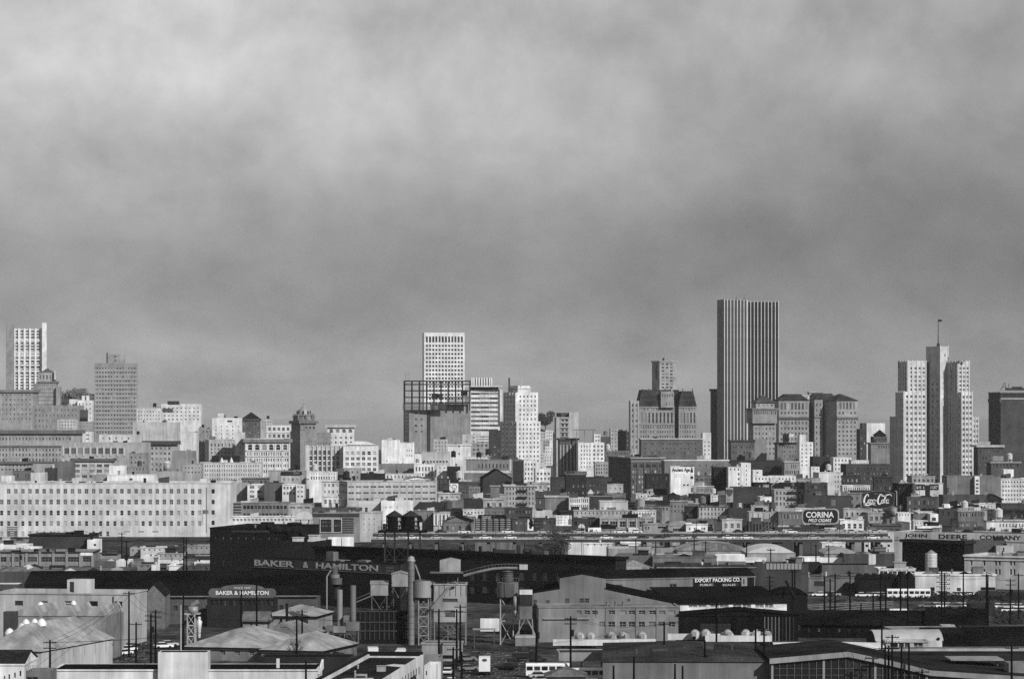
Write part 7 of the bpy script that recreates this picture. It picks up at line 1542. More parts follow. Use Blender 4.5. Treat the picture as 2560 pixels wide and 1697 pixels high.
# batching house
tile(960, 1273)
v = bld('pale corrugated batching house with slanting chute', 460, 762, 685, D=738, yaw=0, dep=8, g=.62, k='corr', name='batching_house', yb=1040, roof=.2, para=.1, gl='d', win=[E(540, 680, 822, 858, 'p', 'd'), E(565, 655, 930, 1000, 'p', 'g')])
piers(v, 7, .12, .08, 690, 800, g=.4, name='seam')
tower_legs(v.root, v.M.translation.x + .2, v.M.translation.x + v.a - .2, 738.3, 745, v.z0, .15, .5, 1)
mb = MB(); mb.rod(at(440, 915, 736.8), at(620, 700, 736.8), .3, 6); mb.rod(at(620, 700, 736.8), at(680, 690, 736.8), .3, 6); part(v.root, 'chute', mb.mesh('chute', [mat(.58, 'metal')]), I4)
mb = MB(); mb.box(*at(425, 590, 736), *(at(728, 580, 736) + Vector((0, 6, 0)))); part(v.root, 'platform', mb.mesh('platform', [mat(.4)]), I4)
mb = MB(); a_ = at(515, 580, 737); b2 = at(706, 470, 737); mb.prism([(a_.x, a_.z), (b2.x, a_.z), (b2.x, b2.z), ((a_.x + b2.x) / 2, b2.z + .5), (a_.x, b2.z - .1)], 737.5, 741.5); part(v.root, 'roof_cabin', mb.mesh('roof_cabin', [mat(.66, 'corr')]), I4)
tower_legs(v.root, pos(590, 738), pos(680, 738), 739, 741, zat(582, 738), .1, .5, 6, 'post')
# conveyor
t = Thing('conveyor', 'arched conveyor gallery running right from the batching house', 'conveyor', Matrix.Translation(at(735, 610, 745)))
pts = [at(735, 612, 745), at(860, 578, 745), at(1000, 548, 746), at(1120, 540, 747), at(1250, 542, 748), at(1322, 545, 748)]
for p_, q_ in zip(pts[:-1], pts[1:]):
    mb = MB(); mb.rod(p_, q_, .32, 6); part(t, 'belt_section', mb.mesh('belt_section', [mat(.5, 'metal')]), I4)
    mb = MB(); mb.rod(p_ + Vector((0, 0, 1)), q_ + Vector((0, 0, 1)), .05, 4); n_ = 4
    for i in range(n_): r0 = p_.lerp(q_, i / n_); mb.rod(r0, r0 + Vector((0, 0, 1)), .04, 4)
    part(t, 'handrail', mb.mesh('handrail', [mat(.45, 'metal')]), I4)
mb = MB(); c_ = at(1290, 535, 748); mb.box(c_.x - 1, c_.y - 1, c_.z - .5, c_.x + 1, c_.y + 1, c_.z + .7); part(t, 'head_box', mb.mesh('head_box', [mat(.7)]), I4)
# second silo
x_, z1_ = pos(1145, 742), zat(672, 742); z0_ = zat(806, 742)
t = Thing('silo', 'grey silo with lattice head on a white cross-braced tower', 'silo', Matrix.Translation((x_, 742, 0)))
mb = MB(); mb.cyl(0, 0, z0_, z1_, mp(98, 742), 26); part(t, 'shell', mb.mesh('shell', [mat(.48, 'metal')]), t.M); mb = MB(); mb.cyl(0, 0, z0_ - 1.5, z0_, .4, 20, mp(96, 742)); part(t, 'cone', mb.mesh('cone', [mat(.3, 'metal')]), t.M)
mb = MB(); a0 = mp(45, 742); mb.box(-mp(30, 742), -mp(98, 742) - .06, z0_ + .1, mp(62, 742), -mp(70, 742), z1_ - .1); part(t, 'side_panel', mb.mesh('side_panel', [mat(.36)]), t.M)
mb = MB(); mb.cyl(0, 0, z1_, zat(600, 742), mp(46, 742), 14)
for k_ in range(6): mb.cyl(0, 0, z1_ + .3 + k_ * .45, z1_ + .4 + k_ * .45, mp(52, 742), 14)
mb.cyl(0, 0, zat(600, 742), zat(565, 742), mp(46, 742), 14, mp(20, 742)); part(t, 'filter_head', mb.mesh('filter_head', [mat(.42, 'metal')]), t.M)
mb = MB()
for k_ in range(18):
    a = 2 * math.pi * k_ / 18; p_ = (math.cos(a) * mp(104, 742), math.sin(a) * mp(104, 742)); mb.rod((*p_, z1_), (*p_, z1_ + 1.1), .04, 4)
mb.lathe(0, 0, [(mp(104, 742), z1_ + 1.08), (mp(104, 742), z1_ + 1.16)], 24); part(t, 'railing', mb.mesh('railing', [mat(.4, 'metal')]), t.M)
tower_legs(t, x_ - mp(68, 742), x_ + mp(50, 742), 740.6, 743.4, z0_, .13, .68, 2)
# hopper tower
x_ = pos(1312, 738); z1_ = zat(742, 738)
t = Thing('hopper_tower', 'square loading hopper with bright top stripe on splayed legs', 'hopper', Matrix.Translation((x_, 738, 0)))
hw = mp(58, 738)
for nm, y0, y1, g in (('top_stripe', 742, 782, .86), ('dark_bin', 782, 890, .2), ('lower_bin', 890, 1008, .46)):
    mb = MB(); e_ = .0 if nm != 'top_stripe' else .04; mb.box(-hw - e_, -hw - e_, zat(y1, 738) + .003, hw + e_, hw + e_, zat(y0, 738)); part(t, nm, mb.mesh(nm, [mat(g, 'corr')]), t.M)
mb = MB(); zc = zat(1012, 738)
for sx_ in (-1, 1):
    for sy in (-1, 1):
        mb = MB(); mb.rod((sx_ * hw, sy * hw, zc), (sx_ * hw * 1.15, sy * hw, zat(1165, 738)), .13, 5); mb.rod((sx_ * hw * .2, sy * hw, zc), (sx_ * hw * 1.5, sy * hw, zat(1160, 738)), .1, 5); part(t, 'leg', mb.mesh('leg', [mat(.62, 'metal')]), t.M)
mb = MB(); mb.box(-hw * 1.7, -2.4, 0, hw * 1.7, 2.4, zat(1165, 738)); part(t, 'base_house', mb.mesh('base_house', [mat(.5)]), t.M)
mb = MB(); mb.box(-hw * 1.75, -2.5, zat(1180, 738), hw * 1.75, 2.5, zat(1165, 738) + .1); part(t, 'base_coping', mb.mesh('base_coping', [mat(.66)]), t.M)
mb = MB(); mb.cyl(-hw - 1.0, 0, zat(930, 738), zat(800, 738), .55, 14); mb.cyl(-hw - 1.0, 0, zat(1000, 738), zat(930, 738), .2, 14, .55); part(t, 'side_drum', mb.mesh('side_drum', [mat(.56, 'metal')], True), t.M)
# cyclones left of the plant
tile(480, 1273)
t = Thing('cyclone_separator', 'pale cyclone dust separators on legs left of the plant', 'separator', Matrix.Translation((pos(1330, 742), 742, 0)))
def cyl_px(a0, a1, y0, y1, g, nm, D=742, sm=False, k='metal'):
    mb = MB(); mb.cyl(pos((a0 + a1) / 2, D), D, zat(y1, D), zat(y0, D), mp((a1 - a0) / 2, D), 16); return part(t, nm, mb.mesh(nm, [mat(g, k)], sm), I4)
cyl_px(1288, 1350, 540, 600, .36, 'top_drum', 744); cyl_px(1278, 1365, 598, 632, .5, 'upper_ring', 744); cyl_px(1284, 1388, 634, 690, .36, 'body_drum', 744); cyl_px(1300, 1372, 690, 820, .2, 'lower_drum', 745)
cyl_px(1340, 1392, 740, 1080, .56, 'pale_cylinder', 740); cyl_px(1462, 1516, 702, 1048, .48, 'grey_cylinder', 741)
mb = MB(); mb.rod(at(1246, 920, 741), at(1246, 620, 741), .17, 8); mb.rod(at(1246, 620, 741), at(1285, 560, 741), .17, 8); part(t, 'bent_pipe', mb.mesh('bent_pipe', [mat(.6, 'metal')]), I4)
for nm, a0, a1, y0, y1, g in (('left_bin', 1238, 1306, 1075, 1125, .46), ('middle_bin', 1306, 1422, 1080, 1136, .58), ('right_bin', 1424, 1544, 1042, 1122, .46), ('gear_box', 1400, 1450, 985, 1042, .5)):
    mb = MB(); p_ = at(a0, y1, 738); q_ = at(a1, y0, 738); mb.box(p_.x, 738, p_.z, q_.x - .01, 741.5, q_.z); part(t, nm, mb.mesh(nm, [mat(g, 'corr')]), I4)
mb = MB(); p_ = at(1195, 1135, 738); mb.cyl(p_.x + 1.0, 739, zat(1180, 738), zat(1135, 738), .3, 10, 1.1); part(t, 'funnel', mb.mesh('funnel', [mat(.5, 'metal')], True), I4)
tower_legs(t, pos(1270, 738), pos(1410, 738), 738.5, 741, zat(1128, 738), .1, .5, 1); tower_legs(t, pos(1432, 738), pos(1535, 738), 738.5, 741, zat(1120, 738), .1, .45, 1)
# sheds on legs and trestle
for i, (lb, a, b_, y, yb_, yg) in enumerate((('pale box shed raised on trestle legs left of the ringed stack', 1650, 1812, 690, 795, 940), ('pale gabled cabin raised on posts beside the ringed stack', 1845, 1995, 600, 712, 900))):
    v = bld(lb, a, b_, y, D=746 + i * 2, yaw=0, dep=4.5, g=.60, k='corr', name='raised_shed', yb=yb_, para=.05, roof=.5); (cap_gable(v, .55, 'x' if i == 0 else 'y', g=.55, k='corr', over=.15))
    tower_legs(v.root, v.M.translation.x + .3, v.M.translation.x + v.a - .3, v.D + .3, v.D + 4, v.z0, .1, .4, 2)
    mb = MB(); s_ = at(a - 130, yb_ + 60, v.D - .5); e_ = at(a + 10, yb_ + 2, v.D - .5); mb.rod(s_, e_, .14, 5); mb.rod(s_ + Vector((0, 0, .9)), e_ + Vector((0, 0, .9)), .05, 4); part(v.root, 'ramp', mb.mesh('ramp', [mat(.5, 'metal')]), I4)
v = bld('dark plank retaining wall and trestle behind the plant yard', 1510, 1998, 935, D=743.5, yaw=0, dep=2, g=.13, k='wood', roof=.1, name='retaining_wall', cat='wall'); piers(v, 12, .22, .25, 938, 1200, g=.26, name='post'); bands(v, [940, 1040, 1120], .25, .2, g=.28, name='rail')
tree('scrubby dark growth mound behind the trestle', Matrix.Translation((pos(1740, 756), 756, 7)), 9, 4.5, 91, g=.3, n=500, ls=.3, name='bush', cat='bush')
# gate frame, trailer, dirt lot things
tile(960, 1273)
bld('bright white flat trailer body behind the gate frame', 890, 1066, 1012, D=760, dep=3, g=.86, name='trailer', cat='trailer', yb=1125, roof=.8)
t = Thing('gate_frame', 'plain grey gate frame with flat lintel in the plant yard', 'gate', Matrix.Translation((pos(928, 728), 728, 0)))
for s_ in (-1, 1): mb = MB(); mb.box(-.15, -.15, 0, .15, .15, zat(1112, 728)); part(t, 'post', mb.mesh('post', [mat(.3)]), t.M @ Matrix.Translation((s_ * mp(92, 728), 0, 0)))
mb = MB(); mb.box(-mp(108, 728), -.25, zat(1112, 728), mp(108, 728), .25, zat(1096, 728)); part(t, 'lintel', mb.mesh('lintel', [mat(.55)]), t.M)
bld('pale low plant office right of the tall poles', 350, 690, 1235, D=690, yaw=-6, dep=8, g=.6, roof=.45, para=.1, gl='d', win=[E(540, 640, 1345, 1380, 'p')])
boxy('delivery_truck', 'white box truck with oval emblem parked in the dirt lot', 'truck', pos(930, 655), 655, 90, 6.5, 2.4, 3.9, .90)
t = bpy.data.objects['delivery_truck']
b = MB(); b.lathe(0, 0, [(.55, 0), (.01, 0)], 20); o_ = bpy.data.objects.new('oval_emblem', b.mesh('oval_emblem', [mat(.3, 'plain')])); col.objects.link(o_); o_.parent = t; o_.matrix_local = Matrix.Translation((-3.26, 0, 3.3)) @ Matrix.Rotation(R(90), 4, 'Y') @ Matrix.Diagonal((.6, 1, 1, 1))
tile(480, 1273)
boxy('van', 'white van with oval emblem behind the dark flat-roofed building', 'van', pos(1668, 690), 690, 96, 6, 2.3, 3.3, .86)
boxy('van', 'white van seen from behind with dark rear opening', 'van', pos(1928, 688), 688, 90, 6, 2.3, 3.0, .86, cab=False, win=False)
b = MB(); b.box(-3.06, -.62, .9, -3.01, .62, 2.4); o_ = bpy.data.objects.new('rear_opening', b.mesh('rear_opening', [mat(.06)])); col.objects.link(o_); o_.parent = bpy.data.objects['van.001']
tile(960, 1273)
boxy('flatbed_truck', 'dark low truck parked under the white-braced silo', 'truck', pos(1170, 668), 668, 80, 6, 2.2, 1.7, .14)
boxy('truck', 'dark truck beside the hopper house', 'truck', pos(1310, 690), 690, 5, 6, 2.2, 2.0, .12)
CARL = (('white sedan parked at the bottom of the dirt lot', 705, 612, 8, .92), ('white sedan right of the lot, lower of two', 1460, 612, 4, .92), ('pale sedan right of the lot, upper of two', 1475, 635, 4, .7), ('dark sedan between bus and hopper house', 1420, 690, 0, .2),
        ('grey sedan left of the white box truck', 780, 664, 20, .45), ('white sedan behind the tall poles in the lot', 590, 655, 85, .92), ('dark sedan parked by the gate frame', 850, 700, 70, .2))
CARL += (('white wagon behind the lower white sedan right of the lot', 1440, 622, 6, .92), ('pale sedan at the left end of the bus row', 1440, 645, 8, .7), ('white sedan under the depot canopy, left of four', 1820, 628, 3, .92), ('white sedan under the depot canopy, second of four', 1868, 627, 3, .92), ('pale sedan under the depot canopy, third of four', 1915, 628, 3, .7), ('white sedan under the depot canopy, right of four', 1962, 627, 3, .92), ('grey sedan parked by the plant office end', 760, 690, 30, .45), ('white sedan far left in the dirt lot by the poles', 640, 630, 12, .92))
for lb, a, D_, rot, g in CARL: car(lb, pos(a, D_), D_, rot, g, None)
boxy('bus', 'white bus with dark windows parked right of the dirt lot', 'bus', pos(1518, 648), 648, 2, 9.5, 2.4, 3.0, .90, cab=False)
boxy('bus', 'shorter white bus parked under the long canopy', 'bus', pos(1880, 640), 640, 2, 7.5, 2.4, 2.6, .86, cab=False)
tile(0, 1273)
for lb, a, y, rot, g in (('white sedan parked along the street by the long works', 1190, 1290, 60, .92), ('pale sedan behind the white one along the street', 1225, 1262, 60, .7), ('dark sedan farther along the street by the works', 1262, 1275, 60, .2), ('white sedan at the street corner beside the pole', 1150, 1325, 60, .92), ('pale sedan parked under the dark louvred warehouse', 1560, 1245, 20, .7), ('white sedan parked beside the lattice frame', 1510, 1262, 20, .92)):
    D_ = dist(y + 20, 0.0); car(lb, pos(a, D_), D_, rot, g, None)
# white lattice frame with tank
t = Thing('tank_frame', 'white lattice frame carrying a small tank beside the flagpole', 'tank tower', Matrix.Translation((pos(1790, 700), 700, 0)))
D_ = 700
tower_legs(t, pos(1735, D_), pos(1805, D_), 699, 701.5, zat(965, D_), .1, .74, 4)
mb = MB(); mb.cyl(pos(1785, D_), 700, zat(965, D_), zat(895, D_), mp(48, D_), 16); part(t, 'tank', mb.mesh('tank', [mat(.58, 'metal')], True), I4)
mb = MB(); mb.rod(at(1770, 890, 700), at(1835, 850, 700), .5, 10, r2=.6); part(t, 'hopper_mouth', mb.mesh('hopper_mouth', [mat(.5)]), I4)
mb = MB(); mb.lathe(pos(1845, D_), 699, [(.3, zat(1180, D_)), (.45, zat(1100, D_)), (.7, zat(1030, D_)), (.35, zat(1015, D_)), (.4, zat(990, D_)), (.05, zat(985, D_))], 12); part(t, 'white_drum', mb.mesh('white_drum', [mat(.8, 'metal')], True), I4)
mb = MB(); mb.box(*at(1700, 968, 699), *(at(1845, 962, 699) + Vector((0, 3, .05)))); part(t, 'platform', mb.mesh('platform', [mat(.7)]), I4)

# ---------------------------------------------------------------- packing sheds (centre right)
tile(1440, 1273)
D_ = 766
def pq(a, y, D=D_): return (pos(a, D), zat(y, D))
prof = [(-405, 1210), (-405, 775), (-150, 735), (-150, 634), (55, 600), (275, 640), (275, 740), (962, 882), (962, 1210)]
v = bld('grey gable-fronted packing shed with raised monitor roof', -405, 962, 1000, D=D_, yaw=0, dep=8, g=.40, name='packing_shed', top=False, gl='d', win=[])
# the front itself with openings is a plate shaped like the gable
mb = MB(); mb.prism([pq(*q) for q in prof], D_ - .4, D_ + 26); part(v.root, 'gable_front', mb.mesh('gable_front', [mat(.46)]), I4)
v.wall.name = 'inner_wall'
for s0, s1 in (((-425, 772), (-150, 729)), ((-160, 627), (55, 594)), ((55, 594), (285, 636)), ((262, 730), (975, 876))):
    p_, q_ = pq(*s0), pq(*s1); mb = MB(); mb.prism([p_, q_, (q_[0], q_[1] + .22), (p_[0], p_[1] + .22)], D_ - .55, D_ + 27); part(v.root, 'roof_slope', mb.mesh('roof_slope', [mat(.07, 'tar')]), I4)
for a, b_, y0, y1 in ((-392, -360, 828, 876), (-275, -243, 832, 876), (-100, -58, 815, 880), (35, 75, 815, 858), (80, 125, 815, 858), (480, 500, 820, 845)):
    me = window_mesh(pos(b_, D_) - pos(a, D_), zat(y0, D_) - zat(y1, D_), 'm', 'd', .5); part(v.root, 'window', me, Matrix.Translation((pos((a + b_) / 2, D_), D_ - .47, zat((y0 + y1) / 2, D_))))
u = bld('two-storey pale office annexe with rows of square windows', -345, 948, 895, D=752, yaw=2, dep=13, g=.5, name='office_annexe', roof=.46, para=.25, gl='b',
        win=[E(a, b_, 932, 970, 'm') for a, b_ in ((0, 50), (76, 128), (146, 200), (298, 360), (402, 465), (486, 546), (577, 640), (674, 736), (764, 826), (854, 916))] + [E(a, b_, 1036, 1084, 'm') for a, b_ in ((-285, -232), (-208, -158), (-126, -76), (-4, 50), (106, 166), (206, 266), (296, 360), (400, 462), (484, 546), (575, 636), (670, 734), (760, 824), (853, 915))])
for a in (185, 275, 555, 745):
    l = (pos(a, 752) - u.M.translation.x); mb = MB(); mb.box(-.06, -.15, .5, .06, -.02, u.z1 - .3); part(u.root, 'downpipe', mb.mesh('downpipe', [mat(.45)]), u.M @ Matrix.Translation((l, 0, 0)))
mb = MB(); mb.prism([(0, 0), (mp(430, 750), 0), (mp(430, 750), .15), (0, .15)], -4, 0); part(u.root, 'canopy', mb.mesh('canopy', [mat(.6)]), u.M @ Matrix.Translation((1.0, -.01, zat(1008, 750))))
for a in (300, 345, 380, 450): part(u.root, 'vent', clutter_mesh('vent' if a != 345 else 'chimney', .45), u.M @ Matrix.Translation(((pos(a, 752) - u.M.translation.x), 5, u.zr)) @ Matrix.Scale(.9, 4))
volume(u.root, -345, 215, 1003, D=748.5, yaw=2, dep=3.4, g=.52, wall_name='front_porch', roof=.5, para=.1)
# long monitor hall
v = bld('long grey monitor hall with dark packing company sign', 268, 1655, 642, D=812, yaw=20, dep=10, g=.46, name='monitor_hall', para=.05, gl='d', win=[E(355, 430, 694, 730, 'r'), E(865, 932, 684, 720, 'r')]); cap_gable(v, 1.9, 'x', g=.06, over=.08)
O_ = v.M.translation; c_, s_ = math.cos(R(20)), math.sin(R(20))
def lh(p): kk = kx(X(p)); return (kk * O_.y - O_.x) / (c_ - kk * s_)
def plate(x0, x1, y0, y1, g, nm, o=.12, txt=None, tg=.85, bold=.0):
    a, b_ = lh(x0), lh(x1); Dl = O_.y + (a + b_) / 2 * s_; zt, zb_ = zat(y0, Dl), zat(y1, Dl)
    if txt: part(v.root, 'lettering', text_mesh(txt, b_ - a, zt - zb_, tg, bold=bold), v.M @ Matrix.Translation(((a + b_) / 2, -o, (zt + zb_) / 2)))
    else: mb = MB(); mb.box(a, -o, zb_, b_, -.01, zt); part(v.root, nm, mb.mesh(nm, [mat(g)]), v.M)
plate(1082, 1645, 612, 712, .09, 'sign_board'); plate(1138, 1272, 682, 708, .28, 'sign_panel', .15); plate(1345, 1500, 682, 708, .16, 'sign_panel', .15); plate(1528, 1580, 620, 706, .56, 'figure_panel', .16)
plate(1098, 1516, 632, 668, 0, '', .13, 'EXPORT PACKING CO.', .88, .015); plate(1145, 1258, 686, 704, 0, '', .17, 'PUBLIC', .8); plate(1352, 1470, 686, 704, 0, '', .17, 'SCALES', .8)
plate(1540, 1556, 640, 690, .3, 'figure', .18)
v = bld('black-roofed lean-to with white windowed wall beside monitor hall', 950, 1948, 868, D=790, yaw=11, dep=26, g=.84, name='lean_to', para=.05, roof=.06, gl='b', win=[E(a, b_, 874, 908, 'm', 'd') for a, b_ in ((1040, 1122), (1128, 1206), (1242, 1318), (1326, 1410), (1450, 1528), (1540, 1618), (1656, 1734), (1744, 1824))])
mb = MB(); mb.prismx([(-.6, v.z1 - .1), (v.b, v.z1 + 2.6), (v.b, v.z1 + 2.85), (-.6, v.z1 + .15)], -1.5, v.a + .4); part(v.root, 'shed_roof', mb.mesh('shed_roof', [mat(.05, 'tar')]), v.M)
# open dark sheds
v = bld('black open-sided timber shed with low gable before the lean-to', 952, 2052, 972, D=753, yaw=0, dep=9, g=.07, k='wood', name='timber_shed', para=.05, roof=.06, gl='g', win=[E(1150, 1440, 1045, 1150, 'm', 'd')]); cap_gable(v, 1.2, 'y', g=.07, over=.5)
for i in range(9): mb = MB(); mb.box(-.12, 0, 0, .12, .1, v.z1 - .5); part(v.root, 'plank', mb.mesh('plank', [mat(rnd.choice((.2, .3, .42)), 'wood')]), v.M @ Matrix.Translation((v.a * (.72 + .03 * i), -.12, 0)))
mb = MB(); mb.box(0, 0, 0, mp(160, 738), .15, 1.6); part(v.root, 'pale_panel', mb.mesh('pale_panel', [mat(.3)]), Matrix.Translation((pos(1120, 750), 750, 1.0)))
tile(1920, 1273)
v = bld('long black timber shed with sagging roof at right', 300, 1500, 1065, D=760, yaw=-6, dep=22, g=.08, k='wood', name='timber_shed', para=.05, roof=.06, win=[G(12, 1, 1090, 1150, .3, .7, kind='p', gl='d')]); cap_gable(v, 2.6, 'x', g=.09, over=.8)
v = bld('black gabled shed with long roof right of the small poster', 1470, 1990, 1075, D=756, yaw=-10, dep=22, g=.07, k='wood', name='timber_shed', para=.05, roof=.05); cap_gable(v, 3.4, 'x', g=.07, over=.8)
bld('dark ridge-roofed crate shed among parked cars', 1872, 2096, 872, D=850, dep=8, g=.18, k='corr', roof=.12, name='crate_shed')
v = bld('white poster board with three dark shapes', 1126, 1294, 916, D=800, dep=.4, g=.90, name='poster_board', cat='billboard', yb=992); scribble_on(v, 1142, 1278, 928, 944, g=.2, n=11)
for i, a in enumerate((1170, 1210, 1248)):
    mb = MB(); mb.lathe(0, 0, [(.42, 0), (.01, 0)], 14); part(v.root, 'dark_shape', mb.mesh('dark_shape', [mat(.3, 'plain')]), v.M @ Matrix.Translation((pos(a, 800) - v.M.translation.x, -.03, zat(970, 800))) @ Matrix.Rotation(R(90), 4, 'X'))
for i in range(2): mb = MB(); mb.box(-.08, .1, 0, .08, .3, v.z0 + .5); part(v.root, 'post', mb.mesh('post', [mat(.1)]), v.M @ Matrix.Translation((v.a * (.15 + .7 * i), .3, 0)))

# ---------------------------------------------------------------- foreground, right
tile(1440, 1273)
v = bld('wide grey flat-fronted warehouse with dark roof at bottom centre right', 250, 1785, 1408, D=599, yaw=-2, dep=50, g=.44, name='warehouse', para=.15, roof=.2, gl='d'); cap_hip(v, 1.6, g=.22, over=.3)
for i in range(5): part(v.root, ('vent', 'duct', 'vent', 'hatch', 'vent')[i], clutter_mesh(('vent', 'duct', 'vent', 'hatch', 'vent')[i], .3), v.M @ Matrix.Translation((v.a * (.2 + .15 * i), 10 + 3 * i, v.z1 + .7)) @ Matrix.Scale(.7, 4))
v = bld('pale canopy-fronted depot with buses parked beneath', -160, 628, 1320, D=652, yaw=2, dep=10, g=.56, name='depot', roof=.25, para=.2, yb=1400)
for i in range(5): mb = MB(); mb.box(-.12, -.12, 0, .12, .12, v.z0); part(v.root, 'post', mb.mesh('post', [mat(.3)]), v.M @ Matrix.Translation((v.a * (.04 + .23 * i), .4, 0)))
v = bld('small hipped roof house at the very bottom centre', 60 - 330, 420 - 330, 1545, D=582, yaw=0, dep=9, g=.5, para=.05, name='house'); cap_hip(v, 1.6, g=.4, over=.5)
# mixer trucks in the yard
for i, (a, y) in enumerate(((-5, 1225), (95, 1225), (285, 1222), (395, 1222), (570, 1220), (1060, 1200), (1160, 1196), (1365, 1200), (1530, 1198), (1630, 1200), (1720, 1202))):
    D_ = dist(y + 45, 0.0); mixer('concrete mixer truck with pale drum, %s from the left in the yard row' % ORD[i], pos(a, D_) + 1, D_, 90 + rnd.uniform(-14, 14), 'mixer trucks in the yard')
for i, (a, y, L, lb) in enumerate(((100, 1262, 16, 'long white flat trailer before the left mixer trucks'), (460, 1258, 14, 'white flat trailer with ribbed side before the mixer trucks'), (1150, 1208, 16, 'long white flat trailer under the timber shed'), (1500, 1225, 16, 'white flat trailer right of the long one'))):
    D_ = dist(y + 30, 0.0); M = Matrix.Translation((pos(a, D_), D_, 0)); t = Thing('flat_trailer', lb, 'trailer', M)
    mb = MB(); mb.box(-L / 2, -1.2, 1.0, L / 2, 1.2, 2.35); part(t, 'bed', mb.mesh('bed', [mat(.82)]), M)
    for xx in (-L * .35, -L * .27, L * .3, L * .38):
        for yy in (-1.0, 1.0): part(t, 'wheel', CARS[.92][3], M @ Matrix.Translation((xx, yy, .45)) @ Matrix.Scale(1.36, 4))
# glazed gable hall
tile(1920, 1273)
D_ = 596
v = bld('glazed gable-fronted hall with pale sloping fascia at bottom right', 14, 2560, 1580, D=D_, yaw=0, dep=34, g=.16, name='glazed_hall', top=False)
v.wall.name = 'plinth'
fas = [(14, 1376), (740, 1312), (1150, 1398), (1500, 1485), (1900, 1512), (2600, 1556)]
for q in range(len(fas) - 1):
    (a, y0), (b_, y1) = fas[q], fas[q + 1]; p_, r_ = pq(a, y0, D_), pq(b_, y1, D_)
    mb = MB(); mb.prism([(p_[0], p_[1] - 1.0), (r_[0], r_[1] - 1.0), r_, p_], D_ - .5, D_ - .02); part(v.root, 'fascia', mb.mesh('fascia', [mat(.54)]), I4)
    mb = MB(); mb.prism([(p_[0], p_[1] - .35), (r_[0], r_[1] - .35), (r_[0], r_[1] - .1), (p_[0], p_[1] - .1)], D_, D_ + 34); part(v.root, 'roof', mb.mesh('roof', [mat(.17, 'tar')]), I4)
    mb = MB(); mb.prism([(p_[0], zat(1600, D_)), (r_[0], zat(1600, D_)), (r_[0], r_[1] - .9), (p_[0], p_[1] - .9)], D_ + .3, D_ + .4); part(v.root, 'glazing', mb.mesh('glazing', [glass('d')]), I4)
for i in range(26):
    a = 40 + i * 68
    y = next(f0[1] + (f1[1] - f0[1]) * (a - f0[0]) / (f1[0] - f0[0]) for f0, f1 in zip(fas[:-1], fas[1:]) if f0[0] <= a <= f1[0])
    mb = MB(); w_ = .05 if i % 7 else .22; mb.box(-w_, D_ + .1, zat(1600, D_), w_, D_ + .28, zat(y, D_) - .95); part(v.root, 'mullion', mb.mesh('mullion', [mat(.36 if i % 7 else .5)]), Matrix.Translation((pos(a, D_), 0, 0)))
for y in (1470, 1530):
    mb = MB(); mb.box(pos(60, D_), D_ + .12, -.05, pos(1480 if y == 1530 else 1350, D_), D_ + .26, .05); part(v.root, 'transom', mb.mesh('transom', [mat(.34)]), Matrix.Translation((0, 0, zat(y, D_))))
for a, b_, y0, y1, g in ((110, 310, 1455, 1540, .3), (640, 700, 1480, 1560, .2), (830, 1050, 1440, 1500, .14)):
    mb = MB(); mb.box(pos(a, D_ + 1), D_ + .45, zat(y1, D_ + 1), pos(b_, D_ + 1), D_ + .6, zat(y0, D_ + 1)); part(v.root, 'inner_panel', mb.mesh('inner_panel', [mat(g)]), I4)
v = bld('low hall with white sheet roof behind the glazed hall', 90, 1080, 1290, D=644, yaw=-3, dep=18, g=.3, roof=.86, para=.02); cap_hip(v, .9, g=.88, k='stucco', over=.5)
v = bld('long low building with pale rounded fascia and dark roof at right', 860, 2560, 1284, D=648, yaw=2, dep=4, g=.62, roof=.15, para=.05, yb=1335)
v2 = bld('broad dark flat roof behind the glazed hall', 1090, 2560, 1348, D=634, yaw=0, dep=12, g=.15, roof=.16, para=.02)
v = bld('white half-barrel shed with black round end', 1005, 1610, 1215, D=676, yaw=6, dep=9, g=.7, para=.02, roof=.5, name='barrel_shed'); cap_vault(v, 2.2, 'x', g=.70)
mb = MB(); n_ = 12; mb.face([(0, 4.5 + 4.4 * math.cos(math.pi * i / n_), v.z1 + 2.0 * math.sin(math.pi * i / n_)) for i in range(n_ + 1)]); mb.face([(0, .2, 0), (0, 8.8, 0), (0, 8.8, v.z1), (0, .2, v.z1)]); part(v.root, 'black_end', mb.mesh('black_end', [mat(.05)]), v.M @ Matrix.Translation((-.35, 0, 0)))
mb = MB(); mb.cyl(0, 0, 0, .1, .35, 14); part(v.root, 'round_vent', mb.mesh('round_vent', [mat(.08)]), v.M @ Matrix.Translation((v.a * .94, -.02, v.z1 + .4)) @ Matrix.Rotation(R(90), 4, 'X'))
bld('pale sloping canopy behind the half-barrel shed', 1145, 1795, 1105, D=712, yaw=4, dep=10, g=.56, roof=.5, para=.05)
v = bld('black pitched roof building right of the half-barrel shed', 1480, 2560, 1262, D=684, yaw=0, dep=22, g=.10, roof=.06, para=.02); cap_gable(v, 3.2, 'x', g=.06, over=.4)
bld('dark grey long wall shed above the black pitched roof', 1800, 2560, 1112, D=738, yaw=-4, dep=14, g=.26, roof=.1, para=.1, k='brick')
bld('small white rooftop hut at right', 1605, 1730, 1068, D=722, dep=4, g=.62, roof=.3, clutter=0)
v = bld('open white service shed with dark bays under the half-barrel', 1090, 1480, 1215, D=664, yaw=0, dep=6, g=.66, roof=.8, para=.1, gl='d', win=[E(1130, 1200, 1232, 1275, 'p'), E(1210, 1255, 1232, 1275, 'p'), E(1265, 1310, 1232, 1275, 'p'), E(1345, 1430, 1232, 1290, 'm')])
t = Thing('canopy', 'thin flat canopy slab on posts at right foreground', 'canopy', Matrix.Translation((pos(1900, 622), 622, 0)))
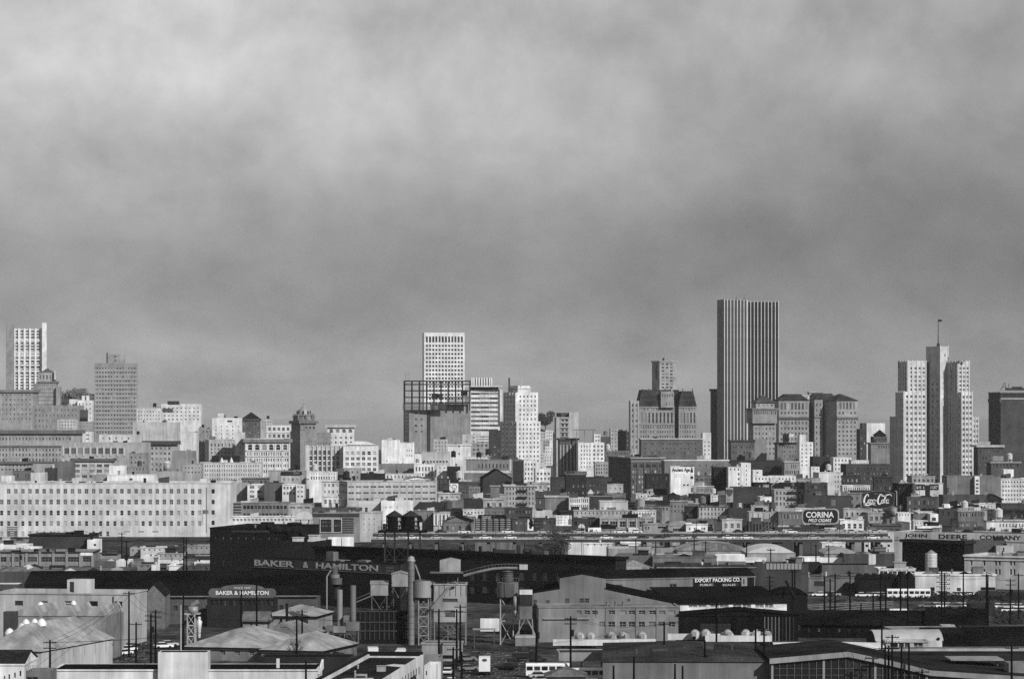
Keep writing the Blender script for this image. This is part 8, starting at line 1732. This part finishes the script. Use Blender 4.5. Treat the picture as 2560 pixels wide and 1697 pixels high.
mb = MB(); zc = zat(1385, 622); mb.box(-mp(230, 622), -3, zc, mp(260, 622), 6, zc + .25); part(t, 'slab', mb.mesh('slab', [mat(.56)]), t.M)
for xx in (-200, 0, 220): mb = MB(); mb.cyl(0, 0, 0, zc, .12, 8); part(t, 'post', mb.mesh('post', [mat(.4)]), t.M @ Matrix.Translation((mp(xx, 622), 0, 0)))
for lb, a, g in (('dark round-backed van left of two under the thin canopy', 1770, .24), ('grey van right of two under the thin canopy', 2010, .3), ('pale van at right edge beside the canopy', 2260, .5)): boxy('van', lb, 'van', pos(a, 612), 612, 4, 4.6, 2.0, 2.2, g, cab=False)
v = bld('pale corrugated kiosk at the lower right corner', 2225, 2560, 1420, D=606, dep=6, g=.5, k='corr', roof=.5, name='kiosk')
# railway yard
tile(1920, 1273)
tr = Thing('railway_track', 'curving pairs of pale rails crossing the yard at right', 'railway', Matrix.Translation((95, 880, 0)), kind='structure')
for q, (y0, y1, y2) in enumerate(((955, 915, 880), (968, 935, 902), (925, 885, 865), (905, 870, 852))):
    pts = []
    for i in range(13):
        t_ = i / 12; a = 60 + 1100 * t_; y = y0 * (1 - t_) ** 2 + 2 * y1 * t_ * (1 - t_) + y2 * t_ * t_; D_ = dist(y, 0.15); pts.append(Vector((pos(a, D_), D_, .22)))
    for dx in (0, 1.5):
        mb = MB()
        for p_, r_ in zip(pts[:-1], pts[1:]): mb.rod(p_ + Vector((0, dx, 0)), r_ + Vector((0, dx, 0)), .06, 4)
        part(tr, 'rail', mb.mesh('rail', [mat(.5, 'metal')]), I4)
    mb = MB()
    for p_, r_ in zip(pts[:-1], pts[1:]):
        for k_ in range(5): c2 = p_.lerp(r_, k_ / 5); mb.box(c2.x - .12, c2.y - .6, .0, c2.x + .12, c2.y + 2.1, .1)
    o_ = part(tr, 'sleepers', mb.mesh('sleepers', [mat(.2, 'wood')]), I4); o_['kind'] = 'stuff'
k_ = 0
for a0, a1, y, n, lb in ((1440, 1900, 898, 9, 'in the near row beside the railway yard'), (2110, 2366, 905, 4, 'in the upper right row past the crate shed'), (2110, 2366, 938, 5, 'in the lower right row past the crate shed'), (850, 1130, 798, 6, 'in front of the black coal sheds'), (370, 640, 792, 4, 'along the wide grey works'), (1620, 2200, 790, 8, 'before the long white garage wall'), (1450, 1640, 790, 2, 'before the parked bus')):
    for i in range(n):
        g = rnd.choice((.92, .92, .92, .7, .45, .2)); D_ = dist(y + 10, 0.0)
        car('%s sedan, %s from the left %s' % ({.92: 'white', .7: 'pale', .45: 'grey', .2: 'dark'}[g], ORD[i], lb), pos(a0 + (a1 - a0) * (i + .5) / n, D_), D_ + rnd.uniform(-1, 1), rnd.choice((0, 180)) + rnd.uniform(-8, 8), g, 'cars parked on the right')
boxy('bus', 'long white bus with dark window band by the coal sheds', 'bus', pos(1298, 925), 925, 0, 13, 2.5, 3.1, .90, cab=False)
boxy('truck', 'dark tank-like truck before the white garage at right', 'truck', pos(2070, 925), 925, 0, 8, 2.4, 2.6, .15)
# crane jib
tile(1440, 1273)
t = Thing('crane', 'black crane with raised jib right of the lean-to', 'crane', Matrix.Translation((pos(2030, 830), 830, 0)))
mb = MB(); mb.rod(at(2040, 850, 830), at(1938, 655, 830), .35, 6); part(t, 'jib', mb.mesh('jib', [mat(.06)]), I4); mb = MB(); mb.box(-3.5, -1.5, 0, 1.5, 1.5, 2.6); part(t, 'cab', mb.mesh('cab', [mat(.06)]), t.M)
v = bld('black rounded coal heap shed beside the crane', 1800, 2140, 780, D=842, yaw=0, dep=10, g=.06, roof=.05, para=.02); cap_vault(v, 1.6, 'y', g=.06, k='tar')

# ---------------------------------------------------------------- poles and wires
def pole(label, a, yt, ht=11.5, arms=2, D=None, g=.05, r=.21, tank=False, w=1.3):
    D = D if D else dist(yt, ht); M = Matrix.Translation((pos(a, D), D, 0)); z = zat(yt, D)
    t = Thing('utility_pole', label, 'utility pole', M, 'utility poles')
    b = MB(); b.cyl(0, 0, 0, z, r * 1.25, 8, r * .8); part(t, 'post', b.mesh('post', [mat(g, 'wood')]), M)
    for i in range(arms):
        b = MB(); b.box(-w, -.08, -.08, w, .08, .08); c = part(t, 'crossarm', b.mesh('crossarm', [mat(g, 'wood')]), M @ Matrix.Translation((0, -.2, z - .5 - i * 1.1)))
        b = MB()
        for q in (-.9, -.5, .5, .9): b.cyl(q * w, 0, .08, .3, .06, 6)
        part(c, 'insulators', b.mesh('insulators', [mat(.3, 'plain')]))['kind'] = 'stuff'
    if tank: b = MB(); b.cyl(.35, -.3, z - 4.2, z - 2.8, .35, 10); part(t, 'transformer', b.mesh('transformer', [mat(.12, 'metal')]), M)
    return Vector((pos(a, D), D, z - .45))
PO = []
tile(0, 1273)
for lb, a, y, ht, arms, tk in (('dark pole with two arms at bottom left before the white house', 462, 1205, 11, 2, False), ('tall pole at the right corner of the long white works', 1192, 755, 15, 1, False), ('shorter pole right of the works corner pole', 1258, 1040, 10, 1, False),
        ('pole with slanted arm before the grey gable bay', 1438, 925, 12, 2, False), ('heavy triple-armed pole left of the grey gable bay', 1395, 960, 12, 2, True), ('slim black pole left of the lattice frame', 1695, 770, 16, 0, False),
        ('pole with arms before the white warehouse left of pair', 1125, 212, 13, 2, False), ('pole standing in the yard left of the lettered store', 1170, 290, 12, 1, False), ('left pole of the close pair with many arms', 1698, 255, 14, 3, False), ('right pole of the close pair with many arms', 1722, 270, 14, 3, False), ('dark pole with tank before the grey factory', 185, 345, 12, 1, True), ('pole at the far left edge with three arms', 10, 740, 12, 3, False)):
    PO.append(pole(lb, a, y, ht, arms, tank=tk))
tile(480, 1273)
for lb, a, y, ht, arms, tk in (('black pole before the light name board, left', 455, 745, 15, 0, False), ('black pole before the light name board, right', 598, 650, 17, 0, False), ('pole before the bare tree with bracket', 968, 980, 12, 1, False), ('short pole right of the bare tree pole', 1018, 925, 10, 1, False), ('pole at bottom centre with crossarm below the stack', 2282, 920, 14, 1, False), ('stub pole rising from the bottom white roof', 1053, 1395, 9, 0, False)):
    PO.append(pole(lb, a, y, ht, arms, tank=tk))
tile(960, 1273)
for lb, a, y, ht, arms, tk in (('pole right of the batching house with arm', 672, 920, 13, 1, False), ('second pole right of the batching house', 705, 880, 13, 2, False), ('tall bare pole at the right edge of the lot', 1408, 1010, 12, 0, True), ('pole with transformer before the office annexe', 1725, 985, 13, 2, True), ('short pole in the lot centre', 640, 1270, 9, 1, False), ('stubby pole beside the grey garage', 718, 1310, 8, 0, False)):
    PO.append(pole(lb, a, y, ht, arms, tank=tk))
tile(1440, 1273)
for lb, a, y, ht, arms, tk in (('black pole before the annexe right end with box base', 815, 1035, 13, 1, False), ('black pole left of the annexe pole with box base', 535, 1360, 10, 0, False), ('tall black pole before the lean-to wall', 1298, 850, 16, 2, True), ('pole before the barrel trucks with top fitting', 1190, 1205, 11, 0, True), ('tall black pole with wide pale arm', 1738, 1095, 13, 1, False), ('plain black pole left of the wide-arm pole', 1660, 1060, 13, 0, False), ('thin pole at the bottom, left one of three', 347, 1440, 9, 0, False), ('thin pole at the bottom, middle one of three', 915, 1425, 9, 0, False), ('thin pole at the bottom, right one of three', 985, 1440, 9, 0, False),
        ('pole with three arms right of the company sign', 1790, 610, 13, 3, False), ('slim pole behind the crane, left', 2000, 560, 13, 1, False), ('slim pole behind the crane, right', 2022, 550, 13, 1, False), ('far pole with arms above the barrel roofs, left', 1092, 250, 14, 3, False), ('far pole with arms above the barrel roofs, right', 1198, 290, 13, 3, False), ('far plain pole right of the barrel roof poles', 1577, 330, 12, 0, False), ('far leaning-look pole by the bright barrel roof', 1800, 362, 12, 1, False), ('far pole under the freeway, left', 553, 268, 13, 1, False), ('far pole under the freeway, right', 737, 300, 13, 1, False)):
    PO.append(pole(lb, a, y, ht, arms, tank=tk))
tile(1920, 1273)
for lb, a, y, ht, arms, tk in (('tall black pole left of the small poster', 522, 625, 15, 0, False), ('black pole second left of the small poster', 575, 640, 14, 1, False), ('pole behind the timber shed roof', 620, 590, 15, 1, False), ('pole with arm left of the showroom', 758, 570, 15, 1, False), ('pole before the coal sheds', 1040, 620, 13, 0, False), ('pole before the parked long bus, left', 1225, 610, 15, 1, False), ('pole before the parked long bus, right', 1292, 600, 16, 0, False), ('heavy pole with six arms before the white garage', 1605, 570, 17, 5, False), ('second many-armed pole close to the six-arm pole', 1632, 590, 16, 5, False), ('plain pole before the white garage', 1805, 585, 13, 0, False), ('pole with short arms right of the white garage', 2018, 590, 16, 1, False), ('pole pair mate at right of the white garage', 2032, 600, 16, 0, False), ('platform pole with wide arms before the curtain works', 2240, 640, 12, 2, True), ('pole at right edge by curtain works', 2316, 590, 13, 1, False), ('slim pole in the rail yard left', 860, 870, 8, 0, False), ('slim pole in the rail yard centre', 1088, 700, 12, 0, False), ('slim pole in the rail yard right', 972, 770, 10, 0, False), ('thin pale mast before the timber sheds', 1052, 1035, 12, 0, False),
        ('leftmost pole of the close five at bottom right', 1083, 1260, 11, 1, False), ('second pole of the close five at bottom right', 1115, 1255, 11, 1, False), ('tallest pole of the close five with wide arms', 1148, 1155, 13, 3, False), ('fourth pole of the close five at bottom right', 1234, 1265, 11, 0, False), ('rightmost pole of the close five at bottom right', 1303, 1240, 11, 0, False), ('low pole with insulator arm before the glazed hall fascia', 1425, 1475, 8, 1, False), ('black pole at the right edge before the kiosk', 2252, 1255, 12, 1, False), ('far pole right of the bright barrel roof', 25, 360, 12, 1, False), ('far pole with arms by the pale barrel roof', 443, 320, 13, 1, False), ('far pole right of the pale barrel roof', 562, 325, 13, 1, False)):
    PO.append(pole(lb, a, y, ht, arms, tank=tk))
PN = {0: 'bottom left pole', 1: 'works corner pole', 3: 'gable bay pole', 14: 'bare tree pole', 16: 'bottom centre pole', 18: 'batching house pole', 21: 'transformer pole', 22: 'lot centre pole', 24: 'annexe pole', 26: 'lean-to pole', 28: 'wide-arm pole', 34: 'crane pole', 48: 'bus pole', 49: 'six-arm pole', 53: 'garage pole', 55: 'right edge pole', 60: 'first close-five pole', 62: 'tallest close-five pole', 65: 'fascia pole'}
for i, j in ((0, 1), (1, 3), (3, 14), (14, 16), (0, 14), (16, 18), (21, 24), (24, 26), (26, 28), (22, 24), (28, 60), (60, 62), (62, 65), (24, 48), (49, 53), (53, 55), (34, 48)):
    for o in (-.9, .9):
        p, q = PO[i] + Vector((o, 0, 0)), PO[j] + Vector((o, 0, 0)); b = MB(); pts = [p.lerp(q, k / 10) - Vector((0, 0, 4.8 * (k / 10) * (1 - k / 10))) for k in range(11)]
        for a, c in zip(pts[:-1], pts[1:]): b.rod(a, c, .03, 4)
        single('overhead_wire', 'thin overhead wire, %s strand, from the %s to the %s' % ('left' if o < 0 else 'right', PN[i], PN[j]), 'wire', b.mesh('overhead_wire', [mat(.08, 'plain')]), I4, 'overhead wires')
# ---------------------------------------------------------------- loose ground stuff
def scatter(name, n, a0, a1, y0, y1, size, g, seed, tl):
    tile(*tl); r = random.Random(seed); b = MB()
    for i in range(n):
        y = y0 + (y1 - y0) * r.random(); D_ = dist(y, 0.0); x = pos(a0 + (a1 - a0) * r.random(), D_); s = size * r.uniform(.4, 1.6); h_ = s * r.uniform(.2, .8); q = s * r.uniform(.5, 1.6)
        b.prism([(x - q, 0), (x + q, 0), (x + q * .6, h_), (x - q * .5, h_ * r.uniform(.6, 1.2))], D_ - s, D_ + s)
    single(name, None, None, b.mesh(name, [mat(g, 'stucco')]), kind='stuff')
scatter('rubble', 240, 760, 1420, 1300, 1560, .16, .5, 1, (960, 1273)); scatter('debris', 160, 760, 1420, 1180, 1330, .3, .16, 2, (960, 1273))
scatter('gravel', 260, 120, 2366, 820, 960, .4, .34, 3, (1920, 1273)); scatter('litter', 160, 900, 1360, 1230, 1400, .15, .5, 4, (0, 1273))
def scrub(name, n, a0, a1, y0, y1, hh, g, seed, tl):
    tile(*tl); r = random.Random(seed); b = MB()
    for i in range(n):
        y = y0 + (y1 - y0) * r.random(); D_ = dist(y, 0.0); p = Vector((pos(a0 + (a1 - a0) * r.random(), D_), D_, hh * r.random() ** 1.5))
        a = Vector((r.uniform(-1, 1), r.uniform(-1, 1), r.uniform(-1, 1))).normalized(); d = a.orthogonal().normalized() * .3; a = a * r.uniform(.2, .5)
        b.face([p - a, p - d, p + a, p + d])
    single(name, None, None, b.mesh(name, [mat(g, 'leaf')]), kind='stuff')
scrub('undergrowth', 3000, 1000, 2366, 800, 850, 1.2, .16, 5, (1920, 1273)); scrub('weeds', 1800, 2100, 2366, 960, 1060, 1.0, .2, 6, (1920, 1273)); scrub('shrubbery', 1500, 1050, 1480, 1240, 1330, 2.2, .14, 7, (480, 1273))

# ---------------------------------------------------------------- city haze
hb = MB(); hb.box(-3000, -30, -1.5, 3000, 16000, 260); hm = bpy.data.materials.new('haze'); hm.use_nodes = True
hn = hm.node_tree; hn.nodes.clear(); ho = hn.nodes.new('ShaderNodeOutputMaterial'); hv = hn.nodes.new('ShaderNodeVolumePrincipled')
hv.inputs['Color'].default_value = (.9, .9, .9, 1); hv.inputs['Density'].default_value = 2.0e-5; hv.inputs['Anisotropy'].default_value = .2
hn.links.new(hv.outputs[0], ho.inputs['Volume'])
single('haze', None, None, hb.mesh('haze', [hm]), kind='stuff')
